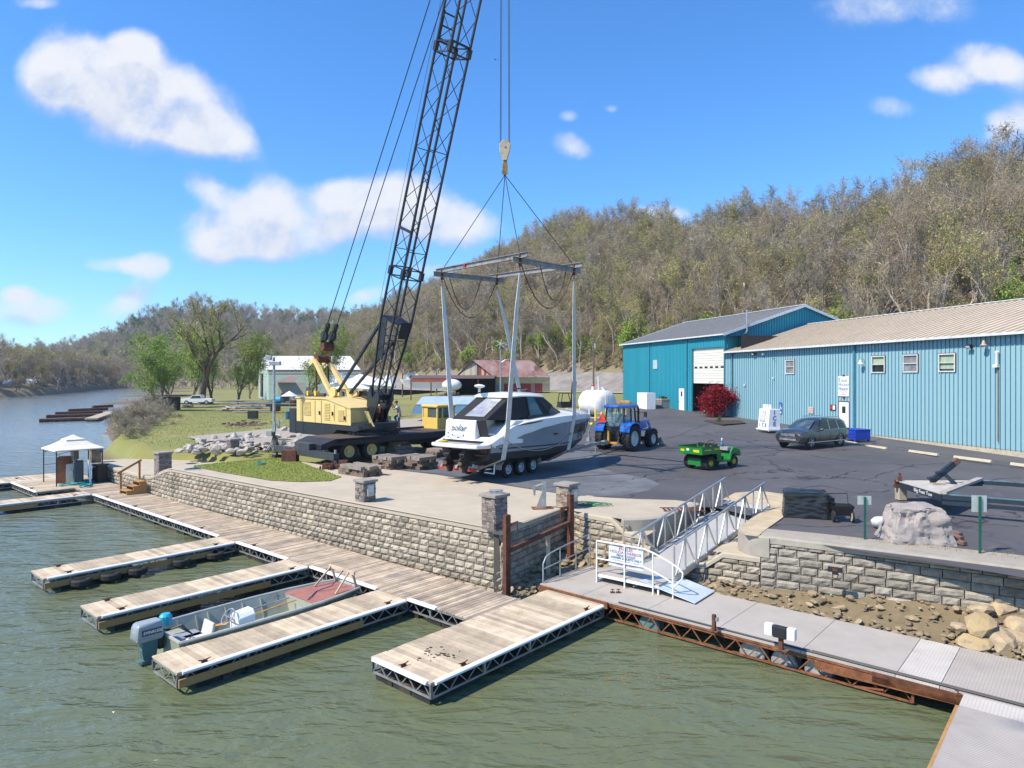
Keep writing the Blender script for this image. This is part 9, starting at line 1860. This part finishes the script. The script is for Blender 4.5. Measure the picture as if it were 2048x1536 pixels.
b = MB(); b.add([(g1.x,g1.y-.1,ze_-.05),(e1.x,e1.y-.1,ze_-.05),(e1.x,e1.y-.1,ze_-.9),(g1.x,g1.y-.1,ze_-.9)], [(0,1,2,3)]); b.build('eave_band', mat('band_tan',(.42,.39,.35),.6), ab); b = MB(); q = g0.lerp(g1,.45)-Ve((.15,.15,0)); b.box((q.x,q.y,az+3.3), (.3,1.2,5.5)); b.build('tall_door', mat('door_brown',(.22,.17,.14),.7), ab)
sh_ = thing('shed', 'small low shed with a brown lean-to roof in front of the pale barn', 'shed', (0,0,0)); Y_ = 140; b = MB(); b.add([(XA(556,Y_),Y_,1.4),(XA(612,Y_),Y_,1.4),(XA(612,Y_),Y_,ZA(765,Y_)),(XA(556,Y_),Y_,ZA(765,Y_))], [(0,1,2,3)]); b.box((XA(584,Y_),Y_+2,2.9), (5.6,3.9,3.0)); b.build('wall', mat('shed_tan',(.42,.40,.34),.7), sh_)
b = MB(); b.add([(XA(549,Y_),Y_-1,ZA(765,Y_)),(XA(590,Y_),Y_-1,ZA(765,Y_)),(XA(590,Y_),Y_+4,ZA(752,Y_)),(XA(566,Y_),Y_+4,ZA(752,Y_))], [(0,1,2,3)]); b.build('roof', mat('shed_roof_brown2',(.24,.17,.14),.8), sh_); b = MB(); b.box((XA(567,Y_),Y_-.1,2.2), (.9,.1,1.9)); b.box((XA(575,Y_),Y_-.1,2.2), (.7,.1,1.6)); b.build('door', black, sh_)
# shrink wrapped boats, cabin boat, blue covers
sw = mat('shrink_wrap', (.80,.80,.80), .45, var=.05, bump=.3, bs=1.5)
def wrapped(label, px0, px1, ytop, ybot, Y, peak=.35, extra=None, mt=sw, cat='boat', grp='shrink wrapped boats in the yard', name='wrapped_boat', blunt=.2):
    X0, X1 = XA(px0,Y), XA(px1,Y); zt_, zb_ = ZA(ytop,Y), ZA(ybot,Y); L_ = X1-X0; t = thing(name, label, cat, (X0,Y,0), 0, grp); b = MB(); rows = []; Wd = min(2.6, L_*.35)
    for i in range(11):
        u = i/10; h_ = zb_+(zt_-zb_)*(1-abs(u-peak)/(peak if u < peak else 1-peak)*.62)**1.0; w_ = Wd*(min(1, .25+u*3) if u < .3 else min(1,.35+(1-u)*2.2)); zk = zb_+.15*(u-.3)**2*3
        rows.append([Ve((u*L_,-w_*.3,zk)), Ve((u*L_,-w_*.5,zk+(h_-zk)*.38)), Ve((u*L_,-w_*.28,zk+(h_-zk)*.8)), Ve((u*L_,0,h_)), Ve((u*L_,w_*.28,zk+(h_-zk)*.8)), Ve((u*L_,w_*.5,zk+(h_-zk)*.38)), Ve((u*L_,w_*.3,zk))])
    b.loft(rows); b.build('wrapping', mt, t); b = MB()
    for u in (.25,.5,.75): b.box((u*L_,0,(zb_+zg(X0,Y))/2-.1), (.25,1.2,max(.3,zb_-zg(X0,Y)+.3)))
    b.build('boat_stand', crib, t)
    return t
wrapped('large white wrapped boat with a small blue patch, behind the crane gantry', 652, 720, 742, 778, 118, .35)
wrapped('longest white wrapped boat, tapering to the right behind the crane', 690, 790, 747, 779, 112, .28)
wrapped('low white wrapped boat in front of the two larger ones', 668, 740, 763, 783, 108, .55)
wrapped('narrow upright wrapped boat standing alone by the red beamed shed', 762, 792, 746, 778, 116, .5)
loose('blue_tarp', 'small blue tarp patch on the largest wrapped boat', 'tarp', lambda b: b.prism([at(672,749,115.5),at(686,748,115.5),at(684,758,115.5),at(671,758,115.5)],(0,.05,0)), mat('tarp_blue',(.02,.12,.40),.6), I4)
t_ = thing('cabin_boat', 'white cabin boat on stands behind the open shed', 'boat', (0,0,0)); Y_ = 122; b = MB(); 
rows = [[Ve((XA(px,Y_),Y_-w_,ZA(yt,Y_))), Ve((XA(px+4*(px<830),Y_),Y_-w_*.5,ZA(yb_,Y_))), Ve((XA(px+4*(px<830),Y_),Y_+w_*.5,ZA(yb_,Y_))), Ve((XA(px,Y_),Y_+w_,ZA(yt,Y_)))] for px, yt, yb_, w_ in ((799,758,763,.1),(806,758,773,.8),(820,760,776,1.2),(850,762,777,1.3),(882,763,777,1.3))]; b.loft(rows); b.build('hull', wpaint, t_)
b = MB(); b.prism([at(812,759,Y_-.8),at(842,760,Y_-.8),at(836,748,Y_-.8),at(815,748,Y_-.8)], (0,1.8,0)); b.build('cabin', wpaint, t_); b = MB(); b.prism([at(812,749,Y_-1),at(828,749,Y_-1),at(828,746.5,Y_-1),at(813,746,Y_-1)], (0,2.2,0)); b.build('blue_top', mat('top_blue',(.15,.30,.50),.5), t_); b = MB(); b.prism([at(818,757,Y_-.85),at(828,757,Y_-.85),at(826,751,Y_-.85),at(820,751,Y_-.85)], (0,.02,0)); b.build('cabin_window', dkglass, t_)
# long covered pontoon boat just behind the cab
lb_ = mat('cover_pale_blue', (.42,.52,.58), .4, .2, var=.1, vs=1); lbd = mat('cover_side_blue', (.10,.22,.32), .5, var=.1); Yc = 62
t_ = thing('covered_boat', 'long boat under a pale blue cover behind the yellow driver cab', 'boat', (0,0,0)); X0, X1 = XA(828,Yc), XA(955,Yc); zt_, zb_ = ZA(793,Yc), ZA(826,Yc); b = MB()
b.loft([[Ve((X0-.1+.5*(k),Yc-1.4+k*.2,zb_+(zt_-zb_)*k*.55+0)), Ve((X1,Yc-1.4+k*.2,zb_+(zt_-zb_)*k*.55))] for k in (0,.5,1)], closed=False, cap=False); b.build('boat_side', lbd, t_)
b = MB(); b.loft([[Ve((X0+.35+h*.6,Yc-1.25+2.4*h,zb_+(zt_-zb_)*(.55+.45*min(1,h*1.6)))), Ve((X1,Yc-1.25+2.4*h,zb_+(zt_-zb_)*(.55+.45*min(1,h*1.6))))] for h in (0,.15,.35,.6,1)], closed=False, cap=False)
b.poly([Ve((X0-.1,Yc-1.4,zb_)), Ve((X0+.35,Yc-1.2,zb_+(zt_-zb_)*.55)), Ve((X0+.95,Yc+1.15,zt_)), Ve((X0+.3,Yc+1.2,zb_))]); b.build('boat_cover', lb_, t_)
rd2 = mat('red_hull', (.42,.02,.03), .35, coat=.3)
for px0, px1, py, Y_, lb in ((795,838,836,52,'long red hull lying behind the person on the crane'), (825,860,832,56,'brighter red hull partly behind the yellow cab')):
    a, c = G(px0,py,2.3), G(px1,py-1,2.3); b = MB(); e = (c-a); o_ = a.copy()
    b.loft([[e*u+Ve((0,-.45*w_,.45)), e*u+Ve((0,-.25*w_,.05)), e*u+Ve((0,.25*w_,.05)), e*u+Ve((0,.45*w_,.45))] for u, w_ in ((0,.5),(.1,.9),(.5,1),(.9,.9),(1,.5))]); o = b.build('red_canoe', rd2); o.location = o_+Ve((0,0,-.25)); prop(o, lb, 'boat', 'red hulls in the yard')
t_ = thing('red_mower', 'small red ride-on mower beside the shed posts', 'mower', gat(748,98)); b = MB(); b.prism([(-.9,-.4,.3),(.1,-.4,.3),(.2,-.4,.9),(-.6,-.4,1.1),(-.9,-.4,.8)], (0,.8,0)); b.build('mower_body', red, t_); b = MB(); b.box((.7,0,.7), (1.6,.9,.9)); b.beam((.2,0,1.1), (.2,0,1.9), .06); b.beam((1.3,0,1.1), (1.3,0,1.9), .06); b.beam((.1,0,1.9), (1.5,0,1.9), .06); b.build('mower_frame', rust, t_)
for x_ in (-.6,.9): b = MB(); b.lathe([(.35,-.5),(.35,.5)], (x_,0,.35), 14, 'y'); b.build('wheel', rubber, t_)
t_ = thing('yard_tank', 'white rounded tank on timber cribbing by the open shed', 'tank', gat(904,96)); b = MB(); b.ell((0,0,1.9), (1.4,1,.85), 14, 8); b.build('tank_shell', tkm, t_, smooth=True); b = MB()
for i in range(5): b.box((-.9+.45*i,0,.75), (.3,1.2,.2)); b.box((0,-.4+.2*i,.35), (2.4,.15,.4))
b.build('crib', crib, t_)
# poles and wires
upole = mat('pole_wood', (.16,.12,.095), .95)
def pole(px, Y, ytop, label, cross=True): 
    p = gat(px, Y); h_ = ZA(ytop,Y)-p.z; t = thing('utility_pole', label, 'utility pole', p, 0, 'utility poles'); MB().tube((0,0,0), (0,0,h_), .17, 8, r2=.11).build('pole', upole, t)
    b = MB(); b.beam((-1.1,0,h_-.6), (1.1,0,h_-.6), .12, .14); b.build('crossarm', upole, t); b = MB(); b.lathe([(.22,0),(.22,.8)], (.3,-.2,h_-1.9), 10); b.build('transformer', galv, t); return p+Ve((0,0,h_-.5))
p1 = pole(1187,118,674,'utility pole left of the teal building, in front of the hillside'); p2 = pole(873,135,728,'utility pole behind the open shed'); p3 = pole(805,150,728,'thin utility pole behind the crane boom foot')
t_ = thing('sign_mast', 'grey mast with a white star and pink flag before the red barn', 'mast', gat(1001,100)); h_ = ZA(683,100)-t_.location.z; MB().tube((0,0,0), (0,0,h_), .12, 8, r2=.08).build('mast_pole', galv, t_); b = MB()
for k in range(3): a = k*1.047+.3; b.beam((-.75*math.cos(a),-.2,h_-.4-.75*math.sin(a)), (.75*math.cos(a),-.2,h_-.4+.75*math.sin(a)), .16, .05)
b.build('star_blade', wpaint, t_); b = MB(); b.prism([(.3,0,h_-.1),(1.0,0,h_-.4),(1.0,0,h_-1.4),(.35,0,h_-.9)], (0,.03,0)); b.build('flag', mat('flag_pink',(.62,.38,.36),.8), t_); b = MB(); b.pipe([(0,0,h_-3.2),(.7,0,h_-2.7),(1.4,0,h_-2.6)], .05, 6); b.box((1.5,0,h_-2.62), (.5,.2,.12)); b.build('lamp_arm', galv, t_)
def wire(a, c, sag, r_=.03):
    b = MB(); b.pipe([a.lerp(c, k/10)-Ve((0,0,sag*4*(k/10)*(1-k/10))) for k in range(11)], r_, 4, caps=False); return b
wr_ = mat('power_wire', (.03,.03,.03), .6)
for a, c, s_, lb in ((p1,p2,2.2,'power wire sagging from the pole by the teal building to the shed pole'), (p1+Ve((.9,0,-.2)),p2+Ve((.9,0,-.2)),2.6,'lower power wire beside the first one'), (p2,p3,1.0,'power wire between the two left poles'), (p1,Ve((13.5,92,10.2)),.8,'service wire from the pole to the teal building'), (p3,at(560,742,170),1.5,'faint wire running left above the pale barn'), (p1-Ve((0,0,2.5)),p2-Ve((0,0,2.0)),3.0,'thick cable bundle under the power wires')):
    prop(wire(a, c, s_, .05 if 'thick' in lb else .028).build('power_wire', wr_), lb, 'wire', 'overhead wires')
# timber shelter, pickup, stacked lumber, drums on the grass point
sx = thing('timber_shelter', 'flat roofed dark timber shelter on stub posts by the leaning tree', 'shelter', (0,0,0)); Y_ = 100; b = MB(); b.prism([at(284,790,Y_),at(362,790,Y_),at(366,793,Y_-1),at(281,793,Y_-1)], (0,3,0)); b.build('shelter_roof', mat('shelter_wood',(.20,.14,.10),.9,var=.2), sx)
for px in (298,316,333,347):
    b = MB(); z_ = zg(XA(px,Y_),Y_); b.box((XA(px,Y_),Y_+.5,(ZA(794,Y_)+z_)/2), (1.1,1.0,ZA(794,Y_)-z_)); b.build('stub_post', mat('stub_dark',(.06,.045,.04),.9), sx)
pk = thing('pickup_truck', 'white pickup truck parked beyond the shelter on the grass point', 'pickup truck', gat(397,128), math.pi+.1); b = MB(); b.prism([(-2.7,-.95,.45),(2.8,-.95,.45),(2.85,-.95,.95),(2.6,-.95,1.1),(1.4,-.95,1.15),(.8,-.95,1.75),(-.7,-.95,1.8),(-.9,-.95,1.12),(-2.75,-.95,1.1)], (0,1.9,0)); b.build('body', wpaint, pk, bevel=.05)
for s_ in (-1,1): b = MB(); b.prism([(1.2,s_*.96,1.17),(.75,s_*.96,1.68),(-.6,s_*.96,1.7),(-.75,s_*.96,1.17)], (0,s_*.01,0)); b.build('side_window', dkglass, pk)
for x_ in (-1.75,1.85):
    for s_ in (-1,1): b = MB(); b.lathe([(.4,-.13),(.4,.13)], (x_,s_*.85,.4), 18, 'y'); wl = b.build('wheel', rubber, pk); b = MB(); b.lathe([(.24,-.14),(.24,.14)], (x_,s_*.85,.4), 14, 'y'); b.build('rim', galv, wl)
ss = thing('lumber_stack', 'wide stack of grey blue panels lying on the grass beyond the lawn', 'stack', gat(512,92)); b = MB(); r = random.Random(9)
for i in range(6): b.box((r.uniform(-.2,.2),0,.15+.3*i), (6.0+r.uniform(-.5,.5),1.6,.1), m=i%2); b.box((-2+4*(i%2),0,.3+.3*i-.15), (.3,1.5,.18), m=1)
b.build('stacked_panels', [mat('panel_bluegrey',(.34,.40,.42),.7), wood2], ss)
b = MB(); b.lathe([(.45,-.6),(.48,-.55),(.48,.55),(.45,.6)], (0,0,.5), 16, 'x'); o = b.build('drum', mat('drum_blue',(.02,.30,.48),.4)); p = gat(554,90); o.location = p+Ve((0,0,1.2)); prop(o, 'bright blue drum lying on the stacked trailer', 'drum'); 
t_ = thing('flat_trailer', 'low dark flat trailer loaded with red steel behind the light pole', 'trailer', gat(575,90)); b = MB(); b.box((0,0,.9), (5.2,1.6,.25)); b.box((-1.6,0,.45), (.8,1.7,.7)); b.build('trailer_bed', black, t_); MB().box((1.8,-.1,1.35), (2.6,1.2,.45)).build('steel_load', rust, t_)
b = MB(); b.lathe([(.30,0),(.31,.05),(.30,.3),(.31,.32),(.30,.6),(.31,.85),(.30,.9)], (0,0,0), 14); o = b.build('drum', mat('drum_navy',(.015,.10,.18),.4)); o.location = G(577,840,1.95); prop(o, 'dark teal drum standing behind the crane counterweight', 'drum')
loose('blue_board', 'pale blue board lying on the ground under the dark drum', 'board', lambda b: b.box((0,0,.05),(1.7,.8,.06)), mat('pale_blue_board',(.30,.42,.52),.6), Matrix.Translation(G(572,843,1.97)))
b = MB(); b.box((0,0,.4), (.9,.7,.8)); o = b.build('fire_pit_box', black); o.location = gat(506,72); prop(o, 'small black box on the grass among the brick rubble', 'box')
r = random.Random(12); b = MB()
for i in range(150): q = G(r.gauss(505,32), r.gauss(852,3.4), 1.95); b.box(q+Ve((0,0,.05)), (r.uniform(.15,.5),r.uniform(.1,.3),r.uniform(.08,.25)), rz=r.uniform(0,3))
prop(b.build('brick_rubble', mat('rubble_brown',(.24,.15,.11),.9,var=.3,island=.4)), 'brown brick and timber rubble spread on the grass', 'rubble', kind='stuff')
r = random.Random(13)
for i, (px, py, s_, lb) in enumerate(((444,815,1.0,'grey scrap heap under the tallest tree'),(462,812,.9,'dark log end beside the tree trunks'),(500,822,1.0,'rusty beam pile in front of the stacked panels'),(371,815,.8,'dark log beside the timber shelter'))):
    b = MB()
    for k in range(6): b.tube((r.uniform(-1,1),r.uniform(-.3,.3),.1+.1*k), (r.uniform(-1,1)+1.2,r.uniform(-.3,.3),.1+.08*k), r.uniform(.08,.18), 6)
    o = b.build('log_pile', upole if i else galv); o.location = gat(px, 95+5*i); prop(o, lb, 'log pile')
t_ = thing('patio_umbrella', 'small white patio umbrella on the grass behind the crane', 'umbrella', gat(579,88)); b = MB(); b.lathe([(1.15,2.1),(.05,2.75)], (0,0,0), 8); b.build('umbrella_top', wpaint, t_); MB().tube((0,0,0), (0,0,2.7), .04, 6).build('pole', galv, t_)
loose('blue_cover', 'long blue covered boat beyond the golden tree', 'boat', lambda b: b.loft([[at(px,py0,150),at(px,py1,150),at(px,py1,152),at(px,py0,152)] for px,py0,py1 in ((478,776,770),(484,777,767),(505,777,765),(524,776,768),(529,775,771))]), mat('cover_deep_blue',(.05,.20,.38),.5), I4)
loose('flag_pole', 'thin white flag pole left of the pale barn', 'pole', lambda b: b.tube(gat(488,140),at(488,730,140),.1,6), wpaint, I4)
# old docks in the river
od = mat('old_dock_brown', (.26,.12,.075), .85, var=.25, dirt=(.13,.07,.05), ds=1)
for i, (px0, py0, px1, py1, w_, lb) in enumerate(((78,839,175,836,.9,'nearest rusty brown float of the old river dock'), (92,831,190,828,.7,'second rusty brown float from the near end of the old river dock'), (110,825,205,822,.6,'third rusty brown float of the old river dock'), (136,819,215,816,.6,'fourth and farthest long float of the old river dock'), (185,812,225,810,.6,'short far float of the old river dock'), (182,838,224,824,1.6,'tan walkway joining the floats of the old river dock'))):
    a, c = G(px0,py0,.4), G(px1,py1,.4); b = MB(); b.beam(Ve((0,0,0)), c-a, w_, .22); b.beam(Ve((0,0,-.25)), c-a-Ve((0,0,.25)), w_*.7, .3, m=1); o = b.build('old_dock', [od if i < 5 else wood2, float_b]); o.location = a; prop(o, lb, 'dock', 'old docks in the river')
# far bank houses seen through the trees, road behind the lot
for i, (px, Y, w_, h_, lb) in enumerate(((8,225,9,3,'white trailer home half hidden by the far bank trees, leftmost'), (62,250,10,3.2,'white roofed house among the far bank trees'), (120,290,9,3.4,'pale house low in the far bank trees, rightmost'))):
    t_ = thing('house', lb, 'house', (XA(px,Y+15),Y+15,1.0), .3, 'houses on the far bank'); MB().box((0,0,h_/2), (w_,5,h_)).build('wall', wpaint, t_); b = MB(); b.prism([(-w_/2-.3,-2.8,h_),(-w_/2-.3,2.8,h_),(-w_/2-.3,0,h_+1.6)], (w_+.6,0,0)); b.build('roof', mat('house_roof_grey',(.45,.47,.52),.6), t_); b = MB(); b.box((-1,-2.52,1.6), (1.2,.04,1)); b.box((2,-2.52,1.6), (1.2,.04,1)); b.build('window', dkglass, t_)
road = mat('pale_road', (.44,.41,.36), .9, var=.1)
sheet('back_road', [(-14,121),(40,100),(48,99),(48,104),(36,107),(-14,126)], road, .10, step=4); sheet('yard_track', [(-70,135),(-30,122),(-14,119),(-14,123),(-30,127),(-70,140)], road, .14, step=4)
sheet('yard_gravel', [(-13.4,42.4),(-8,44),(-2.5,44.5),(-1,52),(3,60),(5.2,66),(-3,68),(-12,62),(-20,56),(-24,50),(-19,43)], gravel, -.02, step=3)
# wall box on the right wall, boom hoses, rope on the mud
t_ = thing('wall_box', 'black electrical box with red markings mounted on the grey block wall', 'electrical box', G(1671,1139,1.95)*0+D(1671,1138,17.35), -.55); b = MB(); b.box((0,-.08,0), (.34,.08,.12)); b.box((0,-.08,-.09), (.14,.07,.06)); b.build('box_body', black, t_); MB().box((0,-.125,.01), (.12,.01,.07)).build('red_label', rust, t_); b = MB(); b.pipe([(-.05,-.08,-.1),(-.06,-.1,-.2),(.04,-.1,-.22),(.08,-.08,-.1)], .012, 5); b.build('cable', black, t_)
loose('hanging_pipe', 'thin pinkish hose hanging down the grey block wall', 'hose', lambda b: b.pipe([D(1780,1115,16.75),D(1779,1150,16.6),D(1776,1200,16.3),D(1770,1255,15.9),D(1772,1268,15.3)],.02,6), mat('pink_hose',(.42,.27,.24),.6), I4)
loose('short_pipe', 'short white pipe lying on the shore stones', 'pipe', lambda b: b.tube(G(1750,1245,.55),G(1790,1257,.5),.045,8), wpaint, I4)
loose('short_pipe', 'small white fitting at the dock end of the pink hose', 'pipe', lambda b: b.box(G(1775,1266,.55),(.12,.1,.06)), wpaint, I4)
loose('driftwood', 'long thin piece of driftwood on the shore stones', 'driftwood', lambda b: b.pipe([G(1700,1210,.75),G(1745,1220,.7),G(1785,1243,.6)],[.02,.035,.015],6), mat('driftwood_tan',(.34,.25,.16),.9), I4)
loose('rusty_rods', 'rusty rods lying between the boulders and the dock', 'rods', lambda b: (b.tube(G(1930,1300,.55),G(1990,1315,.55),.02,5), b.tube(G(1945,1296,.55),G(2040,1330,.56),.02,5)), rust, I4)
# bird in the sky
b = MB(); b.add([(-.5,0,.15),(0,.1,0),(0,-.12,0),(.5,0,-.12),(0,.3,-.02),(0,-.3,0)], [(0,1,2),(3,2,1),(4,1,2),(5,2,1)]); b.ell((0,0,0), (.08,.3,.07), 8, 6); o = b.build('bird', black); o.location = D(991,119,70); o.scale = (.55,.55,.55); prop(o, 'small dark bird flying beside the hoist ropes', 'bird')
# ================= AIR
hm = bpy.data.materials.new('air'); hm.use_nodes = True; nt = hm.node_tree; nt.nodes.remove(nt.nodes['Principled BSDF'])
pv = nt.nodes.new('ShaderNodeVolumePrincipled'); pv.inputs['Color'].default_value = (.78,.86,1,1); pv.inputs['Density'].default_value = .00018; nt.links.new(pv.outputs[0], nt.nodes['Material Output'].inputs['Volume'])
prop(MB().box((-200,600,69), (2600,1700,144)).build('haze', hm), kind='stuff')
S.cycles.volume_bounces = 0; S.cycles.volume_step_rate = 4
